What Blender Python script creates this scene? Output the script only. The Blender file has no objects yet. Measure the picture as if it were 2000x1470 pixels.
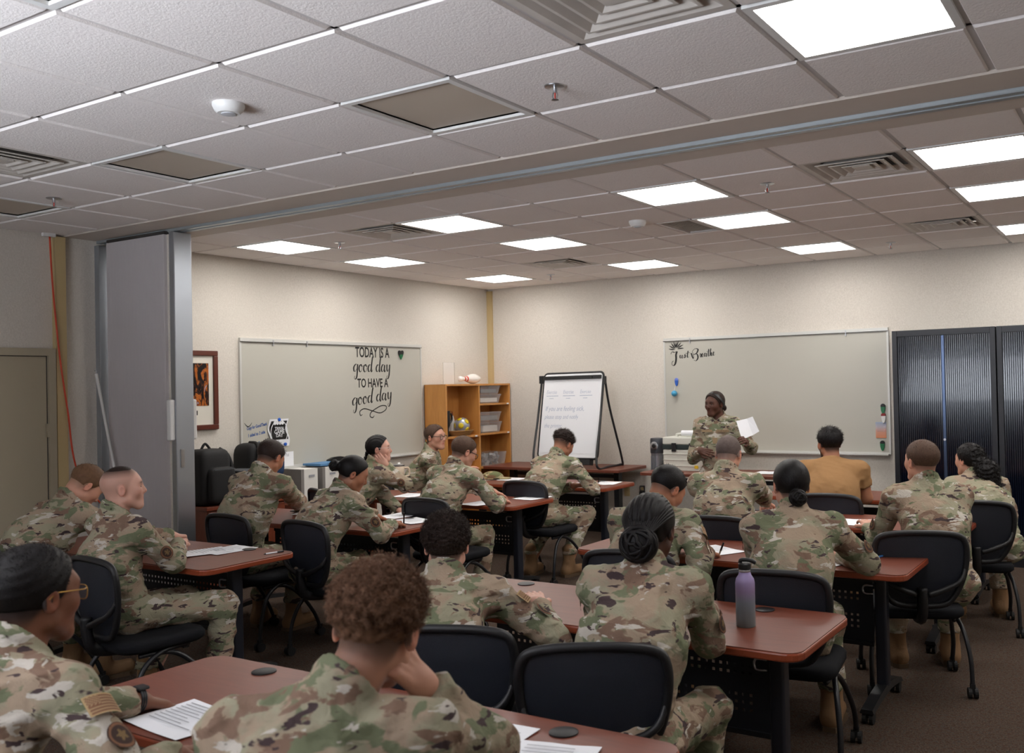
import bpy, bmesh, math, random
import numpy as np
from mathutils import Vector, Matrix

# ---------------------------------------------------------------- camera
CAM_H = 1.66
F_PX, PP_X, PP_Y = 1845.2, 1150.4, 731.8          # focal length and principal point, in 2000x1470 pixels
YAW, PITCH, ROLL = 0.542769, 0.012348, -0.021539
cam_f = np.array([-math.sin(YAW)*math.cos(PITCH), math.cos(YAW)*math.cos(PITCH), math.sin(PITCH)])
_r = np.cross(cam_f, [0, 0, 1]); _r /= np.linalg.norm(_r); _u = np.cross(_r, cam_f)
cam_r = math.cos(ROLL)*_r + math.sin(ROLL)*_u
cam_u = -math.sin(ROLL)*_r + math.cos(ROLL)*_u
scene = bpy.context.scene
COL = scene.collection
cd = bpy.data.cameras.new('camera')
cam = bpy.data.objects.new('camera', cd); COL.objects.link(cam)
cd.sensor_width = 36.0; cd.sensor_fit = 'HORIZONTAL'
cd.lens = F_PX*36/2000
cd.shift_x = -(PP_X-1000)/2000; cd.shift_y = (PP_Y-735)/2000
cd.clip_start = 0.05; cd.clip_end = 60
cd.dof.use_dof = True; cd.dof.focus_distance = 5.6; cd.dof.aperture_fstop = 5.0
M = Matrix(((cam_r[0], cam_u[0], -cam_f[0], 0), (cam_r[1], cam_u[1], -cam_f[1], 0), (cam_r[2], cam_u[2], -cam_f[2], CAM_H), (0, 0, 0, 1)))
cam.matrix_world = M
scene.camera = cam

def ray(x, y): return cam_f + (x-PP_X)/F_PX*cam_r - (y-PP_Y)/F_PX*cam_u
def TZ(x, y, z): v = ray(x, y); p = v*((z-CAM_H)/v[2]); return np.array([p[0], p[1], z])
def TY(x, y, Y): v = ray(x, y); p = v*(Y/v[1]); return np.array([p[0], Y, p[2]+CAM_H])
def TX(x, y, X): v = ray(x, y); p = v*(X/v[0]); return np.array([X, p[1], p[2]+CAM_H])

# ---------------------------------------------------------------- colour management, world, light
vs = scene.view_settings
vs.view_transform = 'Standard'; vs.look = 'None'; vs.gamma = 1.0; vs.use_curve_mapping = False
vs.exposure = 0.30
world = bpy.data.worlds.new('world'); scene.world = world; world.use_nodes = True
world.node_tree.nodes['Background'].inputs[0].default_value = (0.55, 0.68, 0.9, 1)
world.node_tree.nodes['Background'].inputs[1].default_value = 0.6
LAMP = 13.0           # radiance of the ceiling panels
# daylight that enters through the window behind the camera
WIN = (-4.4, -1.4, 1.0, 2.3)     # x0, x1, z0, z1 on the near wall
ROOM_X0, ROOM_X1, ROOM_Y0, ROOM_Y1, CEIL = -7.135, 2.4, -1.7, 9.434, 1.237+CAM_H
al = bpy.data.lights.new('window_daylight', 'AREA'); al.shape = 'RECTANGLE'
al.size = WIN[1]-WIN[0]; al.size_y = WIN[3]-WIN[2]; al.energy = 205; al.spread = math.radians(115); al.color = (0.86, 0.91, 1.0)
alo = bpy.data.objects.new('window_daylight', al); COL.objects.link(alo)
alo.location = ((WIN[0]+WIN[1])/2, ROOM_Y0-0.012, (WIN[2]+WIN[3])/2); alo.rotation_euler = (math.radians(140), 0, 0)   # aimed upward to brighten the near ceiling; no blinds are built

# ---------------------------------------------------------------- materials
def new_mat(name):
    m = bpy.data.materials.new(name); m.use_nodes = True
    return m, m.node_tree, m.node_tree.nodes['Principled BSDF']
def mat(name, col, rough=0.5, metal=0.0, spec=0.5, bump=None, emit=None, coat=0.0, alpha=None, trans=0.0, var=None):
    """bump = (scale, strength, distance); var = (scale, amount): a slight noise in the colour"""
    m, nt, b = new_mat(name)
    b.inputs['Base Color'].default_value = (*col, 1); b.inputs['Roughness'].default_value = rough
    b.inputs['Metallic'].default_value = metal; b.inputs['Specular IOR Level'].default_value = spec
    b.inputs['Coat Weight'].default_value = coat
    if trans: b.inputs['Transmission Weight'].default_value = trans
    if alpha is not None: b.inputs['Alpha'].default_value = alpha
    if emit: b.inputs['Emission Color'].default_value = (*emit[0], 1); b.inputs['Emission Strength'].default_value = emit[1]
    if bump or var:
        tc = nt.nodes.new('ShaderNodeTexCoord')
    if bump:
        n = nt.nodes.new('ShaderNodeTexNoise'); n.inputs['Scale'].default_value = bump[0]; n.inputs['Detail'].default_value = 3
        bp = nt.nodes.new('ShaderNodeBump'); bp.inputs['Strength'].default_value = bump[1]; bp.inputs['Distance'].default_value = bump[2]
        nt.links.new(tc.outputs['Object'], n.inputs['Vector']); nt.links.new(n.outputs['Fac'], bp.inputs['Height'])
        nt.links.new(bp.outputs['Normal'], b.inputs['Normal'])
    if var:
        n2 = nt.nodes.new('ShaderNodeTexNoise'); n2.inputs['Scale'].default_value = var[0]; n2.inputs['Detail'].default_value = 4
        mx = nt.nodes.new('ShaderNodeMix'); mx.data_type = 'RGBA'
        mx.inputs['A'].default_value = (*[c*(1-var[1]) for c in col], 1); mx.inputs['B'].default_value = (*[min(1, c*(1+var[1])) for c in col], 1)
        nt.links.new(tc.outputs['Object'], n2.inputs['Vector']); nt.links.new(n2.outputs['Fac'], mx.inputs['Factor'])
        nt.links.new(mx.outputs['Result'], b.inputs['Base Color'])
    return m
def ramp(nt, src, stops, interp='LINEAR'):
    r = nt.nodes.new('ShaderNodeValToRGB'); r.color_ramp.interpolation = interp
    e = r.color_ramp.elements
    while len(e) < len(stops): e.new(0.5)
    for k, (p, c) in enumerate(stops): e[k].position = p; e[k].color = (*c, 1) if len(c) == 3 else c
    nt.links.new(src, r.inputs['Fac']); return r
def noise(nt, vec, scale, detail=2, rough=0.5, dist=0.0):
    n = nt.nodes.new('ShaderNodeTexNoise'); n.inputs['Scale'].default_value = scale; n.inputs['Detail'].default_value = detail
    n.inputs['Roughness'].default_value = rough; n.inputs['Distortion'].default_value = dist
    nt.links.new(vec, n.inputs['Vector']); return n
def mapping(nt, vec, scale=(1, 1, 1), rot=(0, 0, 0), loc=(0, 0, 0)):
    m = nt.nodes.new('ShaderNodeMapping'); m.inputs['Scale'].default_value = scale; m.inputs['Rotation'].default_value = rot; m.inputs['Location'].default_value = loc
    nt.links.new(vec, m.inputs['Vector']); return m
def mixc(nt, fac, a, b):
    mx = nt.nodes.new('ShaderNodeMix'); mx.data_type = 'RGBA'
    for s, v in (('A', a), ('B', b)):
        if isinstance(v, tuple): mx.inputs[s].default_value = (*v, 1)
        else: nt.links.new(v, mx.inputs[s])
    if isinstance(fac, float): mx.inputs['Factor'].default_value = fac
    else: nt.links.new(fac, mx.inputs['Factor'])
    return mx.outputs['Result']
def srgb(r, g, b):
    f = lambda c: ((c/255+0.055)/1.055)**2.4 if c/255 > 0.04045 else c/255/12.92
    return (f(r), f(g), f(b))

MT = {}
# wall covering: warm pale vinyl with a vertical mottled fleck
m, nt, b = new_mat('wall_vinyl'); tc = nt.nodes.new('ShaderNodeTexCoord')
mp = mapping(nt, tc.outputs['Object'], (1, 1, 0.75))
n1 = noise(nt, mp.outputs[0], 95, 3, 0.6); n2 = noise(nt, tc.outputs['Object'], 3.0, 3, 0.6)
r1 = ramp(nt, n1.outputs['Fac'], [(0.3, srgb(196, 189, 179)), (0.7, srgb(224, 218, 209))])
c = mixc(nt, n2.outputs['Fac'], r1.outputs['Color'], srgb(213, 207, 197))
nt.links.new(c, b.inputs['Base Color']); b.inputs['Roughness'].default_value = 0.75; b.inputs['Specular IOR Level'].default_value = 0.25
bp = nt.nodes.new('ShaderNodeBump'); bp.inputs['Strength'].default_value = 0.25; bp.inputs['Distance'].default_value = 0.003
nt.links.new(n1.outputs['Fac'], bp.inputs['Height']); nt.links.new(bp.outputs['Normal'], b.inputs['Normal']); MT['wall'] = m
# carpet
m, nt, b = new_mat('carpet'); tc = nt.nodes.new('ShaderNodeTexCoord')
n1 = noise(nt, tc.outputs['Object'], 130, 2, 0.7); n2 = noise(nt, tc.outputs['Object'], 48, 3, 0.6); n3 = noise(nt, tc.outputs['Object'], 5, 2)
r1 = ramp(nt, n1.outputs['Fac'], [(0.32, srgb(32, 26, 24)), (0.48, srgb(72, 59, 50)), (0.62, srgb(92, 78, 66)), (0.75, srgb(126, 108, 92))])
r2 = ramp(nt, n2.outputs['Fac'], [(0.4, srgb(74, 54, 44)), (0.55, srgb(86, 78, 72)), (0.68, srgb(64, 68, 70))])
c = mixc(nt, 0.45, r1.outputs['Color'], r2.outputs['Color'])
nt.links.new(c, b.inputs['Base Color']); b.inputs['Roughness'].default_value = 1.0; b.inputs['Specular IOR Level'].default_value = 0.05
bp = nt.nodes.new('ShaderNodeBump'); bp.inputs['Strength'].default_value = 0.9; bp.inputs['Distance'].default_value = 0.006
nt.links.new(n1.outputs['Fac'], bp.inputs['Height']); nt.links.new(bp.outputs['Normal'], b.inputs['Normal']); MT['carpet'] = m
# ceiling tile
m, nt, b = new_mat('ceiling_tile'); tc = nt.nodes.new('ShaderNodeTexCoord')
n1 = noise(nt, tc.outputs['Object'], 95, 3, 0.6, 0.6); n2 = noise(nt, tc.outputs['Object'], 2.0, 3)
c = mixc(nt, n2.outputs['Fac'], srgb(241, 235, 232), srgb(248, 243, 240))
r1 = ramp(nt, n1.outputs['Fac'], [(0.36, (0.7, 0.68, 0.68)), (0.52, (1, 1, 1))])
mx = nt.nodes.new('ShaderNodeMix'); mx.data_type = 'RGBA'; mx.blend_type = 'MULTIPLY'; mx.inputs['Factor'].default_value = 0.12
nt.links.new(c, mx.inputs['A']); nt.links.new(r1.outputs['Color'], mx.inputs['B'])
nt.links.new(mx.outputs['Result'], b.inputs['Base Color']); b.inputs['Roughness'].default_value = 0.9; b.inputs['Specular IOR Level'].default_value = 0.1
bp = nt.nodes.new('ShaderNodeBump'); bp.inputs['Strength'].default_value = 0.6; bp.inputs['Distance'].default_value = 0.004
nt.links.new(n1.outputs['Fac'], bp.inputs['Height']); nt.links.new(bp.outputs['Normal'], b.inputs['Normal']); MT['tile'] = m
# woods
def wood(name, c0, c1, c2, axis_scale, rough, coat=0.0, grain=1.0):
    m, nt, b = new_mat(name); tc = nt.nodes.new('ShaderNodeTexCoord')
    mp = mapping(nt, tc.outputs['Object'], axis_scale)
    n1 = noise(nt, mp.outputs[0], 6*grain, 6, 0.6, 0.8); n2 = noise(nt, mp.outputs[0], 40*grain, 3, 0.6)
    r1 = ramp(nt, n1.outputs['Fac'], [(0.3, c0), (0.5, c1), (0.72, c2)])
    c = mixc(nt, n2.outputs['Fac'], r1.outputs['Color'], c1)
    nt.links.new(c, b.inputs['Base Color']); b.inputs['Roughness'].default_value = rough; b.inputs['Coat Weight'].default_value = coat
    b.inputs['Coat Roughness'].default_value = 0.3
    return m
MT['mahogany'] = wood('mahogany_laminate', srgb(92, 46, 33), srgb(112, 58, 42), srgb(126, 68, 50), (0.6, 5, 5), 0.38)
MT['mahogany_edge'] = mat('mahogany_edge', srgb(142, 66, 40), 0.3, var=(12, 0.12))
MT['oak'] = wood('honey_oak', srgb(176, 116, 56), srgb(196, 136, 70), srgb(210, 152, 86), (4, 4, 0.6), 0.35, 0.2)
MT['cherry'] = wood('cherry_cabinet', srgb(104, 46, 28), srgb(122, 58, 36), srgb(134, 70, 46), (5, 5, 0.8), 0.4)
MT['frame_wood'] = mat('dark_red_frame', srgb(92, 40, 26), 0.3, coat=0.3)
MT['black_metal'] = mat('black_steel', srgb(26, 27, 31), 0.38, 0.0, 0.5)
MT['blue_black'] = mat('blue_black_steel', srgb(30, 34, 44), 0.33, 0.0, 0.6)
MT['panel_metal'] = mat('modesty_panel_steel', srgb(22, 25, 32), 0.45)
MT['black_plastic'] = mat('black_plastic', srgb(20, 21, 24), 0.45)
MT['rubber'] = mat('black_rubber', srgb(16, 16, 17), 0.7)
MT['seat_fabric'] = mat('black_seat_fabric', srgb(18, 19, 23), 0.9, spec=0.2, bump=(500, 0.4, 0.002))
MT['steel'] = mat('brushed_steel', srgb(190, 192, 196), 0.28, 1.0)
MT['aluminium'] = mat('aluminium', srgb(178, 184, 192), 0.35, 0.85)
MT['white_plastic'] = mat('white_plastic', srgb(226, 226, 224), 0.4)
MT['tee'] = mat('ceiling_grid_white', srgb(196, 191, 188), 0.5)
MT['bandpaint'] = mat('header_paint', srgb(206, 196, 186), 0.7, var=(6, 0.04))
MT['track'] = mat('track_aluminium', srgb(176, 184, 188), 0.4, 0.5)
MT['dark_gap'] = mat('dark_slot', srgb(60, 56, 54), 0.8)
MT['diffuser'] = mat('diffuser_metal', srgb(204, 198, 190), 0.45, var=(9, 0.12))
MT['lens_off'] = mat('prismatic_lens', srgb(196, 184, 168), 0.5, bump=(600, 0.4, 0.002))
MT['lamp_on'] = mat('lit_panel', (1, 1, 1), 0.5, emit=((1.0, 0.965, 0.925), LAMP))
MT['paper'] = mat('white_paper', srgb(236, 238, 242), 0.7, spec=0.2)
MT['ink'] = mat('black_vinyl', srgb(14, 14, 15), 0.5)
MT['print'] = mat('grey_print', srgb(150, 152, 158), 0.8)
MT['blue_ink'] = mat('blue_marker', srgb(46, 84, 150), 0.6)
MT['pale_ink'] = mat('pale_blue_marker', srgb(150, 164, 190), 0.7)
MT['board'] = mat('board_face', srgb(186, 184, 174), 0.32, spec=0.5)
MT['board_white'] = mat('easel_board_white', srgb(240, 241, 244), 0.3)
MT['trimtan'] = mat('tan_conduit', srgb(196, 174, 128), 0.5)
MT['orange'] = mat('orange_cord', srgb(200, 62, 28), 0.5)
MT['door'] = mat('beige_door', srgb(170, 160, 138), 0.55)
MT['accordion'] = mat('accordion_vinyl', srgb(196, 190, 190), 0.6, bump=(300, 0.2, 0.002))
MT['glass'] = mat('glass', (1, 1, 1), 0.02, trans=1.0)
MT['clear_plastic'] = mat('clear_plastic', srgb(214, 214, 216), 0.25, alpha=0.3)
# ---------------------------------------------------------------- mesh helpers
class MB:
    """collects shapes and links them as ONE mesh object"""
    def __init__(s): s.v = []; s.f = []
    def add(s, verts, faces):
        o = len(s.v); s.v.extend([tuple(map(float, p)) for p in verts]); s.f.extend([tuple(i+o for i in f) for f in faces]); return s
    def box(s, c, size, rz=0.0, rot=None):
        hx, hy, hz = size[0]/2, size[1]/2, size[2]/2
        R = rot if rot is not None else Matrix.Rotation(rz, 3, 'Z')
        vs_ = [Vector(c)+R @ Vector((x*hx, y*hy, z*hz)) for z in (-1, 1) for y in (-1, 1) for x in (-1, 1)]
        return s.add(vs_, [(0, 2, 3, 1), (4, 5, 7, 6), (0, 1, 5, 4), (2, 6, 7, 3), (0, 4, 6, 2), (1, 3, 7, 5)])
    def bx(s, x0, x1, y0, y1, z0, z1): return s.box(((x0+x1)/2, (y0+y1)/2, (z0+z1)/2), (x1-x0, y1-y0, z1-z0))
    def tube(s, path, r, n=10, closed=False, caps=True, squash=None):
        P = [np.array(p, float) for p in path]; m = len(P)
        rr = r if hasattr(r, '__len__') else [r]*m
        T = []
        for i in range(m):
            a = P[i-1] if (i > 0 or closed) else P[i]; b_ = P[(i+1) % m] if (i < m-1 or closed) else P[i]
            t = b_-a; T.append(t/(np.linalg.norm(t)+1e-12))
        ref = np.array([0, 0, 1.0]) if abs(T[0][2]) < 0.9 else np.array([1.0, 0, 0])
        nrm = np.cross(T[0], ref); nrm /= np.linalg.norm(nrm); vs_ = []
        for i in range(m):
            nrm = nrm-T[i]*np.dot(nrm, T[i]); nrm /= np.linalg.norm(nrm); bn = np.cross(T[i], nrm)
            for k in range(n):
                a = 2*math.pi*k/n; q = (math.cos(a)*nrm+math.sin(a)*bn)*rr[i]
                vs_.append(P[i]+q)
        fs = []
        for i in range(m if closed else m-1):
            for k in range(n):
                a = i*n+k; b_ = i*n+(k+1) % n; c = ((i+1) % m)*n+(k+1) % n; d_ = ((i+1) % m)*n+k
                fs.append((a, b_, c, d_))
        if caps and not closed: fs.append(tuple(range(n-1, -1, -1))); fs.append(tuple((m-1)*n+k for k in range(n)))
        return s.add(vs_, fs)
    def cyl(s, a, b_, r, n=16, r2=None): return s.tube([a, b_], [r, r if r2 is None else r2], n)
    def lathe(s, prof, n=24, c=(0, 0, 0), rot=None):
        vs_ = []; m = len(prof)
        for (r, z) in prof:
            for k in range(n):
                a = 2*math.pi*k/n; p = Vector((r*math.cos(a), r*math.sin(a), z))
                if rot is not None: p = rot @ p
                vs_.append(p+Vector(c))
        fs = [(i*n+k, i*n+(k+1) % n, (i+1)*n+(k+1) % n, (i+1)*n+k) for i in range(m-1) for k in range(n)]
        fs.append(tuple(range(n-1, -1, -1))); fs.append(tuple((m-1)*n+k for k in range(n)))
        return s.add(vs_, fs)
    def prism(s, poly, z0, z1, M=None):
        """polygon (x,y) list extruded in z; M maps to place"""
        n = len(poly); f = (lambda p: M @ Vector(p)) if M is not None else (lambda p: Vector(p))
        vs_ = [f((x, y, z0)) for x, y in poly]+[f((x, y, z1)) for x, y in poly]
        fs = [tuple(range(n-1, -1, -1)), tuple(range(n, 2*n))]+[(i, (i+1) % n, n+(i+1) % n, n+i) for i in range(n)]
        return s.add(vs_, fs)
    def ball(s, c, r, n=12, m=8, sc=(1, 1, 1), rot=None):
        vs_ = []; R = rot if rot is not None else Matrix.Identity(3)
        for i in range(m+1):
            t = math.pi*i/m
            for k in range(n):
                a = 2*math.pi*k/n
                vs_.append(Vector(c)+R @ Vector((r*sc[0]*math.sin(t)*math.cos(a), r*sc[1]*math.sin(t)*math.sin(a), r*sc[2]*math.cos(t))))
        fs = [(i*n+k, (i+1)*n+k, (i+1)*n+(k+1) % n, i*n+(k+1) % n) for i in range(m) for k in range(n)]
        return s.add(vs_, fs)
    def mesh(s, name, material, smooth=False, angle=None):
        me = bpy.data.meshes.new(name); me.from_pydata(s.v, [], s.f); me.validate(); me.update()
        if material is not None: me.materials.append(material)
        if smooth:
            me.polygons.foreach_set('use_smooth', [True]*len(me.polygons))
            if angle: me.set_sharp_from_angle(angle=math.radians(angle))
        return me
    def build(s, name, material, parent=None, smooth=False, angle=None, loc=None, bevel=None):
        o = bpy.data.objects.new(name, s.mesh(name, material, smooth, angle)); COL.objects.link(o)
        if parent is not None: o.parent = parent
        if loc is not None: o.location = loc
        if bevel:
            bv = o.modifiers.new('bevel', 'BEVEL'); bv.width = bevel; bv.segments = 2; bv.limit_method = 'ANGLE'
        return o
def tag(o, label, cat, group=None):
    o['label'] = label; o['category'] = cat
    if group: o['group'] = group
    return o
def struct(o, label=None):
    o['kind'] = 'structure'
    if label: o['label'] = label
    return o
def thing(name, label, cat, loc=(0, 0, 0), rz=0.0, group=None):
    o = bpy.data.objects.new(name, None); COL.objects.link(o); o.location = loc; o.rotation_euler = (0, 0, rz)
    o.empty_display_size = 0.1
    return tag(o, label, cat, group)
def copy_tree(o, parent=None):
    c = o.copy(); COL.objects.link(c); c.parent = parent
    for ch in list(o.children): copy_tree(ch, c)
    return c
def rrect(x0, x1, y0, y1, r, n=5):
    pts = []
    for cx, cy, a0 in ((x1-r, y1-r, 0), (x0+r, y1-r, 90), (x0+r, y0+r, 180), (x1-r, y0+r, 270)):
        for k in range(n+1):
            a = math.radians(a0+90*k/n); pts.append((cx+r*math.cos(a), cy+r*math.sin(a)))
    return pts
def spline(pts, n=8, closed=False):
    P = [np.array(p, float) for p in pts]; m = len(P); out = []
    for i in range(m if closed else m-1):
        g = lambda k: P[k % m] if closed else P[min(max(k, 0), m-1)]
        p0, p1, p2, p3 = g(i-1), g(i), g(i+1), g(i+2)
        for k in range(n):
            t = k/n
            out.append(0.5*((2*p1)+(-p0+p2)*t+(2*p0-5*p1+4*p2-p3)*t*t+(-p0+3*p1-3*p2+p3)*t**3))
    if not closed: out.append(P[-1])
    return out
# ---------------------------------------------------------------- the room
T = 0.61
X0, X1, Y0, Y1 = ROOM_X0, ROOM_X1, ROOM_Y0, ROOM_Y1
struct(MB().bx(X0-0.2, X1+0.2, Y0-0.2, Y1+0.2, -0.1, 0).build('floor', MT['carpet']), 'brown flecked carpet floor')
struct(MB().bx(X0-0.15, X0, Y0-0.15, Y1+0.15, 0, CEIL+0.1).build('wall_left', MT['wall']))
struct(MB().bx(X0, X1, Y1, Y1+0.15, 0, CEIL+0.1).build('wall_back', MT['wall']))
struct(MB().bx(X1, X1+0.15, Y0-0.15, Y1+0.15, 0, CEIL+0.1).build('wall_right', MT['wall']))
wn = MB()
wn.bx(X0, WIN[0], Y0-0.15, Y0, 0, CEIL+0.1); wn.bx(WIN[1], X1, Y0-0.15, Y0, 0, CEIL+0.1)
wn.bx(WIN[0], WIN[1], Y0-0.15, Y0, 0, WIN[2]); wn.bx(WIN[0], WIN[1], Y0-0.15, Y0, WIN[3], CEIL+0.1)
struct(wn.build('wall_near', MT['wall']))
wf = MB()
for x in (WIN[0]+0.02, (WIN[0]+WIN[1])/2, WIN[1]-0.02): wf.bx(x-0.025, x+0.025, Y0-0.07, Y0-0.02, WIN[2], WIN[3])
for z in (WIN[2]+0.02, WIN[3]-0.02): wf.bx(WIN[0], WIN[1], Y0-0.07, Y0-0.02, z-0.025, z+0.025)
w1 = struct(wf.build('window_1', MT['white_plastic']), 'white framed window behind the camera')
for k in range(2): MB().bx(WIN[0]+k*(WIN[1]-WIN[0])/2+0.03, WIN[0]+(k+1)*(WIN[1]-WIN[0])/2-0.03, Y0-0.052, Y0-0.046, WIN[2]+0.03, WIN[3]-0.03).build('pane', MT['glass'], w1)
# baseboards: dark rubber cove base
struct(MB().bx(X0, X0+0.008, Y0, Y1, 0, 0.1).build('baseboard_left', MT['rubber']))
struct(MB().bx(X0, X1, Y1-0.008, Y1, 0, 0.1).build('baseboard_back', MT['rubber']))

# ceiling: a slab with the tile grid hung below it
ceil = struct(MB().bx(X0, X1, Y0, Y1, CEIL+0.10, CEIL+0.14).build('ceiling', MT['tile']), 'white suspended tile ceiling')
HY0, HY1 = 4.10, 4.70
Z = CEIL
def part(mb, name, material, parent, **k): return mb.build(name, material, parent, **k)
part(MB().bx(X0, X1, Y0, 0.476, Z-0.004, Z+0.02), 'plain_ceiling_field', MT['tile'], ceil)
tile_me = {}
def tile(x0, x1, y0, y1):
    key = (round(x1-x0, 2), round(y1-y0, 2))
    if key not in tile_me:
        w, d_ = x1-x0-0.024, y1-y0-0.024; mb = MB()
        a = 0.007
        lo = [(-w/2+a, -d_/2+a, -0.006), (w/2-a, -d_/2+a, -0.006), (w/2-a, d_/2-a, -0.006), (-w/2+a, d_/2-a, -0.006)]
        hi = [(-w/2, -d_/2, 0.004), (w/2, -d_/2, 0.004), (w/2, d_/2, 0.004), (-w/2, d_/2, 0.004)]
        up = [(x, y, 0.02) for x, y, z in hi]
        mb.add(lo+hi+up, [(3, 2, 1, 0)]+[(i, (i+1) % 4, 4+(i+1) % 4, 4+i) for i in range(4)]+[(4+i, 4+(i+1) % 4, 8+(i+1) % 4, 8+i) for i in range(4)]+[(8, 9, 10, 11)])
        tile_me[key] = mb.mesh('ceiling_tile', MT['tile'])
    o = bpy.data.objects.new('ceiling_tile', tile_me[key]); COL.objects.link(o); o.parent = ceil
    o.location = ((x0+x1)/2, (y0+y1)/2, Z)
NX = [(-4.204+T*i, i) for i in range(-4, 11)]; FX = [(-3.578+T*i, i) for i in range(-5, 10)]
near_special = {(5, 2), (2, 2), (-1, 2), (-4, 2), (2, -1), (4, 1), (-2, 1), (8, 2)}
far_special = {(i, j) for i in (-5, -2, 1, 4, 7) for j in (0, 2, 5)} | {(-3, 0), (3, 0), (3, 4), (-3, 4)}
def field(ox, oy, irange, jrange, ylo, yhi, special, xlo, xhi):
    for i in irange:
        for j in jrange:
            x0, x1 = max(ox+T*i, xlo), min(ox+T*(i+1), xhi); y0, y1 = max(oy+T*j, ylo), min(oy+T*(j+1), yhi)
            if x1-x0 < 0.06 or y1-y0 < 0.06: continue
            if (i, j) in special: continue
            if (i, j) == (0, 2) and special is far_special:      # half tile beside the return grille
                tile(x0, x0+T/2, y0, y1); continue
            tile(x0, x1, y0, y1)
    for i in irange:
        x = ox+T*i
        if xlo+0.03 < x < xhi-0.03: part(MB().bx(x-0.012, x+0.012, ylo, yhi, Z+0.004, Z+0.03), 'grid_tee', MT['tee'], ceil)
    for j in jrange:
        y = oy+T*j
        if ylo+0.03 < y < yhi-0.03: part(MB().bx(xlo, xhi, y-0.012, y+0.012, Z+0.004, Z+0.03), 'grid_tee', MT['tee'], ceil)
field(-4.204, 1.696, range(-5, 11), range(-2, 4), 0.476, HY0, near_special, X0, X1)
field(-3.578, 5.219, range(-6, 10), range(-1, 7), HY1, Y1, far_special, X0, X1)
for (a, b_) in ((X0, 'l'),): part(MB().bx(X0, X0+0.02, 0.476, Y1, Z-0.003, Z+0.03), 'wall_angle', MT['tee'], ceil)
part(MB().bx(X0, X1, Y1-0.02, Y1, Z-0.003, Z+0.03), 'wall_angle', MT['tee'], ceil)
# header strip with the partition track between the two ceilings
hd = struct(MB().bx(X0, X1, HY0, 4.355, Z-0.012, Z+0.1).bx(X0, X1, 4.475, HY1, Z-0.012, Z+0.1).build('trim_1', MT['bandpaint']), 'painted header strip that carries the partition track')
part(MB().bx(X0, X1, 4.365, 4.375, Z-0.03, Z+0.06).bx(X0, X1, 4.455, 4.465, Z-0.03, Z+0.06).bx(X0, X1, 4.365, 4.402, Z-0.03, Z-0.022).bx(X0, X1, 4.428, 4.465, Z-0.03, Z-0.022), 'track_rail', MT['track'], hd)
part(MB().bx(X0, X1, 4.355, 4.475, Z+0.055, Z+0.065), 'track_slot', MT['dark_gap'], hd)

# lights --------------------------------------------------------------------
def light_panel(ox, oy, i, j, on, label, grp):
    cx, cy = ox+T*(i+0.5), oy+T*(j+0.5)
    t = thing('ceiling_light', label, 'ceiling light', (cx, cy, Z), 0, grp)
    fr = MB(); h = T/2-0.006; w = 0.03
    for s in (-1, 1):
        fr.box((s*(h-w/2), 0, 0.004), (w, 2*h, 0.024)); fr.box((0, s*(h-w/2), 0.004), (2*h-2*w, w, 0.024))
    fr.build('frame', MT['white_plastic'], t)
    a = h-w
    if on:
        MB().box((0, 0, 0.008), (2*a, 2*a, 0.008)).build('lens', MT['lamp_on'], t)
    else:
        MB().box((0, 0, 0.016), (2*a, 2*a, 0.008)).build('lens', MT['lens_off'], t)
        sk = MB()
        for s in (-1, 1): sk.box((s*(a+0.003), 0, 0.02), (0.006, 2*a, 0.03)); sk.box((0, s*(a+0.003), 0.02), (2*a, 0.006, 0.03))
        sk.build('inner_rim', MT['white_plastic'], t)
colw = {-5: 'leftmost', -2: 'second from left', 1: 'third from left', 4: 'fourth from left', 7: 'rightmost'}
roww = {0: 'row nearest the header strip', 2: 'middle row', 5: 'row nearest the back wall'}
for i in (-5, -2, 1, 4, 7):
    for j in (0, 2, 5):
        light_panel(-3.578, 5.219, i, j, True, 'lit panel, %s of the far ceiling, %s' % (roww[j], colw[i]), 'lit panels in the far ceiling')
light_panel(-4.204, 1.696, 5, 2, True, 'large lit square panel at the upper right of the near ceiling', 'lit panels in the near ceiling')
light_panel(-4.204, 1.696, 8, 2, True, 'lit square panel of the near ceiling nearest the right wall', 'lit panels in the near ceiling')
light_panel(-4.204, 1.696, 2, 2, False, 'unlit square panel in the near ceiling beside the sprinkler, largest of the unlit ones', 'unlit panels in the near ceiling')
light_panel(-4.204, 1.696, -1, 2, False, 'unlit square panel in the near ceiling, second from the left wall', 'unlit panels in the near ceiling')
light_panel(-4.204, 1.696, -4, 2, False, 'unlit square panel in the near ceiling nearest the orange cord', 'unlit panels in the near ceiling')
light_panel(-4.204, 1.696, 2, -1, False, 'unlit panel cut off by the top left edge of the photo', 'unlit panels in the near ceiling')

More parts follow.
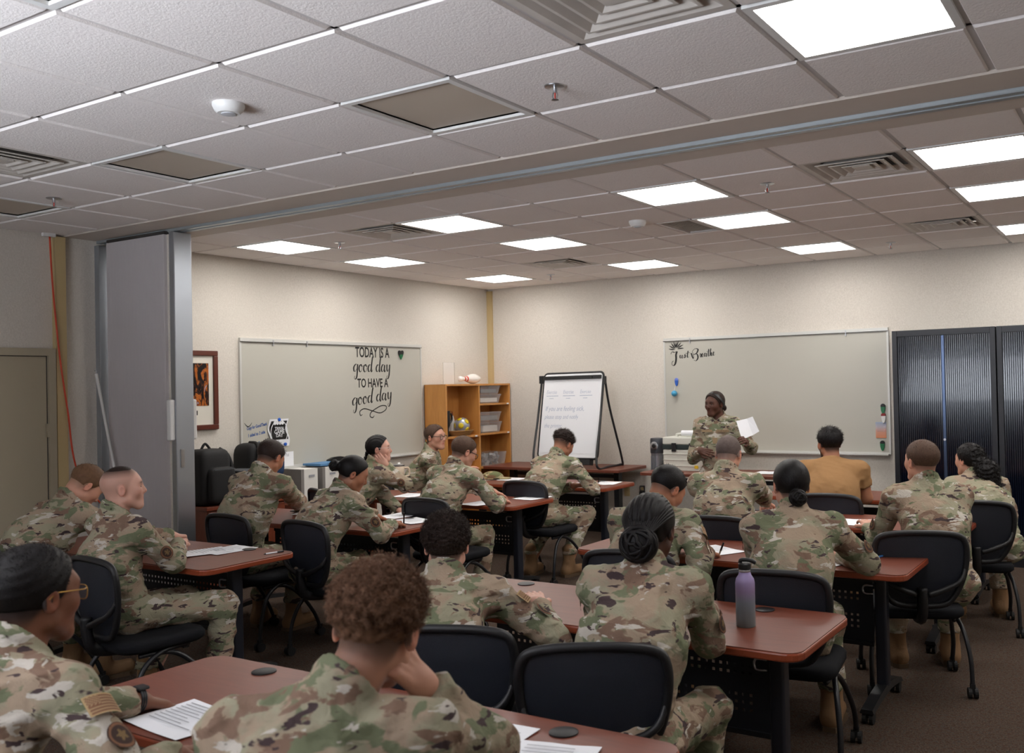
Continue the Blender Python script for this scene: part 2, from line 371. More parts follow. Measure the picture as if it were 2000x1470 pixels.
def diffuser(ox, oy, i, j, label):
    t = thing('air_diffuser', label, 'air vent', (ox+T*(i+0.5), oy+T*(j+0.5), Z), 0, 'square ceiling diffusers')
    h = T/2-0.006
    MB().box((0, 0, 0.055), (2*h, 2*h, 0.008)).build('backing', MT['dark_gap'], t)
    mb = MB()
    # flat outer frame plus nested louvres flaring down, each a square frustum ring
    def ring(a0, z0, a1, z1, name, th=0.004):
        m_ = MB(); v = []
        for a, z in ((a0, z0), (a1, z1), (a1, z1+th), (a0, z0+th)): v += [(-a, -a, z), (a, -a, z), (a, a, z), (-a, a, z)]
        m_.add(v, [(r*4+k, r*4+(k+1) % 4, ((r+1) % 4)*4+(k+1) % 4, ((r+1) % 4)*4+k) for r in range(4) for k in range(4)])
        m_.build(name, MT['diffuser'], t)
    ring(h, 0.0, h-0.03, 0.0, 'outer_frame'); ring(h-0.03, 0.0, h-0.085, 0.03, 'louvre')
    for a in (0.218, 0.158, 0.098): ring(a, -0.006, a-0.012, -0.006, 'louvre_lip'); ring(a-0.012, -0.006, a-0.062, 0.024, 'louvre')
    MB().box((0, 0, 0.0), (0.10, 0.10, 0.006)).build('centre_plate', MT['diffuser'], t)
diffuser(-4.204, 1.696, 4, 1, 'large square ceiling diffuser cut off by the top of the photo')
diffuser(-4.204, 1.696, -2, 1, 'square ceiling diffuser cut off by the left edge of the photo')
diffuser(-3.578, 5.219, -3, 0, 'square ceiling diffuser beside the second lit panel, near the accordion partition')
diffuser(-3.578, 5.219, 3, 0, 'square ceiling diffuser just beyond the header strip at the right')
diffuser(-3.578, 5.219, 3, 4, 'square ceiling diffuser above the black cabinets')
diffuser(-3.578, 5.219, -3, 4, 'small square ceiling diffuser above the bookcase corner')
# half-size return grille
t = thing('return_grille', 'narrow slatted return grille beside a lit panel', 'air vent', (-3.578+T*0.75, 5.219+T*2.5, Z))
MB().box((0, 0, 0.03), (T/2-0.02, T-0.02, 0.006)).build('backing', MT['dark_gap'], t)
fr = MB()
for s in (-1, 1): fr.box((s*(T/4-0.02), 0, 0.0), (0.025, T-0.015, 0.012)); fr.box((0, s*(T/2-0.02), 0.0), (T/2-0.065, 0.025, 0.012))
fr.build('frame', MT['tee'], t)
sl = MB().box((0, 0, 0), (0.014, T-0.07, 0.003), rot=Matrix.Rotation(0.7, 3, 'Y')).mesh('slat', MT['diffuser'])
for k in range(15):
    o = bpy.data.objects.new('slat', sl); COL.objects.link(o); o.parent = t; o.location = (-0.115+k*0.0164, 0, 0.008)

def smoke(x, y, label):
    t = thing('smoke_detector', label, 'smoke detector', (x, y, Z-0.006), 0, 'smoke detectors')
    MB().lathe([(0.066, 0), (0.066, -0.012), (0.058, -0.03), (0.046, -0.042)], 28).build('body', MT['white_plastic'], t, True, 40)
    MB().lathe([(0.03, -0.040), (0.03, -0.046), (0.02, -0.049)], 20).build('sensor_cap', mat('sensor_grey', srgb(190, 192, 196), 0.4), t, True, 40)
smoke(-4.204+T*1.40, 1.696+T*1.55, 'white round smoke detector on the near ceiling')
smoke(-3.578+T*0.43, 5.219+T*1.69, 'small white smoke detector beside the slatted return grille')
def sprinkler(x, y, label):
    t = thing('sprinkler_head', label, 'sprinkler', (x, y, Z-0.006), 0, 'ceiling sprinklers')
    MB().lathe([(0.045, 0), (0.043, -0.004), (0.02, -0.007)], 20).build('escutcheon', MT['steel'], t, True, 40)
    MB().cyl((0, 0, -0.004), (0, 0, -0.028), 0.009).tube([(0.009, 0, -0.026), (0.013, 0, -0.04), (0.004, 0, -0.055)], 0.0025, 6).tube([(-0.009, 0, -0.026), (-0.013, 0, -0.04), (-0.004, 0, -0.055)], 0.0025, 6).build('frame_arms', MT['steel'], t, True, 40)
    MB().cyl((0, 0, -0.028), (0, 0, -0.052), 0.003).build('glass_bulb', mat('red_bulb', srgb(190, 60, 50), 0.2), t)
    MB().lathe([(0.014, -0.055), (0.016, -0.058), (0.004, -0.06)], 14).build('deflector', MT['steel'], t)
sprinkler(-4.204+T*3.47, 1.696+T*2.53, 'chrome sprinkler head on the near ceiling beside the large unlit panel')
sprinkler(-4.204-T*2.62, 1.696+T*2.60, 'chrome sprinkler head on the near ceiling near the orange cord')
sprinkler(-3.578-T*3.57, 5.219+T*0.64, 'chrome sprinkler head between the leftmost lit panel and a diffuser')
sprinkler(-3.578+T*2.51, 5.219+T*0.59, 'chrome sprinkler head just beyond the header strip beside a lit panel')
sprinkler(-3.578+T*2.54, 5.219+T*5.61, 'small sprinkler head above the long whiteboard on the back wall')
sprinkler(-3.578-T*3.42, 5.219+T*5.58, 'small sprinkler head above the bookcase corner')

# corner raceway in the far corner, tan raceway and orange cord on the left wall
struct(MB().bx(X0, X0+0.07, Y1-0.035, Y1, 1.0, CEIL-0.03).build('trim_2', MT['trimtan']), 'tan raceway in the far corner')
struct(MB().bx(X0, X0+0.05, 4.01, 4.09, 0, CEIL-0.02).build('trim_3', MT['trimtan']), 'tan raceway beside the partition')
cord = spline([TX(97, 462, X0+0.06), TX(103, 560, X0+0.065), TX(116, 690, X0+0.07), TX(132, 800, X0+0.08), TX(153, 925, X0+0.09), (X0+0.12, 4.4, 0.6), (X0+0.15, 4.0, 0.02)], 8)
t = thing('extension_cord', 'orange extension cord hanging down the left wall', 'cord', (X0+0.15, 4.0, 0))
MB().tube(cord, 0.0065, 8).build('cable', MT['orange'], t, True).location = -Vector((X0+0.15, 4.0, 0))
pe = TX(95, 460, X0+0.06)
MB().box(pe-np.array([X0+0.15, 4.0, 0])+np.array([0, 0, 0.01]), (0.03, 0.09, 0.035)).build('socket_block', MT['white_plastic'], t)

# flush door in the left wall
dz = 2.03; dy1 = 4.0; dy0 = 3.05
dr = struct(MB().bx(X0, X0+0.035, dy0, dy1, 0, dz).build('door_1', MT['door']), 'flat beige door in the left wall')
fr = MB().bx(X0, X0+0.06, dy1-0.055, dy1, 0, dz).bx(X0, X0+0.06, dy0, dy0+0.055, 0, dz).bx(X0, X0+0.06, dy0+0.055, dy1-0.055, dz-0.055, dz)
part(fr, 'door_frame', MT['door'], dr)
part(MB().bx(X0+0.034, X0+0.037, dy0+0.055, dy1-0.055, dz-0.061, dz-0.055).bx(X0+0.034, X0+0.037, dy1-0.061, dy1-0.055, 0, dz-0.055), 'door_gap', MT['dark_gap'], dr)
part(MB().box((X0+0.05, dy1-0.06, 1.42), (0.03, 0.02, 0.1)), 'hinge', MT['door'], dr)

# accordion partition, folded against the left wall
PY = 4.42
ac = thing('accordion_partition', 'grey pleated accordion partition folded against the left wall', 'partition', (-6.65, PY, 0))
def L(p): return np.array(p, float)-np.array([-6.65, PY, 0])
zt = CEIL-0.05
n_pl = 40; xa, xb = TY(210, 700, PY-0.09)[0], TY(323, 700, PY-0.09)[0]; v = []; f = []
me_pl = MB()
dx = (xb-xa)/n_pl
prof = [(0.0, -0.055), (0.25, -0.085), (0.5, -0.092), (0.75, -0.085), (1.0, -0.055)]
for s in (-1, 1):
    m_ = MB(); v = []
    for (fx, fy) in prof: v += [(fx*dx, -s*fy, 0.03), (fx*dx, -s*fy, zt)]
    m_.add(v, [(2*k, 2*k+2, 2*k+3, 2*k+1) for k in range(4)])
    pm = m_.mesh('pleat', MT['accordion'])
    for k in range(n_pl):
        o = bpy.data.objects.new('pleat', pm); COL.objects.link(o); o.parent = ac; o.location = L((xa+k*dx, PY, 0))
MB().box(L(((xa+xb)/2, PY, zt+0.015)), (xb-xa, 0.17, 0.02)).build('top_band', MT['dark_gap'], ac)
MB().box(L((xb+0.018, PY, zt/2+0.015)), (0.036, 0.13, zt-0.03)).build('end_panel', MT['wall'], ac)
MB().box(L((xb+0.065, PY, zt/2+0.015)), (0.058, 0.15, zt)).build('lead_post', MT['aluminium'], ac, bevel=0.006)
MB().box(L((X0+0.03, PY, zt/2)), (0.06, 0.15, zt)).build('jamb_post', MT['aluminium'], ac, bevel=0.004)
for yy in (-0.09, 0.09): MB().box(L((xb+0.055, PY+yy, 1.48)), (0.05, 0.045, 0.30)).build('handle', MT['white_plastic'], ac, bevel=0.012)
MB().box(L((xb+0.097, PY-0.03, 1.20)), (0.008, 0.03, 0.13)).build('latch_plate', MT['steel'], ac)
# crank rod hung beside the partition
a, b_ = TY(188, 730, 4.27), TY(215, 870, 4.28)
rod = thing('pull_rod', 'thin metal pull rod leaning beside the accordion partition', 'rod', (b_[0], b_[1], 0))
e = np.array([b_[0], b_[1], 0.0]); lowend = np.array([b_[0]+0.03, b_[1], 0.45])
MB().cyl(a-e, b_-e+(b_-a)*1.3, 0.011, 10).build('shaft', MT['white_plastic'], rod, True, 40)
MB().tube([a-e+np.array(q) for q in ((0, 0, 0), (0, 0, 0.02), (-0.012, 0, 0.03), (-0.02, 0, 0.02))], 0.004, 6).build('hook', MT['steel'], rod, True)
# ---------------------------------------------------------------- training tables
TL, TD, TH = 1.84, 0.63, 0.737
def make_table():
    t = thing('training_table', 'x', 'table', (0, 0, 0), 0, 'red-brown training tables')
    top = MB().prism(rrect(-TL/2+0.004, TL/2-0.004, -TD/2+0.004, TD/2-0.004, 0.06), TH-0.004, TH).build('tabletop', MT['mahogany'], t)
    MB().prism(rrect(-TL/2, TL/2, -TD/2, TD/2, 0.064), TH-0.033, TH-0.003).build('edge_band', MT['mahogany_edge'], top, bevel=0.006)
    gm = MB().lathe([(0.04, 0), (0.04, 0.004), (0.03, 0.007)], 22).mesh('grommet', MT['black_plastic'], True, 40)
    for x in (-0.59, 0.59):
        o = bpy.data.objects.new('grommet', gm); COL.objects.link(o); o.parent = t; o.location = (x, TD/2-0.075, TH)
    for s in (-1, 1):
        x = s*0.72
        lg = MB().prism(rrect(x-0.03, x+0.03, 0.0, 0.07, 0.014), 0.09, TH-0.045).build('leg', MT['blue_black'], t, True, 30)
        MB().bx(x-0.035, x+0.035, -0.22, 0.25, TH-0.06, TH-0.034).build('bracket', MT['black_metal'], lg)
        MB().tube(spline([(x-s*0.035, 0.0, 0.61), (x-s*0.075, -0.004, 0.61), (x-s*0.085, -0.004, 0.59), (x-s*0.075, -0.004, 0.57), (x-s*0.035, 0.0, 0.57)], 4), 0.005, 6).build('hook', MT['steel'], lg, True)
        ft = MB(); pts = spline([(0, -0.30, 0.075), (0, -0.15, 0.10), (0, 0.035, 0.115), (0, 0.18, 0.10), (0, 0.30, 0.075)], 4)
        v = []; fs = []
        for k, p in enumerate(pts):
            hw = 0.034; th = 0.02+0.012*math.sin(math.pi*k/(len(pts)-1))
            v += [(x-hw, p[1], p[2]-th), (x+hw, p[1], p[2]-th), (x+hw*0.8, p[1], p[2]), (x-hw*0.8, p[1], p[2])]
        for k in range(len(pts)-1): fs += [(4*k+a, 4*k+(a+1) % 4, 4*k+4+(a+1) % 4, 4*k+4+a) for a in range(4)]
        fs += [(3, 2, 1, 0), tuple(4*(len(pts)-1)+a for a in range(4))]
        foot = ft.add(v, fs).build('foot', MT['black_plastic'], t)
        for y in (-0.27, 0.27):
            MB().cyl((x-0.026, y, 0.03), (x-0.008, y, 0.03), 0.03, 14).cyl((x+0.008, y, 0.03), (x+0.026, y, 0.03), 0.03, 14).bx(x-0.01, x+0.01, y-0.012, y+0.012, 0.03, 0.07).build('caster', MT['rubber'], foot)
    MB().bx(-0.70, 0.70, 0.025, 0.055, 0.655, 0.69).build('cross_beam', MT['black_metal'], t)
    # perforated modesty panel: real square holes
    xs = [-0.66]; holes_x = set()
    cols = []
    for g0 in (-0.60, -0.20, 0.20):
        for k in range(13): cols.append(g0+k*0.0315)
    ed = [-0.66]
    for c in cols: ed += [c-0.006, c+0.006]
    ed.append(0.66)
    rows = [0.545, 0.515, 0.43, 0.40, 0.37]
    zed = [0.29]
    for r_ in sorted(rows): zed += [r_-0.006, r_+0.006]
    zed.append(0.61)
    v = [(x, 0.10, z) for z in zed for x in ed]; nx = len(ed); fs = []
    for a in range(len(zed)-1):
        for c in range(nx-1):
            if a % 2 == 1 and c % 2 == 1: continue
            fs.append((a*nx+c, a*nx+c+1, (a+1)*nx+c+1, (a+1)*nx+c))
    pn = MB().add(v, fs).build('modesty_panel', MT['panel_metal'], t)
    MB().bx(-0.66, 0.66, 0.09, 0.11, 0.60, 0.625).bx(-0.66, 0.66, 0.09, 0.11, 0.275, 0.295).build('panel_rail', MT['black_metal'], pn)
    return t
TABLES = [  # centre x, near-edge y, label
 (-1.975, 1.57, 'nearest red-brown training table, at the bottom of the photo with papers and a grommet'),
 (-1.985, 3.10, 'red-brown training table with the lilac bottle on it'),
 (-1.965, 4.57, 'red-brown training table with the blue pen on it'),
 (-1.945, 5.94, 'red-brown training table in front of the man turned left in the right column'),
 (-1.920, 7.37, 'red-brown training table in front of the man in the tan t-shirt'),
 (-5.235, 3.20, 'red-brown training table at the left with a white pen near its corner'),
 (-5.215, 4.58, 'red-brown training table where the woman with a bun writes'),
 (-5.245, 5.97, 'red-brown training table with the cream handled tumbler on it'),
 (-5.225, 7.35, 'red-brown training table in front of the bookcase with a cap on it'),
]
proto_t = make_table()
for k, (x, y, lab) in enumerate(TABLES):
    o = proto_t if k == 0 else copy_tree(proto_t)
    o.location = (x, y+TD/2, 0); o['label'] = lab
# two plain wall tables along the back wall
def wall_table(x0, x1, y0, y1, z, label):
    t = thing('wall_table', label, 'table', ((x0+x1)/2, (y0+y1)/2, 0), 0, 'tables along the back wall')
    w, d_ = x1-x0, y1-y0
    top = MB().prism(rrect(-w/2, w/2, -d_/2, d_/2, 0.05), z-0.03, z).build('tabletop', MT['mahogany'], t, bevel=0.004)
    for s in (-1, 1):
        MB().bx(s*(w/2-0.2)-0.03, s*(w/2-0.2)+0.03, -0.03, 0.05, 0.07, z-0.03).build('leg', MT['black_metal'], t)
        MB().prism([(-d_/2+0.04, 0.0), (-d_/2+0.04, 0.04), (0, 0.09), (d_/2-0.04, 0.04), (d_/2-0.04, 0.0)], -0.03, 0.03,
                   Matrix(((0, 0, 1, s*(w/2-0.2)), (1, 0, 0, 0), (0, 1, 0, 0), (0, 0, 0, 1)))).build('foot', MT['black_plastic'], t)
    MB().bx(-w/2+0.2, w/2-0.2, 0, 0.03, z-0.12, z-0.08).build('cross_beam', MT['black_metal'], t)
    return t
wall_table(-6.74, -4.93, 8.72, 9.41, 0.765, 'red-brown table against the back wall under the flip chart easel')
wall_table(-4.62, -2.70, 8.60, 9.22, 0.765, 'red-brown table along the back wall under the storage tote')

# ---------------------------------------------------------------- nesting chairs
def make_chair():
    t = thing('nesting_chair', 'x', 'chair', (0, 0, 0), 0, 'black mesh nesting chairs')
    # seat: rounded cushion
    pts = rrect(-0.235, 0.235, -0.22, 0.23, 0.09, 6)
    mb = MB(); n = len(pts); v = []
    for sc, z in ((0.93, 0.405), (1.0, 0.42), (1.0, 0.445), (0.95, 0.46), (0.6, 0.455), (0.2, 0.452)):
        v += [(x*sc, y*sc, z) for x, y in pts]
    fs = [(r*n+k, r*n+(k+1) % n, (r+1)*n+(k+1) % n, (r+1)*n+k) for r in range(5) for k in range(n)]
    fs += [tuple(range(n-1, -1, -1)), tuple(5*n+k for k in range(n))]
    mb.add(v, fs).build('seat', MT['seat_fabric'], t, True, 60)
    # back: shield-shaped frame, tilted
    def bp(x, z): return (x, -0.235-0.10*(z-0.48)-0.035*0+0.16*x*x, z)     # gently wrapped
    out = [(-0.10, 0.485), (-0.165, 0.53), (-0.208, 0.62), (-0.228, 0.72), (-0.226, 0.80), (-0.200, 0.845), (-0.12, 0.862), (0, 0.866)]
    out = out+[(-x, z) for x, z in out[-2::-1]]
    loop = spline(out, 4, True)
    frame = MB().tube([bp(p[0], p[1]) for p in loop], 0.0165, 8, closed=True).build('back_frame', MT['black_plastic'], t, True)
    v = [bp(p[0], p[1]) for p in loop]; c0 = len(v); n = len(v)
    v2 = [bp(p[0]*0.5, 0.68+(p[1]-0.68)*0.5) for p in loop]
    v3 = [(q[0], q[1]-0.008, q[2]) for q in v2]; cc = bp(0, 0.68)
    vv = v+v3+[(cc[0], cc[1]-0.012, cc[2])]
    fs = [(k, (k+1) % n, n+(k+1) % n, n+k) for k in range(n)]+[(n+k, n+(k+1) % n, 2*n) for k in range(n)]
    MB().add(vv, fs).build('back_mesh', MT['back_mesh'], t, True)
    # Y-shaped support behind the mesh and a spine to the seat
    for s in (-1, 1):
        MB().tube(spline([bp(s*0.224, 0.69), (s*0.19, -0.275, 0.62), (s*0.10, -0.292, 0.575), (s*0.03, -0.292, 0.55)], 5), [0.010]*4+[0.013]*4+[0.016]*8, 8).build('support_arm', MT['black_plastic'], t, True)
    MB().tube(spline([(0, -0.292, 0.585), (0, -0.288, 0.50), (0, -0.25, 0.42), (0, -0.12, 0.395)], 5), 0.028, 8).build('spine', MT['black_plastic'], t, True)
    cm = MB().cyl((-0.024, 0, 0.028), (-0.007, 0, 0.028), 0.028, 14).cyl((0.007, 0, 0.028), (0.024, 0, 0.028), 0.028, 14).bx(-0.012, 0.012, -0.012, 0.012, 0.025, 0.075).mesh('caster', MT['rubber'])
    for s in (-1, 1):
        for (yf, path) in ((-0.21, [(0.185, 0.13, 0.395), (0.205, -0.02, 0.39), (0.23, -0.13, 0.33), (0.25, -0.19, 0.20), (0.252, -0.21, 0.06)]),
                           (0.27, [(0.185, -0.13, 0.385), (0.20, 0.03, 0.375), (0.225, 0.13, 0.30), (0.25, 0.22, 0.17), (0.252, 0.27, 0.06)])):
            lg = MB().tube(spline([(s*x, y, z) for x, y, z in path], 5), 0.0125, 8).build('leg', MT['black_metal'], t, True)
            c = bpy.data.objects.new('caster', cm); COL.objects.link(c); c.parent = lg; c.location = (s*0.252, yf, 0)
    MB().bx(-0.19, 0.19, -0.04, 0.0, 0.375, 0.40).bx(-0.19, 0.19, 0.10, 0.13, 0.375, 0.40).build('under_bar', MT['black_metal'], t)
    return t
m, nt, b = new_mat('chair_back_mesh'); tc = nt.nodes.new('ShaderNodeTexCoord')
b.inputs['Base Color'].default_value = (*srgb(24, 29, 40), 1); b.inputs['Roughness'].default_value = 0.55
w = noise(nt, tc.outputs['Object'], 420, 1); bp_ = nt.nodes.new('ShaderNodeBump'); bp_.inputs['Strength'].default_value = 0.5; bp_.inputs['Distance'].default_value = 0.002
nt.links.new(w.outputs['Fac'], bp_.inputs['Height']); nt.links.new(bp_.outputs['Normal'], b.inputs['Normal']); MT['back_mesh'] = m
CHAIRS = []   # filled by the people: (x, y, rz, label)
# ---------------------------------------------------------------- people: smooth-blended distance fields turned into meshes
class Vol:
    def __init__(s, lo, hi, h):
        s.h = h; s.lo = np.array(lo, float); n = np.ceil((np.array(hi)-s.lo)/h).astype(int)+1
        s.ax = [(s.lo[i]+h*np.arange(n[i])).astype(np.float32) for i in range(3)]
        s.v = np.full(tuple(n), 0.09, np.float32)
    def sl(s, lo, hi, m=0.10):
        out = []
        for i in range(3):
            a = int(max(0, math.floor((lo[i]-m-s.lo[i])/s.h))); b_ = int(min(len(s.ax[i]), math.ceil((hi[i]+m-s.lo[i])/s.h)+1))
            if b_ <= a: return None
            out.append(slice(a, b_))
        return tuple(out)
    def P(s, S): return s.ax[0][S[0]][:, None, None], s.ax[1][S[1]][None, :, None], s.ax[2][S[2]][None, None, :]
    def comb(s, S, d, k, op='u'):
        o = s.v[S]
        if op == 'u':
            if k <= 0: s.v[S] = np.minimum(o, d); return
            h = np.clip(0.5+0.5*(o-d)/k, 0, 1); s.v[S] = o*(1-h)+d*h-k*h*(1-h)
        else:
            d = -d; h = np.clip(0.5-0.5*(o-d)/max(k, 1e-5), 0, 1); s.v[S] = o*(1-h)+d*h+k*h*(1-h)
    def cone(s, a, b_, ra, rb, k=0.02, clip=None, op='u', fn=None):
        a = np.asarray(a, float); b_ = np.asarray(b_, float); r = max(ra, rb)
        S = s.sl(np.minimum(a, b_)-r, np.maximum(a, b_)+r)
        if S is None: return
        x, y, z = s.P(S); ba = b_-a; L2 = float(ba @ ba)+1e-12
        px, py, pz = x-a[0], y-a[1], z-a[2]
        t = np.clip((px*ba[0]+py*ba[1]+pz*ba[2])/L2, 0, 1)
        d = np.sqrt((px-t*ba[0])**2+(py-t*ba[1])**2+(pz-t*ba[2])**2)-(ra+(rb-ra)*t)
        if clip is not None:
            for (cp, cn) in clip: d = np.maximum(d, (x-cp[0])*cn[0]+(y-cp[1])*cn[1]+(z-cp[2])*cn[2])
        s.comb(S, d.astype(np.float32), k, op)
    def ecap(s, a, b_, ra, rb, R, sc, k=0.03):
        """capsule in a stretched frame: R columns are axes, sc their stretch"""
        a = np.asarray(a, float); b_ = np.asarray(b_, float); r = max(ra, rb)*max(sc)
        S = s.sl(np.minimum(a, b_)-r, np.maximum(a, b_)+r)
        if S is None: return
        x, y, z = s.P(S); q = [((x-a[0])*R[0, i]+(y-a[1])*R[1, i]+(z-a[2])*R[2, i])/sc[i] for i in range(3)]
        ba = np.array([(b_-a) @ R[:, i]/sc[i] for i in range(3)]); L2 = float(ba @ ba)+1e-12
        t = np.clip((q[0]*ba[0]+q[1]*ba[1]+q[2]*ba[2])/L2, 0, 1)
        d = (np.sqrt(sum((q[i]-t*ba[i])**2 for i in range(3)))-(ra+(rb-ra)*t))*min(sc)
        s.comb(S, d.astype(np.float32), k)
    def ell(s, c, R, rad, k=0.015, op='u'):
        c = np.asarray(c, float); r = max(rad); S = s.sl(c-r, c+r)
        if S is None: return
        x, y, z = s.P(S); q = [((x-c[0])*R[0, i]+(y-c[1])*R[1, i]+(z-c[2])*R[2, i]) for i in range(3)]
        k0 = np.sqrt(sum((q[i]/rad[i])**2 for i in range(3))); k1 = np.sqrt(sum((q[i]/rad[i]**2)**2 for i in range(3)))+1e-6
        s.comb(S, (k0*(k0-1)/k1).astype(np.float32), k, op)
    def mesh(s):
        v = s.v; ins = v < 0
        c = np.zeros(tuple(n-1 for n in v.shape), np.int8)
        for dx in (0, 1):
            for dy in (0, 1):
                for dz in (0, 1): c += ins[dx:v.shape[0]-1+dx, dy:v.shape[1]-1+dy, dz:v.shape[2]-1+dz]
        act = np.argwhere((c > 0) & (c < 8)); n = len(act)
        idx = np.full(c.shape, -1, np.int32); idx[tuple(act.T)] = np.arange(n)
        cor = {}
        for dx in (0, 1):
            for dy in (0, 1):
                for dz in (0, 1): cor[(dx, dy, dz)] = v[act[:, 0]+dx, act[:, 1]+dy, act[:, 2]+dz]
        acc = np.zeros((n, 3)); cnt = np.zeros(n)
        for p in cor:
            for ax in range(3):
                if p[ax]: continue
                q = list(p); q[ax] = 1; q = tuple(q); a, b_ = cor[p], cor[q]; m = (a < 0) != (b_ < 0)
                t = np.where(m, a/(a-b_+1e-12), 0)
                pos = np.zeros((n, 3)); pos[:] = p; pos[:, ax] = t
                acc[m] += pos[m]; cnt[m] += 1
        V = (act+acc/np.maximum(cnt, 1)[:, None])*s.h+s.lo
        F = []
        for ax in range(3):
            b1, b2 = (ax+1) % 3, (ax+2) % 3
            sh = [slice(None)]*3; sh[ax] = slice(0, -1); s0 = ins[tuple(sh)]; sh[ax] = slice(1, None); s1 = ins[tuple(sh)]
            e = np.argwhere(s0 != s1); ok = (e[:, b1] > 0) & (e[:, b2] > 0) & (e[:, b1] < v.shape[b1]-1) & (e[:, b2] < v.shape[b2]-1); e = e[ok]
            sgn = s0[tuple(e.T)]
            def cell(d1, d2): q = e.copy(); q[:, b1] -= d1; q[:, b2] -= d2; return idx[tuple(q.T)]
            quad = np.stack([cell(1, 1), cell(0, 1), cell(0, 0), cell(1, 0)], 1)
            quad[~sgn] = quad[~sgn][:, ::-1]
            F.append(quad)
        F = np.concatenate(F); F = F[(F >= 0).all(1)]
        return V, F
def smooth_mesh(V, F, it=2, lam=0.5):
    e = np.concatenate([F[:, [0, 1]], F[:, [1, 2]], F[:, [2, 3]], F[:, [3, 0]]]); e = np.concatenate([e, e[:, ::-1]])
    for _ in range(it):
        a = np.zeros_like(V); c = np.bincount(e[:, 0], minlength=len(V))
        for k in range(3): a[:, k] = np.bincount(e[:, 0], V[e[:, 1], k], minlength=len(V))
        V = V+lam*(a/np.maximum(c, 1)[:, None]-V)
    return V
def np_mesh(name, V, F, material, parent, origin, smooth=True, col=None):
    me = bpy.data.meshes.new(name); V = np.asarray(V)-np.asarray(origin); k = F.shape[1]
    me.vertices.add(len(V)); me.vertices.foreach_set('co', V.astype(np.float32).ravel())
    me.loops.add(F.size); me.loops.foreach_set('vertex_index', F.astype(np.int32).ravel())
    me.polygons.add(len(F)); me.polygons.foreach_set('loop_start', np.arange(0, F.size, k, dtype=np.int32)); me.polygons.foreach_set('loop_total', np.full(len(F), k, np.int32))
    me.polygons.foreach_set('use_smooth', np.full(len(F), smooth)); me.update(calc_edges=True); me.validate()
    if col is not None:
        a = me.attributes.new('Col', 'FLOAT_COLOR', 'POINT'); cc = np.ones((len(V), 4), np.float32); cc[:, :3] = col; a.data.foreach_set('color', cc.ravel())
    me.materials.append(material); o = bpy.data.objects.new(name, me); COL.objects.link(o); o.parent = parent; return o
def main_island(V, F, frac=0.06):
    lab = np.arange(len(V)); e = np.concatenate([F[:, [0, 1]], F[:, [1, 2]], F[:, [2, 3]], F[:, [3, 0]]])
    while True:
        old = lab.copy(); np.minimum.at(lab, e[:, 0], lab[e[:, 1]]); np.minimum.at(lab, e[:, 1], lab[e[:, 0]]); lab = lab[lab]
        if (lab == old).all(): break
    cnt = np.bincount(lab, minlength=len(V)); keep = cnt[lab] > frac*len(V); ix = np.cumsum(keep)-1
    return V[keep], ix[F[keep[F[:, 0]]]]
def normals(V, F):
    n = np.cross(V[F[:, 2]]-V[F[:, 0]], V[F[:, 3]]-V[F[:, 1]]); N = np.zeros_like(V)
    for k in range(4): np.add.at(N, F[:, k], n)
    return N/(np.linalg.norm(N, axis=1)[:, None]+1e-12)
def strands(P0, D, L, rng, nseg=5, r0=0.0011, curl=0.0, freq=2.0, droop=0.0, jitter=0.25, N=None, hug=0.0):
    n = len(P0); D = D+jitter*rng.normal(size=(n, 3)); D /= np.linalg.norm(D, axis=1)[:, None]
    ref = rng.normal(size=(n, 3)); E1 = np.cross(D, ref); E1 /= np.linalg.norm(E1, axis=1)[:, None]; E2 = np.cross(D, E1); ph = rng.uniform(0, 6.28, n)
    V = []
    for k in range(nseg+1):
        t = k/nseg; p = P0+D*(L*t)[:, None]
        if curl:
            a = ph+6.28*freq*t; ca = curl*min(1, 0.3+t*2)
            p = p+(E1*np.cos(a)[:, None]+E2*np.sin(a)[:, None])*ca
        if N is not None and hug: p = p-N*(hug*L*t*t)[:, None]
        p = p+np.array([0, 0, -1.0])*(droop*L*t*t)[:, None]
        rr = r0*(1-0.75*t)
        for j in range(3):
            a = j*2.0944; V.append(p+(E1*math.cos(a)+E2*math.sin(a))*rr)
    V = np.stack(V, 1); m = V.shape[1]; base = np.arange(n)[:, None]*m; F = []
    for k in range(nseg):
        for j in range(3): F.append(base+np.array([[k*3+j, k*3+(j+1) % 3, (k+1)*3+(j+1) % 3, (k+1)*3+j]]))
    return V.reshape(-1, 3), np.concatenate(F)

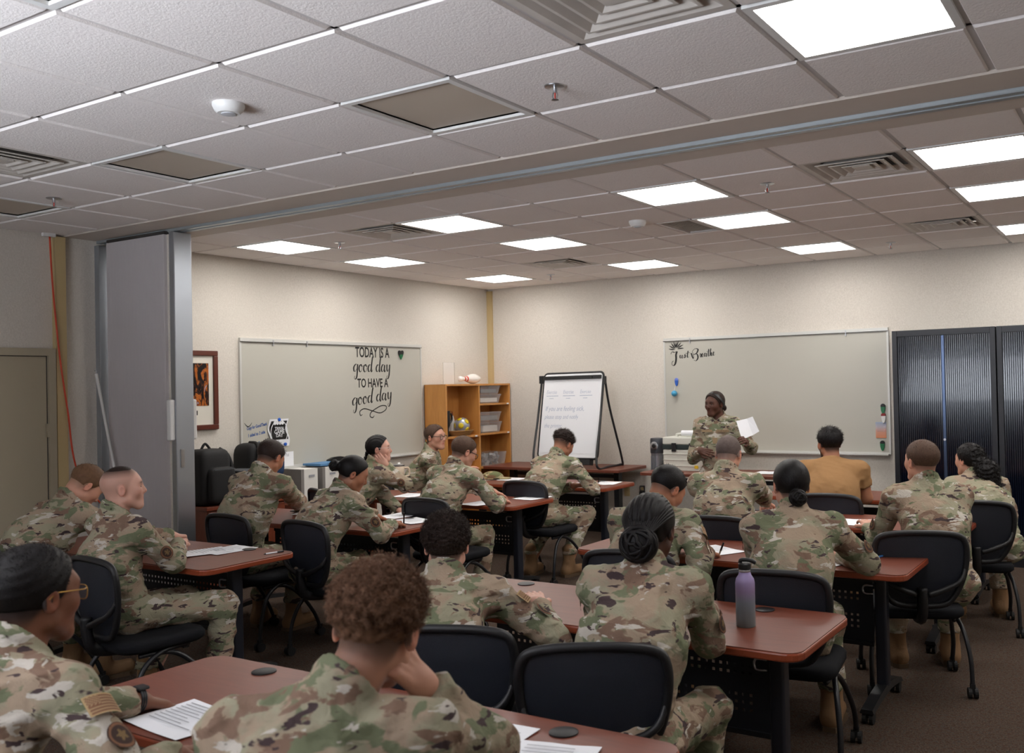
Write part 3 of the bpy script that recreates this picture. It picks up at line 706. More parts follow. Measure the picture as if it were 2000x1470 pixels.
# materials ------------------------------------------------------------------
def camo(name, base, tan, green, brown, dark, cream, s=1.0):
    m, nt, b = new_mat(name); tc = nt.nodes.new('ShaderNodeTexCoord'); oi = nt.nodes.new('ShaderNodeObjectInfo')
    vm = nt.nodes.new('ShaderNodeVectorMath'); vm.operation = 'MULTIPLY_ADD'
    cb = nt.nodes.new('ShaderNodeCombineXYZ'); nt.links.new(oi.outputs['Random'], cb.inputs[0]); nt.links.new(oi.outputs['Random'], cb.inputs[1])
    vm.inputs[1].default_value = (7, 13, 5); nt.links.new(cb.outputs[0], vm.inputs[0]); nt.links.new(tc.outputs['Object'], vm.inputs[2])
    v = mapping(nt, vm.outputs[0], (1, 1, 1.75)).outputs[0]
    v2 = mapping(nt, vm.outputs[0], (1, 1, 1.9), (0.3, 0.2, 0.5), (3, 1, 7)).outputs[0]
    v3 = mapping(nt, vm.outputs[0], (0.8, 0.8, 2.2), (0.15, -0.1, 0), (9, 4, 2)).outputs[0]
    def mask(vec, sc, lo, hi, det=4, ds=0.5, rg=0.55):
        n = noise(nt, vec, sc*s, det, rg, ds); return ramp(nt, n.outputs['Fac'], [(lo, (0, 0, 0)), (hi, (1, 1, 1))]).outputs['Color']
    c = mixc(nt, mask(v, 5.5, 0.44, 0.54), base, tan)
    c = mixc(nt, mask(v2, 7.0, 0.535, 0.56), c, green)
    c = mixc(nt, mask(v, 8.5, 0.575, 0.60), c, brown)
    c = mixc(nt, mask(v3, 11.0, 0.60, 0.615), c, cream)
    c = mixc(nt, mask(v3, 13.0, 0.615, 0.63, 3, 0.5), c, dark)
    nt.links.new(c, b.inputs['Base Color']); b.inputs['Roughness'].default_value = 0.85; b.inputs['Specular IOR Level'].default_value = 0.2
    w = noise(nt, mapping(nt, tc.outputs['Object'], (1, 1, 1)).outputs[0], 24, 3, 0.55, 1.5); bp = nt.nodes.new('ShaderNodeBump'); bp.inputs['Strength'].default_value = 0.55; bp.inputs['Distance'].default_value = 0.010
    nt.links.new(w.outputs['Fac'], bp.inputs['Height']); nt.links.new(bp.outputs['Normal'], b.inputs['Normal']); return m
MT['camo'] = camo('camouflage_cloth', srgb(148, 144, 122), srgb(156, 138, 119), srgb(110, 115, 90), srgb(122, 99, 84), srgb(70, 57, 58), srgb(186, 180, 170), 1.02)
MT['camo_small'] = camo('camouflage_cloth_fresh', srgb(152, 142, 108), srgb(164, 146, 108), srgb(104, 108, 74), srgb(118, 90, 66), srgb(62, 50, 44), srgb(190, 178, 150), 1.15)
MT['boot'] = mat('coyote_suede', srgb(134, 102, 70), 0.85, bump=(120, 0.3, 0.004), var=(8, 0.2))
MT['sole'] = mat('boot_sole', srgb(92, 72, 52), 0.8)
MT['tan_shirt'] = mat('tan_tshirt', srgb(152, 116, 78), 0.85, bump=(30, 0.3, 0.006), spec=0.2)
def vcol(name, rough, sss=0.0, bump=None):
    m, nt, b = new_mat(name); at = nt.nodes.new('ShaderNodeAttribute'); at.attribute_name = 'Col'; nt.links.new(at.outputs['Color'], b.inputs['Base Color']); b.inputs['Roughness'].default_value = rough
    if sss: b.inputs['Subsurface Weight'].default_value = sss; b.inputs['Subsurface Radius'].default_value = (0.02, 0.008, 0.005); b.inputs['Subsurface Scale'].default_value = 0.25
    b.inputs['Specular IOR Level'].default_value = 0.35
    if bump:
        tc = nt.nodes.new('ShaderNodeTexCoord'); n = noise(nt, tc.outputs['Object'], bump[0], 2); bp = nt.nodes.new('ShaderNodeBump'); bp.inputs['Strength'].default_value = bump[1]; bp.inputs['Distance'].default_value = 0.002
        nt.links.new(n.outputs['Fac'], bp.inputs['Height']); nt.links.new(bp.outputs['Normal'], b.inputs['Normal'])
    return m
MT['skin'] = vcol('skin', 0.5, 0.12, (160, 0.12)); MT['patch'] = vcol('embroidered_patch', 0.9, 0, (400, 0.4))
def hairmat(name, col, rough=0.45): return mat(name, col, rough+0.08, spec=0.22, var=(60, 0.35), bump=(420, 0.3, 0.003))
HAIR = {'black': hairmat('black_hair', srgb(18, 15, 16), 0.38), 'darkbrown': hairmat('dark_brown_hair', srgb(46, 34, 30), 0.45), 'brown': hairmat('brown_hair', srgb(112, 80, 60), 0.5), 'ltbrown': hairmat('light_brown_hair', srgb(106, 78, 56), 0.5), 'midbrown': hairmat('mid_brown_hair', srgb(80, 60, 48), 0.5), 'grey': hairmat('grey_brown_hair', srgb(96, 84, 80), 0.6)}
HC = {'black': srgb(30, 26, 27), 'darkbrown': srgb(48, 37, 33), 'brown': srgb(88, 66, 54), 'ltbrown': srgb(112, 86, 64), 'midbrown': srgb(78, 60, 50), 'grey': srgb(104, 92, 88)}
MT['eye'] = mat('eye_white', srgb(188, 182, 176), 0.3); MT['iris'] = mat('iris', srgb(40, 28, 22), 0.2)
SKIN = {'pale': srgb(206, 160, 142), 'fair': srgb(196, 146, 124), 'tan': srgb(164, 112, 86), 'brown': srgb(120, 78, 58), 'dark': srgb(84, 52, 40)}

HL_Z = np.array([-0.12, -0.08, -0.03, -0.005, 0.03, 0.06, 0.09, 0.13]); HL_F = np.array([-0.07, -0.055, -0.022, 0.020, 0.036, 0.056, 0.072, 0.09])
def unit(v): v = np.asarray(v, float); return v/(np.linalg.norm(v)+1e-12)
def head_frame(yaw, pitch, roll):
    y, p, r = map(math.radians, (yaw, pitch, roll))
    f = np.array([-math.sin(y)*math.cos(p), math.cos(y)*math.cos(p), -math.sin(p)]); rt = np.array([math.cos(y), math.sin(y), 0]); up = np.cross(rt, f)
    rt2 = math.cos(r)*rt+math.sin(r)*up; up2 = -math.sin(r)*rt+math.cos(r)*up
    return np.stack([rt2, f, up2], 1)
def ik(S, W, l1, l2, pole):
    d = W-S; D = np.linalg.norm(d); u = d/(D+1e-9)
    if D >= l1+l2-0.002: return S+u*D*l1/(l1+l2)
    D = max(D, abs(l1-l2)+0.01); a = (l1*l1-l2*l2+D*D)/(2*D); h = math.sqrt(max(l1*l1-a*a, 0)); p = np.asarray(pole, float); p = p-u*(p @ u); p = unit(p)
    return S+u*a+p*h
def hand_prims(W, dirn, dors, side, curl, spread=0.10, thumb=0.9, s=1.0):
    """cones (a, b, ra, rb) of a palm, four fingers and a thumb; side = +1 right hand, -1 left hand"""
    d = unit(dirn); n = unit(dors-d*(dors @ d)); lat = np.cross(n, d)*side*-1.0     # towards the thumb
    C = []; palm = 0.085*s
    for i, off in enumerate((0.030, 0.010, -0.010, -0.028)):
        k = W+d*palm*(1.0 if i in (1, 2) else 0.94)+lat*off*s
        C.append((W+lat*off*0.55*s, k, 0.0165*s, 0.0125*s))
        ln = (0.041, 0.046, 0.042, 0.033)[i]*s; cu = curl if np.isscalar(curl) else curl[i]
        dd = unit(d+lat*spread*(1.2-0.8*i)); p = k; ang = 0.0
        for j, (fr, r_) in enumerate(((1.0, 0.0098), (0.66, 0.0090), (0.5, 0.0080))):
            ang += cu*(0.8 if j == 0 else 1.0); q = p+(dd*math.cos(ang)-n*math.sin(ang))*ln*fr; C.append((p, q, r_*s, (r_-0.0007)*s)); p = q
    t0 = W+d*0.022*s+lat*0.026*s-n*0.006*s; t1 = t0+unit(d*0.75+lat*thumb-n*0.25)*0.042*s; t2 = t1+unit(d*1.0+lat*thumb*0.25-n*0.35)*0.032*s; t3 = t2+unit(d*1.0-n*0.35-lat*0.1)*0.024*s
    C += [(W+lat*0.01, t0, 0.018*s, 0.0155*s), (t0, t1, 0.0145*s, 0.0115*s), (t1, t2, 0.0112*s, 0.0098*s), (t2, t3, 0.0098*s, 0.008*s)]
    return C, lat, n
PEOPLE = {}
def person(key, label, head, yaw, pitch=0, roll=0, byaw=None, side=0.0, hip=None, sw=0.188, bulk=1.0, wr=None, wl=None, poleR=None, poleL=None, hand='rest', handL=None,
           skin='fair', hair='brown', style='short', outfit='camo', near=1, knees=None, feet=None, stand=False, glasses=None, flag=True, unitp=True, chair=None, dorsR=None, dorsL=None, hs=1.0,
           shR=(0, 0, 0), shL=(0, 0, 0), eR=None, eL=None, nsh=0.0, hdirR=None, hdirL=None, extra=None, stubble=0.0, beard=False, lean=0.03, seat_z=0.55):
    rng = np.random.default_rng(abs(hash(key)) % 9999 if False else sum(ord(c)*(i+3) for i, c in enumerate(key)))
    H = np.asarray(head, float); byaw = yaw if byaw is None else byaw
    Rh = head_frame(yaw, pitch, roll); hr, hf, hu = Rh[:, 0], Rh[:, 1], Rh[:, 2]
    Rb = head_frame(byaw, 0, 0); br, bf = Rb[:, 0], Rb[:, 1]; UP = np.array([0, 0, 1.0])
    N = H-hu*0.092*hs-hf*0.028-UP*0.062-bf*0.022+br*nsh
    if stand: P = np.array([N[0]-bf[0]*0.0, N[1]-bf[1]*0.0, N[2]-0.50])
    elif hip is not None: P = np.array([hip[0], hip[1], seat_z])
    else:
        dz = N[2]-seat_z; hor = math.sqrt(max(0.54**2-dz*dz, 0.0016)); P = np.array([N[0], N[1], 0])-bf*hor+br*side; P[2] = seat_z
    sp = unit(N-P); root = thing('person', label, 'person', (P[0], P[1], 0))
    org = np.array([P[0], P[1], 0.0])
    SR = N+br*sw-sp*0.055+bf*0.015+np.asarray(shR); SL = N-br*sw-sp*0.055+bf*0.015+np.asarray(shL)
    if wr is None: wr = N+bf*0.30+br*0.10; wr[2] = 0.785
    if wl is None: wl = N+bf*0.30-br*0.10; wl[2] = 0.785
    wr = np.asarray(wr, float); wl = np.asarray(wl, float)
    l1, l2 = 0.285*hs, 0.255*hs
    def fixw(S, W):
        d = W-S; D = np.linalg.norm(d); mx = (l1+l2)*0.995
        return S+d*(mx/D) if D > mx else W
    wr, wl = fixw(SR, wr), fixw(SL, wl)
    ER = ik(SR, wr, l1, l2, br*0.6-UP*0.8-bf*0.1 if poleR is None else poleR); EL = ik(SL, wl, l1, l2, -br*0.6-UP*0.8-bf*0.1 if poleL is None else poleL)
    if eR is not None: ER = np.asarray(eR, float)
    if eL is not None: EL = np.asarray(eL, float)
    # legs
    hipR, hipL = P+br*0.085+UP*-0.01, P-br*0.085+UP*-0.01
    if stand:
        KR, KL = hipR+br*0.01-UP*0.43+bf*0.02, hipL-br*0.01-UP*0.43+bf*0.02; AR = np.array([*(KR+br*0.01)[:2], 0.09]); AL = np.array([*(KL-br*0.01)[:2], 0.09])
    else:
        kn = knees or ((0.42, 0.06), (0.42, 0.06)); ft = feet or ((0.36, 0.07), (0.36, 0.07))
        KR = P+bf*kn[0][0]+br*(0.085+kn[0][1]); KR[2] = 0.515; KL = P+bf*kn[1][0]-br*(0.085+kn[1][1]); KL[2] = 0.515
        AR = P+bf*ft[0][0]+br*(0.085+ft[0][1]); AR[2] = 0.10; AL = P+bf*ft[1][0]-br*(0.085+ft[1][1]); AL[2] = 0.10
    # torso frame
    tr = unit((SR-SL)-sp*((SR-SL) @ sp)); tf = np.cross(sp, tr)
    RT = np.stack([tr, tf, sp], 1); mid = (P+N)/2-tf*(0.02+lean)
    chest = N-sp*0.17-tf*0.005; belly = P+sp*0.04
    ph = rng.uniform(0, 6.28, 12); kv = rng.normal(size=(6, 3)); kv /= np.linalg.norm(kv, axis=1)[:, None]
    def folds(vol, amp):
        x, y, z = vol.ax[0][:, None, None], vol.ax[1][None, :, None], vol.ax[2][None, None, :]
        acc = 0
        for i in range(5):
            w = (22, 34, 50, 74, 95)[i]; a = (0.8, 0.9, 0.9, 0.8, 0.5)[i]; q = kv[i]*np.array([0.8, 0.8, 1.25])
            acc = acc+a*(1-2*np.abs(np.sin(0.5*w*(q[0]*x+q[1]*y+q[2]*z)+ph[i]+1.7*np.sin(w*0.45*(kv[5-i][1]*x-kv[5-i][0]*y+kv[5-i][2]*z)+ph[i+5]))))
        vol.v -= (amp*np.clip(acc, -1.6, 1.6)).astype(np.float32)
    hj = {2: 0.0075, 1: 0.0105, 0: 0.012}[near]
    short = outfit == 'tshirt'
    pts = np.stack([P, N, SR, SL, ER, EL, wr, wl, chest, mid]); lo, hi = pts.min(0)-0.23, pts.max(0)+0.23; lo[2] = max(lo[2], P[2]-0.17)
    V = Vol(lo, hi, hj); b_ = bulk
    V.ecap(belly, mid, 0.158*b_, 0.168*b_, RT, (1.0, 0.76, 1.0), 0.01); V.ecap(mid, chest, 0.168*b_, 0.172*b_, RT, (1.0, 0.72, 1.0), 0.06)
    V.cone(SL-sp*0.015+tr*0.02, SR-sp*0.015-tr*0.02, 0.070, 0.070, 0.06)
    for S in (SR, SL): V.cone(N-sp*0.02, S, 0.066, 0.068, 0.05)
    for sd, S, E, W in ((1, SR, ER, wr), (-1, SL, EL, wl)):
        if short:
            E2 = S+(E-S)*0.62; V.cone(S, E2, 0.074, 0.068, 0.035, clip=[(E2, unit(E-S))])
        else:
            V.cone(S, E, 0.067, 0.059, 0.03); u = unit(W-E); Wc = W-u*0.012
            V.cone(E, Wc, 0.059, 0.046, 0.03, clip=[(Wc, u)]); V.cone(Wc-u*0.04, Wc, 0.049, 0.048, 0.006, clip=[(Wc, u), (Wc-u*0.04, -u)])
    folds(V, 0.0028 if short else 0.0042)
    nk = unit(H-hu*0.07-hf*0.02-N)
    ct = N+nk*(0.02 if short else 0.060)-tf*0.01; cn = unit(nk+tf*0.45); cr = 1.0 if sw > 0.175 else 0.9
    V.cone(N-nk*0.035, ct, 0.088*cr if not short else 0.074, (0.074 if not short else 0.064)*cr, 0.022, clip=[(ct, cn)])
    if not short:
        V.cone(ct-nk*0.030, ct, 0.084*cr, 0.079*cr, 0.004, clip=[(ct, cn), (ct-nk*0.032, -cn)])
        V.cone(N+nk*0.0, ct+nk*0.06, 0.066*cr, 0.068*cr, 0.003, op='s', clip=[(N+nk*0.035, -nk)])
    if stand:   # open collar: carve a V at the throat
        V.cone(N+tf*0.13-sp*0.09, N+tf*0.07+sp*0.09, 0.012, 0.05, 0.01, op='s')
    jv, jf = main_island(*V.mesh())
    np_mesh('tshirt' if short else 'jacket', smooth_mesh(jv, jf, 1), jf, MT['tan_shirt'] if short else MT['camo'], root, org)
    # trousers
    pts = np.stack([P, KR, KL, AR, AL]); lo, hi = pts.min(0)-0.20, pts.max(0)+0.20; lo[2] = 0.10; hi[2] = P[2]+0.12
    V = Vol(lo, hi, hj*1.15)
    V.ecap(P-UP*0.015-br*0.04, P-UP*0.015+br*0.04, 0.135*b_, 0.135*b_, np.stack([br, bf, UP], 1), (1, 0.95, 0.85), 0.01)
    if stand: V.ecap(P, P+UP*0.12, 0.15, 0.15, np.stack([br, bf, UP], 1), (1, 0.72, 1), 0.03)
    for h_, K, A in ((hipR, KR, AR), (hipL, KL, AL)):
        V.cone(h_, K, 0.094*b_, 0.076, 0.04); A2 = A+UP*0.10; V.cone(K, A2, 0.076, 0.068, 0.03, clip=[(A2-UP*0.02, -UP)])
    folds(V, 0.0048); tv, tf_ = V.mesh(); np_mesh('trousers', smooth_mesh(tv, tf_, 1), tf_, MT['camo'], root, org)
    # boots
    for sd, K, A in ((1, KR, AR), (-1, KL, AL)):
        fd = unit(bf+br*sd*0.18); V = Vol(A-np.array([0.3, 0.3, 0.12]), A+np.array([0.3, 0.3, 0.2]), hj)
        g = A.copy(); g[2] = 0.05
        V.cone(A+UP*0.13+unit(K-A)*0.0, A, 0.056, 0.05, 0.01); V.cone(A, g-fd*0.03, 0.05, 0.048, 0.03); V.cone(g-fd*0.035, g+fd*0.15, 0.045, 0.041, 0.03)
        S = (slice(None),)*3; x, y, z = V.P(S); V.v = np.maximum(V.v, (0.004-z)+0*V.v).astype(np.float32)
        bv, bff = V.mesh(); bo = np_mesh('boot', smooth_mesh(bv, bff, 1), bff, MT['boot'], root, org)
        sv = [g-fd*0.082, g-fd*0.04, g+fd*0.06, g+fd*0.192]; lat = np.cross(fd, UP)
        pl = [(a, w) for a, w in ((-0.082, 0.03), (-0.04, 0.047), (0.06, 0.044), (0.14, 0.048), (0.192, 0.022))]
        poly = [(a, w) for a, w in pl]+[(a, -w) for a, w in pl[::-1]]
        Ms = Matrix(((fd[0], lat[0], 0, g[0]-org[0]), (fd[1], lat[1], 0, g[1]-org[1]), (0, 0, 1, 0), (0, 0, 0, 1)))
        MB().prism(poly, 0.0, 0.024, Ms).build('sole', MT['sole'], bo)
    # body ---------------------------------------------------------------
    sk = np.array(SKIN[skin]); hcol = np.array(HC[hair])
    def hl(x, y, z): return H+hr*x*hs+hf*y*hs+hu*z*hs
    hh = {2: 0.0042, 1: 0.0052, 0: 0.006}[near]
    pts = np.stack([H, N]); lo, hi = pts.min(0)-0.16, pts.max(0)+0.16; lo[2] = N[2]-0.05; V = Vol(lo, hi, hh)
    V.ell(hl(0, -0.012, 0.028), Rh, (0.0765*hs, 0.098*hs, 0.086*hs), 0.0); V.ell(hl(0, 0.03, -0.02), Rh, (0.066*hs, 0.062*hs, 0.085*hs), 0.03)
    for sx in (-1, 1):
        V.cone(hl(sx*0.05, 0.012, -0.062), hl(sx*0.018, 0.066, -0.098), 0.022*hs, 0.020*hs, 0.025); V.ell(hl(sx*0.040, 0.056, -0.024), Rh, (0.027, 0.028, 0.028), 0.025)
    V.cone(hl(-0.012, 0.072, -0.100), hl(0.012, 0.072, -0.100), 0.020*hs, 0.020*hs, 0.02)
    fem = 0.7 if sw < 0.18 else 1.0
    V.cone(hl(-0.036, 0.070, 0.024), hl(0.036, 0.070, 0.024), 0.0165*hs, 0.0165*hs, 0.022)
    for sx in (-1, 1): V.ell(hl(sx*0.031, 0.096, 0.002), Rh, (0.017, 0.0125, 0.0095), 0.010, 's')
    V.cone(hl(0, 0.081, 0.016), hl(0, 0.105, -0.026), 0.0080, 0.0105, 0.014); V.cone(hl(0, 0.100, -0.031), hl(0, 0.085, -0.040), 0.0095, 0.008, 0.008)
    for sx in (-1, 1): V.ell(hl(sx*0.0115, 0.092, -0.032), Rh, (0.009, 0.010, 0.008), 0.006)
    V.ell(hl(0, 0.074, -0.062), Rh, (0.030, 0.020, 0.026), 0.02)
    V.cone(hl(-0.017, 0.087, -0.0585), hl(0.017, 0.087, -0.0585), 0.0072, 0.0072, 0.006); V.cone(hl(-0.014, 0.086, -0.0715), hl(0.014, 0.086, -0.0715), 0.008, 0.008, 0.006)
    V.cone(hl(-0.021, 0.096, -0.0648), hl(0.021, 0.096, -0.0648), 0.0022, 0.0022, 0.004, op='s')
    for sx in (-1, 1):
        Re = np.stack([unit(hr+sx*-hf*0.35), unit(hf+sx*hr*0.35), hu], 1)
        V.ell(hl(sx*0.079, -0.010, -0.010), Re, (0.010, 0.020, 0.032), 0.006); V.ell(hl(sx*0.090, -0.006, -0.008), Re, (0.007, 0.011, 0.019), 0.005, 's')
    V.cone(hl(0, -0.03, -0.055), N+nk*0.02, 0.054*hs if sw > 0.17 else 0.047, 0.060*hs if sw > 0.17 else 0.052, 0.03); V.cone(N+nk*0.02, N-sp*0.06, 0.060, 0.08, 0.02)
    hv, hf_ = main_island(*V.mesh()); hv = smooth_mesh(hv, hf_, 1)
    q = (hv-H) @ Rh/hs; x, y, z = q.T
    col = np.tile(sk, (len(hv), 1))
    red = np.exp(-(((np.abs(x)-0.045)/0.022)**2+((y-0.06)/0.03)**2+((z+0.025)/0.025)**2))+np.exp(-((x/0.014)**2+((y-0.11)/0.02)**2+((z+0.028)/0.015)**2))+1.1*(np.abs(x) > 0.076)*(np.abs(z+0.01) < 0.036)*(np.abs(y+0.01) < 0.03)
    f_red = np.array([1.03, 0.88, 0.86]); col = col*(1+np.clip(red, 0, 1)[:, None]*(f_red-1))
    lip = np.exp(-((x/0.021)**4+((z+0.0645)/0.0115)**4))*(y > 0.07); col = col*(1-lip[:, None])+lip[:, None]*sk*np.array([0.86, 0.58, 0.58])
    brow = np.exp(-(((np.abs(x)-0.033)/0.019)**4+((z-0.0235+0.10*(np.abs(x)-0.033))/0.0048)**2))*(y > 0.06); col = col*(1-0.85*brow[:, None])+0.85*brow[:, None]*hcol
    gl = y-np.interp(z, HL_Z, HL_F); scalp = 1/(1+np.exp(gl/0.0035)); scalp *= 1/(1+np.exp(-(z+0.064)/0.009))
    k_fade = {'bald_fade': 0.42, 'buzz': 0.8, 'fade': 0.88, 'curlfade': 0.8}.get(style, 0.95)
    hfade = k_fade if style not in ('bald_fade', 'fade', 'curlfade') else k_fade*np.clip((z+0.075)/0.07, 0.12, 1)
    if style == 'bald_fade': hfade = 0.22*np.clip((z+0.07)/0.07, 0, 1)+0.62*np.clip((z-0.055)/0.035, 0, 1)*np.clip((0.075-y)/0.04, 0, 1)
    a = (scalp*hfade*(np.abs(x) < 0.083))[:, None]; col = col*(1-a)+a*hcol
    if beard or stubble:
        bm = np.exp(-np.clip(z+0.045+0.25*np.maximum(np.abs(x)-0.05, 0), 0, 1)/0.008)*(y > -0.005)*(z > -0.125)*(1-np.clip(lip, 0, 1)); bm *= np.clip((y+0.005)/0.02, 0, 1); bm = np.clip(bm, 0, 1)*(0.9 if beard else stubble); col = col*(1-bm[:, None])+bm[:, None]*hcol
    BV, BF, BC = [hv], [hf_], [col]; nb = len(hv)
    # hands with forearms
    for sd, E, W, dors, pose in ((1, ER, wr, dorsR, hand), (-1, EL, wl, dorsL, handL or hand)):
        u = unit(W-E); dn = UP+0.0*u if dors is None else np.asarray(dors, float); s_ = hs*(0.93 if sw < 0.175 else 1.0)
        if abs(u @ unit(dn)) > 0.92: dn = bf*-1.0
        curl = {'rest': 0.28, 'flat': 0.10, 'fist': 1.25, 'write': (0.75, 0.85, 0.95, 1.0), 'cheek': 0.75, 'hold': 0.6}[pose]
        if pose in ('rest', 'flat', 'write') and dors is None: u = unit(u+np.array([0, 0, -0.15]))
        hd = hdirR if sd > 0 else hdirL
        if hd is not None: u = unit(hd)
        C, lat, nn = hand_prims(W, u, dn, sd, curl, 0.10, 0.35 if pose == 'fist' else 0.8, s_)
        ap = np.array([c[0] for c in C]+[c[1] for c in C]); E2 = S_ = E+(W-E)*(0.35 if not short else 0.0)
        if short: ap = np.concatenate([ap, E[None], (SR if sd > 0 else SL)[None]*0.5+E[None]*0.5])
        else: ap = np.concatenate([ap, (W-unit(W-E)*0.09)[None]])
        V = Vol(ap.min(0)-(0.075 if short else 0.035), ap.max(0)+(0.075 if short else 0.035), {2: 0.0036, 1: 0.0042, 0: 0.005}[near]*(1.35 if short else 1))
        for (a, b2, ra, rb) in C: V.cone(a, b2, ra, rb, 0.006)
        V.cone(W+u*0.012, W-unit(W-E)*0.10, 0.027*s_, 0.033*s_, 0.018)
        if short:
            V.cone(W-unit(W-E)*0.05, E, 0.031, 0.046, 0.02); V.cone(E, (SR if sd > 0 else SL), 0.046, 0.056, 0.02)
        else: V.cone(W-unit(W-E)*0.08, E2, 0.033*s_, 0.038, 0.01)
        av, af = main_island(*V.mesh()); av = smooth_mesh(av, af, 1); cc = np.tile(sk, (len(av), 1))
        for (a, b2, ra, rb) in C[:]:
            kk = np.exp(-((np.linalg.norm(av-np.asarray(a), axis=1))/0.009)**2); cc *= (1-0.10*kk[:, None]*np.array([0.2, 1, 1]))
        BV.append(av); BF.append(af+nb); BC.append(cc); nb += len(av)
        PEOPLE.setdefault(key, {})['R' if sd > 0 else 'L'] = dict(W=W, u=u, lat=lat, n=nn, C=C, E=E)
    # trunk and limbs under the clothes: the same figure carried on inside them
    pts = np.stack([P, N, SR, SL, ER, EL, KR, KL, AR, AL]); V = Vol(pts.min(0)-0.16, pts.max(0)+0.16, 0.022)
    V.ecap(belly, mid, 0.105, 0.115, RT, (1, 0.7, 1), 0.01); V.ecap(mid, chest, 0.115, 0.12, RT, (1, 0.7, 1), 0.05); V.cone(chest, N+nk*0.01, 0.085, 0.046, 0.04)
    for S, E, W in ((SR, ER, wr), (SL, EL, wl)): V.cone(N-sp*0.04, S, 0.042, 0.044, 0.03); V.cone(S, E, 0.042, 0.036, 0.02); V.cone(E, E+(W-E)*0.62, 0.042, 0.041, 0.01)
    for h_, K, A in ((hipR, KR, AR), (hipL, KL, AL)): V.cone(h_, K, 0.062, 0.046, 0.03); V.cone(K, A, 0.045, 0.034, 0.02)
    iv, if_ = main_island(*V.mesh()); BV.append(iv); BF.append(if_+nb); BC.append(np.tile(sk, (len(iv), 1)))
    body = np_mesh('body', np.concatenate(BV), np.concatenate(BF), MT['skin'], root, org, True, np.concatenate(BC))
    for sx in (-1, 1):
        c = hl(sx*0.031, 0.0745, 0.002)-org; e = MB().ball(c, 0.0125, 12, 8).build('eye', MT['eye'], body, True)
        gz = unit(hf-hu*0.25); MB().ball(c+gz*0.0058, 0.0084, 10, 6).build('iris', MT['iris'], e, True)
        up_ = MB()
        # upper eyelid: a small shell over the ball
        vv = []; 
        for i in range(5):
            for j in range(9):
                th = math.radians(10+i*20); al_ = math.radians(-70+j*17.5)
                vv.append(c+(hu*math.cos(th)+(hf*math.cos(al_)+hr*math.sin(al_))*math.sin(th))*0.0136)
        lid = np.array(vv); fl_ = np.array([[i*9+j, i*9+j+1, (i+1)*9+j+1, (i+1)*9+j] for i in range(4) for j in range(8)])
        np_mesh('eyelid', lid, fl_, MT['skin'], body, np.zeros(3), True, np.tile(sk*0.85, (len(lid), 1)))
    # hair ----------------------------------------------------------------
    make_hair(style, hair, root, org, H, Rh, hs, near, rng, hl)
    if glasses: make_glasses(root, org, hl, glasses)
    # patches
    if outfit == 'camo':
        for sd, S, E, items in ((1, SR, ER, (('flag_patch', 0.34) if flag else None, ('unit_patch', 0.66) if unitp else None)), (-1, SL, EL, (('unit_patch', 0.60),))):
            for it in items:
                if it: make_patch(root, org, S, E, sd*br, it[0], it[1], near)
    if chair is not None:
        cx, cy, crz, clab = chair; CHAIRS.append((cx, cy, crz, clab))
    info = PEOPLE.setdefault(key, {}); info.update(dict(root=root, org=org, H=H, Rh=Rh, N=N, P=P, SR=SR, SL=SL, ER=ER, EL=EL, wr=wr, wl=wl, br=br, bf=bf, tf=tf, sp=sp, tr=tr))
    return info
def make_patch(root, org, S, E, out, kind, t, near):
    u = unit(E-S); o = unit(out-u*(out @ u)); s = np.cross(u, o); c = S+(E-S)*t
    rad = 0.067+(0.059-0.067)*t+0.010; NU, NV = (28, 20) if near == 2 else (16, 12); w, h = (0.086, 0.055) if kind == 'flag_patch' else (0.066, 0.072)
    V = []; C = []
    cols = dict(a=np.array(srgb(120, 84, 62)), b=np.array(srgb(170, 146, 112)), e=np.array(srgb(176, 150, 110)), d=np.array(srgb(60, 44, 38)), t=np.array(srgb(116, 94, 62)))
    for i in range(NU+1):
        for j in range(NV+1):
            a, b_ = (i/NU-0.5)*w, (j/NV-0.5)*h
            if kind == 'unit_patch':
                x, y = 2*a/w, 2*b_/h; m_ = max(abs(x), abs(y), 1e-6); k = m_/math.hypot(x, y) if (x or y) else 1; a *= k; b_ *= k
            an = a/rad; V.append(c+u*b_+(o*math.cos(an)+s*math.sin(an))*rad)
            if kind == 'flag_patch':
                x, y = a/w+0.5, b_/h+0.5
                if min(x, 1-x) < 0.05 or min(y, 1-y) < 0.07: cc = cols['e']
                elif y < 0.55 and x > 0.58: cc = cols['a'] if (int(x*30)+int(y*22)) % 3 else cols['b']
                else: cc = cols['a'] if int(y*13) % 2 else cols['b']
            else:
                rr = math.hypot(2*a/w, 2*b_/h); st = math.cos(5*math.atan2(b_, a)); cc = cols['d'] if rr > 0.9 else cols['a'] if rr > 0.72 else cols['t'] if rr < 0.34+0.12*st else cols['d']
            C.append(cc)
    V = np.array(V); F = np.array([[i*(NV+1)+j, (i+1)*(NV+1)+j, (i+1)*(NV+1)+j+1, i*(NV+1)+j+1] for i in range(NU) for j in range(NV)])
    np_mesh(kind, V, F, MT['patch'], root, org, True, np.array(C))
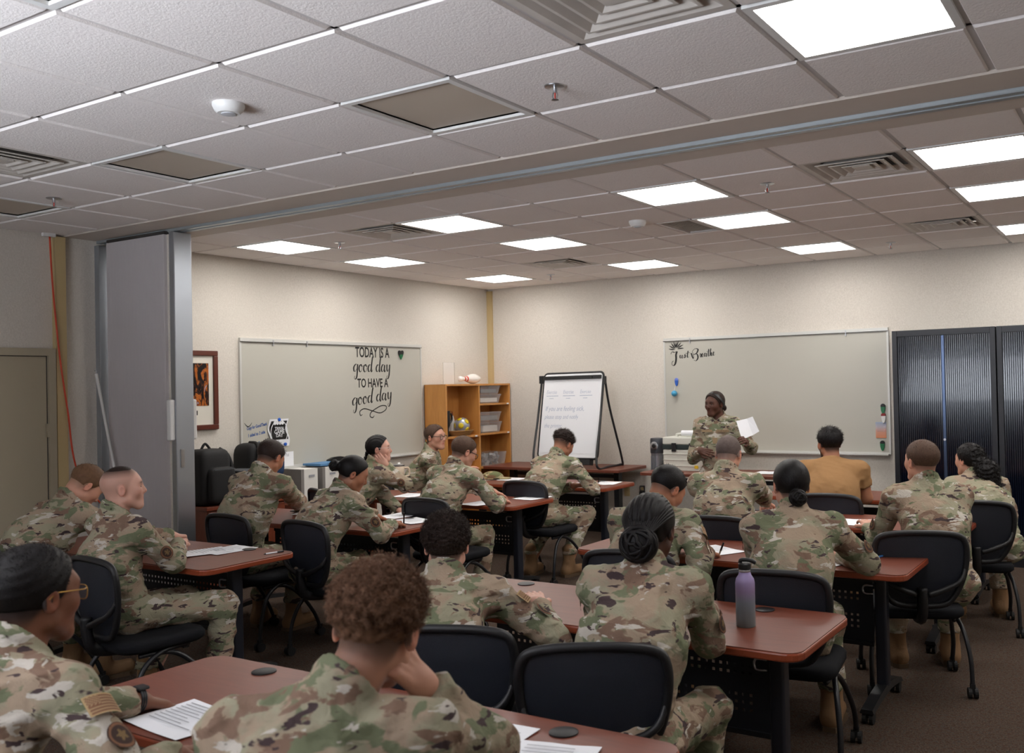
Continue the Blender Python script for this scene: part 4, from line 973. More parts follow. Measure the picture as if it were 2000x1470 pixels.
def make_glasses(root, org, hl, kind):
    m = {'black': MT['black_plastic'], 'gold': MT.setdefault('gold', mat('gold_wire', srgb(190, 150, 80), 0.3, 0.9)), 'clear': MT['clear_frame'] if 'clear_frame' in MT else MT.setdefault('clear_frame', mat('clear_frame', srgb(210, 200, 196), 0.2))}[kind]
    r = 0.0024 if kind == 'black' else 0.0014; g = MB()
    for sx in (-1, 1):
        lp = rrect(-0.025, 0.025, -0.019, 0.016, 0.013, 3); g.tube([hl(sx*0.034+x, 0.099-0.10*abs(x)*0.4, -0.002+y)-org for x, y in lp], r, 6, closed=True)
        g.tube([hl(sx*0.059, 0.094, 0.008)-org, hl(sx*0.072, 0.08, 0.008)-org, hl(sx*0.083, 0.0, 0.010)-org, hl(sx*0.084, -0.018, -0.004)-org], r*1.15, 6)
    g.tube([hl(-0.009, 0.101, 0.004)-org, hl(0, 0.104, 0.006)-org, hl(0.009, 0.101, 0.004)-org], r, 6); fr = g.build('glasses', m, root, True)
    for sx in (-1, 1): MB().add([hl(sx*0.034+x, 0.098, -0.002+y)-org for x, y in rrect(-0.024, 0.024, -0.018, 0.015, 0.012, 3)], [tuple(range(16))]).build('lens', MT['lens_glass'], fr)
MT['lens_glass'] = mat('spectacle_lens', srgb(230, 236, 240), 0.05, alpha=0.12)
def make_hair(style, hair, root, org, H, Rh, hs, near, rng, hl):
    hm = HAIR[hair]; hh = {2: 0.005, 1: 0.006, 0: 0.007}[near]; dens = {2: 1.0, 1: 0.5, 0: 0.32}[near]
    thick = {'bald_fade': 0.0012, 'buzz': 0.0035, 'short': 0.010, 'fade': 0.012, 'curly': 0.015, 'curlfade': 0.020, 'tightcurl': 0.018, 'slick': 0.009, 'bun': 0.009, 'lowbun': 0.010, 'braidbun': 0.012, 'curlpony': 0.012, 'band': 0.011, 'braid': 0.009, 'waves': 0.010, 'beardshort': 0.016}[style]
    V = Vol(H-(0.20 if style != 'curlpony' else 0.40), H+(0.20 if style != 'curlpony' else 0.28), hh); V.ell(hl(0, -0.012, 0.028), Rh, (0.0765*hs, 0.098*hs, 0.086*hs), 0.0)
    x, y, z = V.P((slice(None),)*3); q = [((x-H[0])*Rh[0, i]+(y-H[1])*Rh[1, i]+(z-H[2])*Rh[2, i])/hs for i in range(3)]
    longh = style in ('bun', 'lowbun', 'braidbun', 'curlpony', 'band', 'slick', 'braid')
    g = q[1]-np.interp(q[2], HL_Z, HL_F); nape = -0.072 if not longh else -0.088
    lo_t, z0_, z1_ = {'bald_fade': (-0.003, 0.05, 0.115), 'fade': (-0.004, -0.07, 0.06), 'curlfade': (-0.006, -0.01, 0.06), 'short': (0.001, -0.08, 0.06), 'buzz': (0.0, -0.08, 0.03), 'curly': (0.0, -0.06, 0.05), 'tightcurl': (0.004, -0.08, 0.04), 'waves': (0.0, -0.08, 0.02), 'beardshort': (0.003, -0.08, 0.05)}.get(style, (thick, -1, 0))
    tt_ = np.clip((q[2]-z0_)/(z1_-z0_), 0, 1); tt_ = tt_*tt_*(3-2*tt_); V.v = (V.v-(lo_t+(thick-lo_t)*tt_)).astype(np.float32)+0*V.v
    if style == 'bald_fade': cut = np.maximum(0.03-q[2], q[1]-0.050)
    else: cut = np.maximum(g, nape-q[2])
    V.v = np.maximum(V.v, (cut*0.8).astype(np.float32)+0*V.v)
    if style in ('curly', 'curlfade', 'tightcurl'):
        a = {'curly': 0.0045, 'curlfade': 0.005, 'tightcurl': 0.0035}[style]; w = {'curly': 190, 'curlfade': 260, 'tightcurl': 330}[style]
        V.v += (a*(np.sin(w*x+2*np.sin(0.6*w*z))*np.sin(w*y+1.3)+np.sin(w*z+2.1*np.sin(0.5*w*y)))*np.clip((q[2]+0.06)/0.06, 0.15, 1)).astype(np.float32)
    if style == 'waves': V.v += (0.0012*np.sin(420*np.sqrt((q[0])**2+(q[1]+0.05)**2+(q[2]-0.08)**2))).astype(np.float32)
    if style in ('braidbun', 'braid'): V.v += (0.0035*np.sin(300*q[0]*(1+0.5*q[2]))*np.clip(1.2-np.abs(q[0])/0.09, 0, 1)).astype(np.float32)
    tail = None
    if style == 'bun': V.ell(hl(0, -0.135, -0.005), Rh, (0.038, 0.034, 0.036), 0.012); tail = hl(0, -0.135, -0.005)
    if style == 'lowbun': V.ell(hl(0, -0.110, -0.062), Rh, (0.042, 0.034, 0.036), 0.014); tail = hl(0, -0.11, -0.062)
    if style == 'braidbun':
        V.ell(hl(0, -0.125, -0.06), Rh, (0.062, 0.045, 0.058), 0.012); tail = hl(0, -0.125, -0.06)
    if style == 'band': V.ell(hl(0, -0.120, -0.055), Rh, (0.030, 0.034, 0.030), 0.01); tail = hl(0, -0.12, -0.055)
    if style == 'curlpony':
        for (a, b_, r1, r2) in (((0, -0.10, -0.02), (0.01, -0.155, -0.08), 0.050, 0.074), ((0.01, -0.155, -0.08), (0.02, -0.18, -0.22), 0.074, 0.066), ((0.02, -0.18, -0.22), (0.02, -0.17, -0.33), 0.066, 0.03)): V.cone(hl(*a), hl(*b_), r1, r2, 0.02)
        w = 210; V.v += (0.005*(np.sin(w*x+2*np.sin(0.6*w*z))*np.sin(w*y+1.3)+np.sin(w*z+2*np.sin(0.5*w*y)))*(q[1] < -0.085)).astype(np.float32)
    if style == 'braid':
        for k in range(7): V.ell(hl(0.012*(-1)**k, -0.105-0.006*min(k, 3), -0.03-0.02*k), Rh, (0.017, 0.016, 0.015), 0.006)
    vv, ff = V.mesh()
    if len(ff) == 0: return
    vv = smooth_mesh(vv, ff, 1); o = np_mesh('hair', vv, ff, hm, root, org)
    # strands
    nr = normals(vv, ff); ql = (vv-H) @ Rh/hs
    cfg = {'curly': (3400, 0.022, 0.0060, 1.3, 0.0016, 0.75), 'curlfade': (2200, 0.022, 0.0055, 1.4, 0.0016, 1.0), 'tightcurl': (3600, 0.016, 0.0045, 1.3, 0.0013, 1.0), 'short': (3000, 0.019, 0, 0, 0.0010, 0.24), 'fade': (2600, 0.013, 0, 0, 0.0010, 0.35),
           'buzz': (1600, 0.007, 0, 0, 0.0007, 0.9), 'bald_fade': (900, 0.008, 0, 0, 0.0008, 0.6), 'slick': (1800, 0.05, 0, 0, 0.0009, 0.04), 'bun': (1800, 0.05, 0, 0, 0.0009, 0.03), 'lowbun': (2400, 0.05, 0, 0, 0.0010, 0.05), 'braidbun': (0, 0.02, 0.003, 2, 0.001, 0.1),
           'curlpony': (2600, 0.035, 0.006, 1.7, 0.0014, 0.7), 'band': (1500, 0.04, 0, 0, 0.0009, 0.03), 'braid': (1500, 0.04, 0, 0, 0.0009, 0.04), 'waves': (2200, 0.010, 0, 0, 0.0009, 0.6), 'beardshort': (2600, 0.024, 0.002, 0.8, 0.0011, 0.5)}[style]
    n, ln, cu, fq, r0, lift_ = cfg; n = int(n*dens)
    if n:
        pick = rng.integers(0, len(vv), n); P0, Nn, Q = vv[pick]-nr[pick]*0.003, nr[pick], ql[pick]
        if tail is not None: flow = tail-P0
        else: flow = -Rh[:, 1][None]*0.5-Rh[:, 2][None]*(0.8-np.clip(Q[:, 2:3]*8, -0.2, 1.0))+0*P0
        if style in ('short', 'fade', 'beardshort'):
            top = np.clip((Q[:, 2]-0.04)/0.05, 0, 1)[:, None]; flow = flow*(1-top)+top*(Rh[:, 1][None]*0.7*np.where(Q[:, 1:2] > -0.02, 1, -0.6)+Rh[:, 0][None]*0.5)
        flow = flow-Nn*(flow*Nn).sum(1)[:, None]; flow /= np.linalg.norm(flow, axis=1)[:, None]+1e-9
        D = flow*(1-lift_)+Nn*lift_
        tz = np.clip((Q[:, 2]+0.02)/0.09, 0, 1); L_ = ln*(0.35+0.65*tz)*rng.uniform(0.7, 1.25, n) if not longh else ln*rng.uniform(0.5, 1.1, n)
        if style == 'curlpony': L_ = np.where(Q[:, 1] < -0.09, ln, ln*0.4)*rng.uniform(0.7, 1.3, n)
        if style == 'curly': L_ = L_*np.where(Q[:, 2] < 0.0, 0.35, 1.0)
        SV, SF = strands(P0, D, L_, rng, 6 if cu else 4, r0, cu, fq, 0.0, 0.22 if not longh else 0.05, Nn, 0.25 if longh else 0.0)
        so = np_mesh('strands', SV, SF, hm, o, org); so['kind'] = 'stuff'
    rope = MB()
    if style == 'braidbun':     # box braids drawn back over the head into a coiled bun
        for k in range(22):
            a = math.radians(-82+k*164/21); x0 = 0.075*math.sin(a)
            path = [hl(x0*0.95, 0.055*math.cos(a), 0.045+0.058*math.cos(a)), hl(x0*1.12, -0.01, 0.035+0.088*math.cos(a)), hl(x0*1.08, -0.07, 0.02+0.07*math.cos(a)), hl(x0*0.7, -0.118, -0.015+0.03*math.cos(a)), hl(x0*0.4, -0.15, -0.04)]
            rope.tube([p-org for p in spline(path, 6)], 0.0052, 6)
        for k in range(9):
            ph_ = k*0.7; path = []
            for j in range(24):
                t = j/24*2*math.pi; th = math.radians(90-k*7+34*math.sin(t+k*2.4)*(0.35+0.08*k)); path.append(hl(0.064*math.sin(th)*math.cos(t), -0.125-0.047*math.cos(th), -0.06+0.060*math.sin(th)*math.sin(t)))
            rope.tube([p-org for p in path], 0.0068, 6, closed=True)
        rope.build('braid_ropes', hm, o, True)
    if style in ('bun', 'lowbun', 'band'):
        c = {'bun': (0, -0.135, -0.005), 'lowbun': (0, -0.110, -0.062), 'band': (0, -0.12, -0.055)}[style]
        for k in range(5):
            path = []
            for j in range(20):
                t = j/20*2*math.pi; th = math.radians(86-k*14+26*math.sin(t+k*2.1)); sc_ = 0.8 if style == 'band' else 1.0; path.append(hl(c[0]+0.038*sc_*math.sin(th)*math.cos(t), c[1]-0.034*sc_*math.cos(th), c[2]+0.036*sc_*math.sin(th)*math.sin(t)))
            rope.tube([p-org for p in path], 0.0075, 6, closed=True)
        rope.build('bun_coil', hm, o, True)
    if style == 'band':
        path = [hl(0.088*math.sin(a), 0.050*math.cos(a)-0.012, 0.062*math.cos(a)+0.035-0.03*math.sin(a)**2) for a in np.linspace(-2.0, 2.0, 30)]
        W_ = []; 
        for k, p in enumerate(path):
            nn = unit(p-H); tt = unit(path[min(k+1, 29)]-path[max(k-1, 0)]); bb = np.cross(nn, tt)
            W_ += [p+nn*0.016+bb*0.013-org, p+nn*0.016-bb*0.013-org]
        MB().add(W_, [(2*k, 2*k+1, 2*k+3, 2*k+2) for k in range(29)]).build('headband', MT['ink'], root, True)
# ---------------------------------------------------------------- the class
def tab(x, y, z=0.775): return TZ(x, y, z)
def chair_px(x, y, yaw):
    p = TZ(x, y, 0.862); a = math.radians(yaw); return p[0]-math.sin(a)*0.275, p[1]+math.cos(a)*0.275, a
def ch(px, yaw, label):
    x, y, a = chair_px(px[0], px[1], yaw); return (x, y, a, label)
UPV = np.array([0, 0, 1.0])
I = person
# right column, nearest table
H1 = TY(737, 1222, 1.42)
R1 = head_frame(24, 14, 0)
p1 = I('P1', 'young man with curly brown hair, right hand to his face, nearest the camera', H1, 24, 14, byaw=26, near=2, skin='fair', hair='brown', style='curly', hand='cheek', handL='rest', flag=False, unitp=False,
  wr=H1+R1[:, 1]*0.062+R1[:, 0]*0.082-R1[:, 2]*0.115, poleR=np.array([0.35, 0.55, -1.0]), dorsR=R1[:, 0], wl=tab(520, 1440), sw=0.19, nsh=-0.055, side=-0.12, roll=-6, lean=0.05)
H2 = TY(68, 1160, 1.28)
p2 = I('P2', 'man with gold wire glasses and a watch at the left edge of the photo', H2, 4, 4, byaw=8, near=2, skin='brown', hair='black', style='waves', glasses='gold', wl=tab(268, 1368), wr=TZ(330, 1475, 0.78), poleR=np.array([0.8, -0.1, -0.6]), sw=0.195)
# second table of the right column
H3 = TY(872, 1062, 2.93)
p3 = I('P3', 'man with short tight dark curls leaning his forearm on the lilac bottle table', H3, 34, 4, byaw=28, near=2, skin='pale', hair='darkbrown', style='tightcurl', wr=tab(1052, 1178), poleR=np.array([0.9, -0.5, -0.5]), wl=tab(890, 1190), side=0.02, sw=0.195)
H4 = TY(1270, 1032, 2.98)
p4 = I('P4', 'woman with black braids in a large bun seated beside the lilac bottle', H4, 10, 12, byaw=12, near=2, skin='dark', hair='black', style='braidbun', sw=0.168, eR=tab(1384, 1252, 0.765), wr=tab(1378, 1190), wl=tab(1230, 1185), flag=False, knees=((0.42, 0.10), (0.42, 0.06)))
# third
H5 = TY(1303, 955, 4.48)
p5 = I('P5', 'dark haired man with head bowed, writing in the right column', H5, -22, 38, byaw=6, near=1, skin='tan', hair='black', style='fade', hand='write', handL='rest', eR=tab(1368, 1103), wr=tab(1379, 1078), wl=tab(1300, 1090))
H6 = TY(1545, 946, 4.42)
p6 = I('P6', 'woman with black hair in a low bun, elbow beside the blue pen', H6, 34, 6, byaw=16, near=1, skin='fair', hair='black', style='lowbun', sw=0.175, wr=tab(1640, 1085), poleR=np.array([1.0, -0.4, -0.3]), wl=tab(1520, 1075), flag=False, bulk=1.03)
# fourth
H7 = TY(1423, 885, 5.80)
p7 = I('P7', 'older man with cropped greying hair and glasses below the speaker', H7, 6, 18, byaw=10, near=1, skin='fair', hair='grey', style='buzz', glasses='black', wr=tab(1500, 990), poleR=np.array([0.8, -0.2, -0.5]), wl=tab(1420, 990), flag=False, unitp=False, bulk=1.08)
H8 = TY(1800, 900, 5.66)
p8 = I('P8', 'short haired man sitting back and turned left, hand on the table edge', H8, 48, -2, byaw=30, near=1, skin='fair', hair='midbrown', style='fade', eL=TY(1712, 1060, 5.62), wl=tab(1698, 1028, 0.775), eR=TY(1868, 1060, 5.5), wr=TY(1850, 1085, 5.75), hand='rest', flag=False, lean=0.0, bulk=1.03)
# front
H9 = TY(1620, 865, 7.15)
p9 = I('P9', 'bearded man in a tan t-shirt with his back to the camera', H9, 44, 4, byaw=16, near=1, skin='tan', hair='black', style='beardshort', outfit='tshirt', beard=True, eR=tab(1692, 972), wr=tab(1645, 960), eL=tab(1565, 962), wl=tab(1600, 955), sw=0.20, bulk=1.12)
H10 = TY(1893, 897, 7.12)
p10 = I('P10', 'woman with a long curly dark ponytail at the right edge of the photo', H10, 55, 2, byaw=30, near=1, skin='fair', hair='black', style='curlpony', sw=0.165, eR=tab(1955, 985), wr=tab(1915, 972), wl=tab(1890, 972), hs=0.95)
# left column, from the nearest row
H11 = TY(168, 948, 3.28)
p11 = I('P11', 'bowed fair haired man bending low at the left wall', H11, -14, 46, byaw=-2, near=1, skin='fair', hair='ltbrown', style='fade', wr=tab(320, 1045), wl=tab(255, 1020), poleR=np.array([0.7, -0.3, -0.7]), lean=0.08)
H12 = TY(240, 952, 3.02)
p12 = I('P12', 'man with shaved sides in profile, fists together on the left table', H12, -31, -3, byaw=-6, near=1, skin='pale', hair='darkbrown', style='bald_fade', hand='fist', wr=tab(362, 1066, 0.785), wl=tab(372, 1052, 0.785), hip=(-4.64, 2.95), eR=tab(338, 1098), knees=((0.46, 0.10), (0.42, 0.03)), feet=((0.42, 0.12), (0.20, 0.05)), flag=False, lean=0.04)
H13 = TY(528, 893, 4.50)
p13 = I('P13', 'dark haired man with head down below the game day flyer', H13, 8, 34, byaw=6, near=1, skin='tan', hair='darkbrown', style='short', hip=(-5.38, 4.25), eR=tab(590, 988), wr=tab(580, 968), wl=tab(545, 972), flag=False, unitp=False, bulk=1.10, sw=0.195)
H14 = TY(690, 924, 4.50)
p14 = I('P14', 'woman with a neat black bun writing at the left column table', H14, -38, 28, byaw=-14, near=1, skin='tan', hair='black', style='bun', sw=0.165, hip=(-4.60, 4.20), hand='write', handL='rest', wr=tab(768, 1022), wl=tab(735, 1008), poleR=np.array([0.6, -0.4, -0.6]), flag=False, hs=0.95, lean=0.05)
H15 = TY(740, 876, 5.90)
R15 = head_frame(-54, -2, 0)
p15 = I('P15', 'woman with clear glasses resting her chin on her hand beside the tumbler', H15, -54, -2, byaw=-26, near=1, skin='pale', hair='black', style='braid', glasses='clear', sw=0.165, hand='cheek', handL='rest', wr=H15+R15[:, 1]*0.055+R15[:, 0]*0.06-R15[:, 2]*0.135, poleR=np.array([0.5, 0.2, -1.0]), dorsR=R15[:, 0], wl=TY(790, 1000, 5.9)*np.array([1, 1, 0])+np.array([0, 0, 0.62]), flag=False, hs=0.95, lean=0.02)
H16 = TY(906, 882, 5.86)
p16 = I('P16', 'man with black glasses reading a sheet, forearms on the tumbler table', H16, -24, 24, byaw=-4, near=1, skin='fair', hair='midbrown', style='short', glasses='black', wr=tab(978, 976), wl=tab(985, 966), poleR=np.array([0.8, -0.3, -0.7]), flag=False, unitp=False, sw=0.195)
H17 = TY(850, 853, 7.12)
p17 = I('P17', 'man with black glasses sitting back beside the bookcase', H17, -84, 0, byaw=-58, near=1, skin='fair', hair='midbrown', style='short', glasses='black', wr=TY(880, 930, 7.2)*np.array([1, 1, 0])+np.array([0.1, 0.05, 0.86]), wl=TY(880, 930, 7.3)*np.array([1, 1, 0])+np.array([0.0, 0.12, 0.85]), poleR=np.array([-0.3, -0.8, -0.8]), lean=0.0)
H18 = TY(1100, 868, 7.22)
p18 = I('P18', 'man with curly top hair bent over, writing below the easel', H18, -8, 32, byaw=-4, near=1, skin='tan', hair='darkbrown', style='curlfade', hand='write', handL='rest', wr=tab(1158, 945), wl=tab(1120, 948), poleR=np.array([0.8, -0.4, -0.6]), flag=False, unitp=False, knees=((0.44, 0.12), (0.42, 0.05)), feet=((0.18, 0.10), (0.05, 0.05)), lean=0.06)
# the speaker
H19 = TY(1396, 788, 8.20)
R19 = head_frame(152, 4, 0)
p19 = I('P19', 'woman speaking at the front with a black headband, a paper in her raised hand', H19, 163, 4, byaw=188, near=1, skin='dark', hair='darkbrown', style='band', stand=True, sw=0.165, eR=TY(1354, 894, 8.22), wr=TY(1367, 879, 8.03), hdirR=np.array([1.0, -0.25, -0.18]), dorsR=np.array([0.2, -1, 0.25]), wl=TY(1457, 862, 8.0), poleL=np.array([0.5, 0.4, -0.9]), handL='hold', hand='flat', dorsL=np.array([0.5, 0.8, 0.2]), hs=0.95, flag=False, unitp=False, lean=-0.01)

# chairs under the class
CH = [('P3', (905, 1222), 24), ('P4', (1152, 1264), 30), ('P5', (1225, 1080), 8), ('P6', (1508, 1120), 8), ('P7', (1390, 1012), 8), ('P8', (1795, 1042), 22), ('P9', (1615, 968), 6), ('P10', (1905, 982), 14),
      ('P12', (205, 1090), -6), ('P13', (440, 1008), -4), ('P14', (622, 1020), -8), ('P16', (840, 977), -4), ('P18', (1022, 942), -4)]
LAB = {'P3': 'black mesh chair behind the man with tight dark curls', 'P4': 'large black mesh chair behind the woman with braids', 'P5': 'black chair behind the bowed writing man of the right column', 'P6': 'black chair behind the lilac bottle',
       'P7': 'black chair of the older man with cropped hair', 'P8': 'black chair of the man turned left, nearest the right aisle', 'P9': 'black chair behind the man in the tan t-shirt', 'P10': 'black chair of the woman with the curly ponytail',
       'P12': 'black chair of the man with shaved sides', 'P13': 'black chair of the man with head down below the flyer', 'P14': 'black mesh chair of the woman writing with a bun', 'P16': 'black chair of the man with glasses reading a sheet',
       'P18': 'black chair of the man writing below the easel', 'P1': 'chair of the curly haired man nearest the camera', 'P2': 'chair of the man wearing a watch', 'P11': 'chair of the man bending at the left wall', 'P15': 'chair of the woman resting her chin', 'P17': 'chair of the man beside the bookcase'}
seen = set()
for k, px, yw in CH:
    x, y, a = chair_px(px[0], px[1], yw); q = PEOPLE[k]['P']; d_ = np.array([x-q[0], y-q[1]]); L_ = np.linalg.norm(d_)
    if k == 'P12': d_ = d_+np.array([-0.02, -0.07])
    if L_ > 0.17 and k != 'P12': d_ *= 0.17/L_          # keep the sitter on the seat
    CHAIRS.append((q[0]+d_[0], q[1]+d_[1], a, LAB[k])); seen.add(k)
for k in PEOPLE:
    if k in LAB and k not in seen:
        q = PEOPLE[k]['P']; bf = PEOPLE[k]['bf']; CHAIRS.append((q[0]+bf[0]*0.04, q[1]+bf[1]*0.04, math.atan2(-bf[0], bf[1]), LAB[k]))
proto_c = make_chair()
for k, (x, y, a, lab) in enumerate(CHAIRS):
    o = proto_c if k == 0 else copy_tree(proto_c)
    o.location = (x, y, 0); o.rotation_euler = (0, 0, a); o['label'] = lab
# ---------------------------------------------------------------- lettering helpers
def text_part(s, loc, size, material, parent, R, name='lettering', sx=1.0, shear=0.0, align='LEFT', ext=0.0008, bold=0.0, sp=1.0):
    cu = bpy.data.curves.new(name, 'FONT'); cu.body = s; cu.size = size; cu.shear = shear; cu.align_x = align; cu.extrude = ext
    cu.offset = bold; cu.space_character = sp; cu.resolution_u = 3; cu.materials.append(material)
    o = bpy.data.objects.new(name, cu); COL.objects.link(o); o.parent = parent
    me = bpy.data.meshes.new_from_object(o.evaluated_get(bpy.context.evaluated_depsgraph_get())); me.materials.clear(); me.materials.append(material)
    bpy.data.objects.remove(o); bpy.data.curves.remove(cu)
    o = bpy.data.objects.new(name, me); COL.objects.link(o); o.parent = parent
    o.matrix_local = Matrix.Translation(loc) @ R.to_4x4() @ Matrix.Diagonal((sx, 1, 1, 1))
    return o
# brush-script glyphs: strokes of points (x, y); x-height 1, descender -0.9, ascender 2
GL = {
 'g': (0.95, [[(0.75, 0.95), (0.45, 1.0), (0.1, 0.6), (0.15, 0.1), (0.45, 0.15), (0.72, 0.6), (0.8, 1.0), (0.74, 0.2), (0.62, -0.6), (0.35, -0.95), (0.15, -0.8), (0.3, -0.5)]]),
 'o': (0.85, [[(0.5, 1.0), (0.2, 0.8), (0.1, 0.35), (0.3, 0.0), (0.58, 0.2), (0.66, 0.7), (0.5, 1.0), (0.6, 0.75), (0.9, 0.8)]]),
 'd': (1.0, [[(0.68, 0.9), (0.35, 0.95), (0.08, 0.5), (0.2, 0.05), (0.5, 0.2), (0.72, 0.8), (0.95, 1.8), (0.98, 2.0), (0.82, 1.3), (0.68, 0.4), (0.75, 0.0), (0.98, 0.35)]]),
 'a': (0.95, [[(0.68, 0.9), (0.35, 0.98), (0.08, 0.5), (0.2, 0.05), (0.5, 0.25), (0.72, 0.95), (0.64, 0.3), (0.75, 0.0), (0.95, 0.3)]]),
 'y': (0.95, [[(0.1, 0.85), (0.22, 0.98), (0.2, 0.4), (0.35, 0.08), (0.6, 0.4), (0.75, 1.0), (0.7, 0.2), (0.55, -0.6), (0.3, -0.95), (0.12, -0.75), (0.3, -0.45)]]),
 ' ': (0.55, []),
 'u': (0.9, [[(0.05, 0.8), (0.2, 0.95), (0.15, 0.3), (0.3, 0.02), (0.55, 0.35), (0.68, 0.95), (0.62, 0.25), (0.75, 0.0), (0.9, 0.25)]]),
 's': (0.7, [[(0.0, 0.1), (0.35, 0.9), (0.42, 1.05), (0.5, 0.5), (0.4, 0.05), (0.12, 0.05), (0.25, 0.2), (0.7, 0.3)]]),
 't': (0.7, [[(0.1, 0.3), (0.35, 1.2), (0.5, 2.0), (0.35, 1.0), (0.3, 0.2), (0.45, 0.0), (0.7, 0.3)], [(-0.25, 1.3), (0.3, 1.35), (1.0, 1.5)]]),
 'r': (0.65, [[(0.0, 0.2), (0.2, 0.9), (0.22, 1.05), (0.4, 0.85), (0.55, 0.85), (0.42, 0.3), (0.5, 0.0), (0.7, 0.2)]]),
 'e': (0.7, [[(0.0, 0.35), (0.4, 0.6), (0.45, 0.95), (0.25, 0.95), (0.1, 0.4), (0.3, 0.0), (0.7, 0.3)]]),
 'h': (0.9, [[(0.0, 0.2), (0.4, 1.5), (0.42, 2.0), (0.28, 1.4), (0.15, 0.0), (0.35, 0.75), (0.52, 0.9), (0.52, 0.3), (0.65, 0.0), (0.9, 0.3)]]),
 'J': (1.5, [[(-0.35, 1.15), (0.0, 1.75), (0.6, 1.6), (1.15, 1.75), (0.95, 1.0), (0.95, 0.0), (0.75, -1.1), (0.3, -1.6), (-0.1, -1.3), (0.0, -0.7), (0.35, -0.45)]]),
 'B': (1.7, [[(-0.1, 1.0), (0.15, 1.1), (0.3, 0.5), (0.55, 0.1), (0.5, 1.0), (0.35, 1.5), (0.9, 2.0), (1.4, 1.8), (1.1, 1.1), (0.6, 0.85), (1.2, 0.9), (1.35, 0.2), (1.0, -0.35), (0.55, -0.2)]]),
 'f': (0.7, [[(0.1, 0.2), (0.45, 1.4), (0.5, 2.0), (0.32, 1.6), (0.22, 0.2), (0.12, -0.7), (0.3, -0.4), (0.6, 0.3)]]),
}
def script_word(word, mb, ox, oy, size, w_thin, w_thick, slope=0.0, track=1.0):
    """brush strokes: thick on the way down, thin on the way up; drawn in the xy plane"""
    x = ox; k_ = 0
    for ch in word:
        adv, strokes = GL[ch]
        for st in strokes:
            P = spline([(p[0]*size*0.78*track+x, p[1]*size+oy+(x-ox)*slope, 0) for p in st], 7)
            v = []
            for i, p in enumerate(P):
                t = P[min(i+1, len(P)-1)]-P[max(i-1, 0)]; t = t/(np.linalg.norm(t)+1e-9)
                wd = w_thin+(w_thick-w_thin)*max(0, -t[1])**1.2
                e = min(i, len(P)-1-i); wd *= min(1, 0.35+e*0.25)
                nrm = np.array([-t[1], t[0], 0])
                k_ += 1
                v += [p+nrm*wd/2+np.array([0, 0, 0.0004+(k_ % 7)*0.00002]), p-nrm*wd/2+np.array([0, 0, 0.0004+(k_ % 7)*0.00002])]
            mb.add(v, [(2*i, 2*i+1, 2*i+3, 2*i+2) for i in range(len(P)-1)])
        x += adv*size*0.78*track
    return x
def ribbon(mb, pts, w, z=0.0006, taper=True):
    P = spline([(p[0], p[1], 0) for p in pts], 8); v = []
    for i, p in enumerate(P):
        t = P[min(i+1, len(P)-1)]-P[max(i-1, 0)]; t = t/(np.linalg.norm(t)+1e-9)
        e = min(i, len(P)-1-i); wd = w*(min(1, 0.3+e*0.1) if taper else 1); nrm = np.array([-t[1], t[0], 0])
        v += [p+nrm*wd/2+np.array([0, 0, z+(i % 5)*0.00002]), p-nrm*wd/2+np.array([0, 0, z+(i % 5)*0.00002])]
    mb.add(v, [(2*i, 2*i+1, 2*i+3, 2*i+2) for i in range(len(P)-1)])
R_LEFT = Matrix(((0, 0, 1), (1, 0, 0), (0, 1, 0)))       # text x -> +Y, y -> +Z, out of the left wall (+X)
R_BACK = Matrix(((1, 0, 0), (0, 0, -1), (0, 1, 0)))      # text x -> +X, y -> +Z, out of the back wall (-Y)

# ---------------------------------------------------------------- whiteboards
def whiteboard(name, R, origin, w, h, label):
    """origin = lower left corner on the wall, R maps board (x, y, out) to the room"""
    t = thing(name, label, 'whiteboard', origin)
    def P(mb, nm, mt, **k): o = mb.build(nm, mt, t, **k); o.matrix_local = R.to_4x4(); return o
    P(MB().bx(0, w, 0, h, 0.004, 0.016), 'writing_surface', MT['board'])
    P(MB().bx(-0.012, w+0.012, h-0.005, h+0.03, 0.0, 0.028), 'map_rail', MT['aluminium_trim'])
    P(MB().bx(-0.012, w+0.012, -0.02, 0.0, 0.0, 0.02), 'lower_frame', MT['aluminium_trim'])
    P(MB().bx(-0.016, 0.004, -0.02, h, 0.0, 0.022), 'side_frame', MT['aluminium_trim']); P(MB().bx(w-0.004, w+0.016, -0.02, h, 0.0, 0.022), 'side_frame', MT['aluminium_trim'])
    P(MB().bx(0.0, w, -0.028, -0.016, 0.0, 0.075), 'pen_tray', MT['aluminium_trim'])
    P(MB().bx(-0.014, w+0.014, h-0.006, h-0.001, 0.028, 0.031), 'rail_groove', MT['dark_gap'])
    return t, P
MT['aluminium_trim'] = mat('pale_aluminium', srgb(206, 206, 202), 0.4, 0.3)
LB_Y0, LB_Z0, BW, BH = 5.70, 0.975, 2.43, 1.165
wbl, PL = whiteboard('whiteboard', R_LEFT, (X0, LB_Y0, LB_Z0), BW, BH, 'large whiteboard on the left wall lettered with a good day motto')
RB_X0 = -4.69
wbr, PR = whiteboard('whiteboard', R_BACK, (RB_X0, Y1, 0.955), 2.42, 1.19, 'large whiteboard on the back wall lettered just breathe')
for x in (0.36, 0.77): PL(MB().bx(x-0.006, x+0.006, BH-0.035, BH+0.02, 0.02, 0.034), 'map_clip', MT['steel'])
for x in (0.31, 2.02): PR(MB().bx(x-0.006, x+0.006, 1.19-0.035, 1.19+0.02, 0.02, 0.034), 'map_clip', MT['steel'])
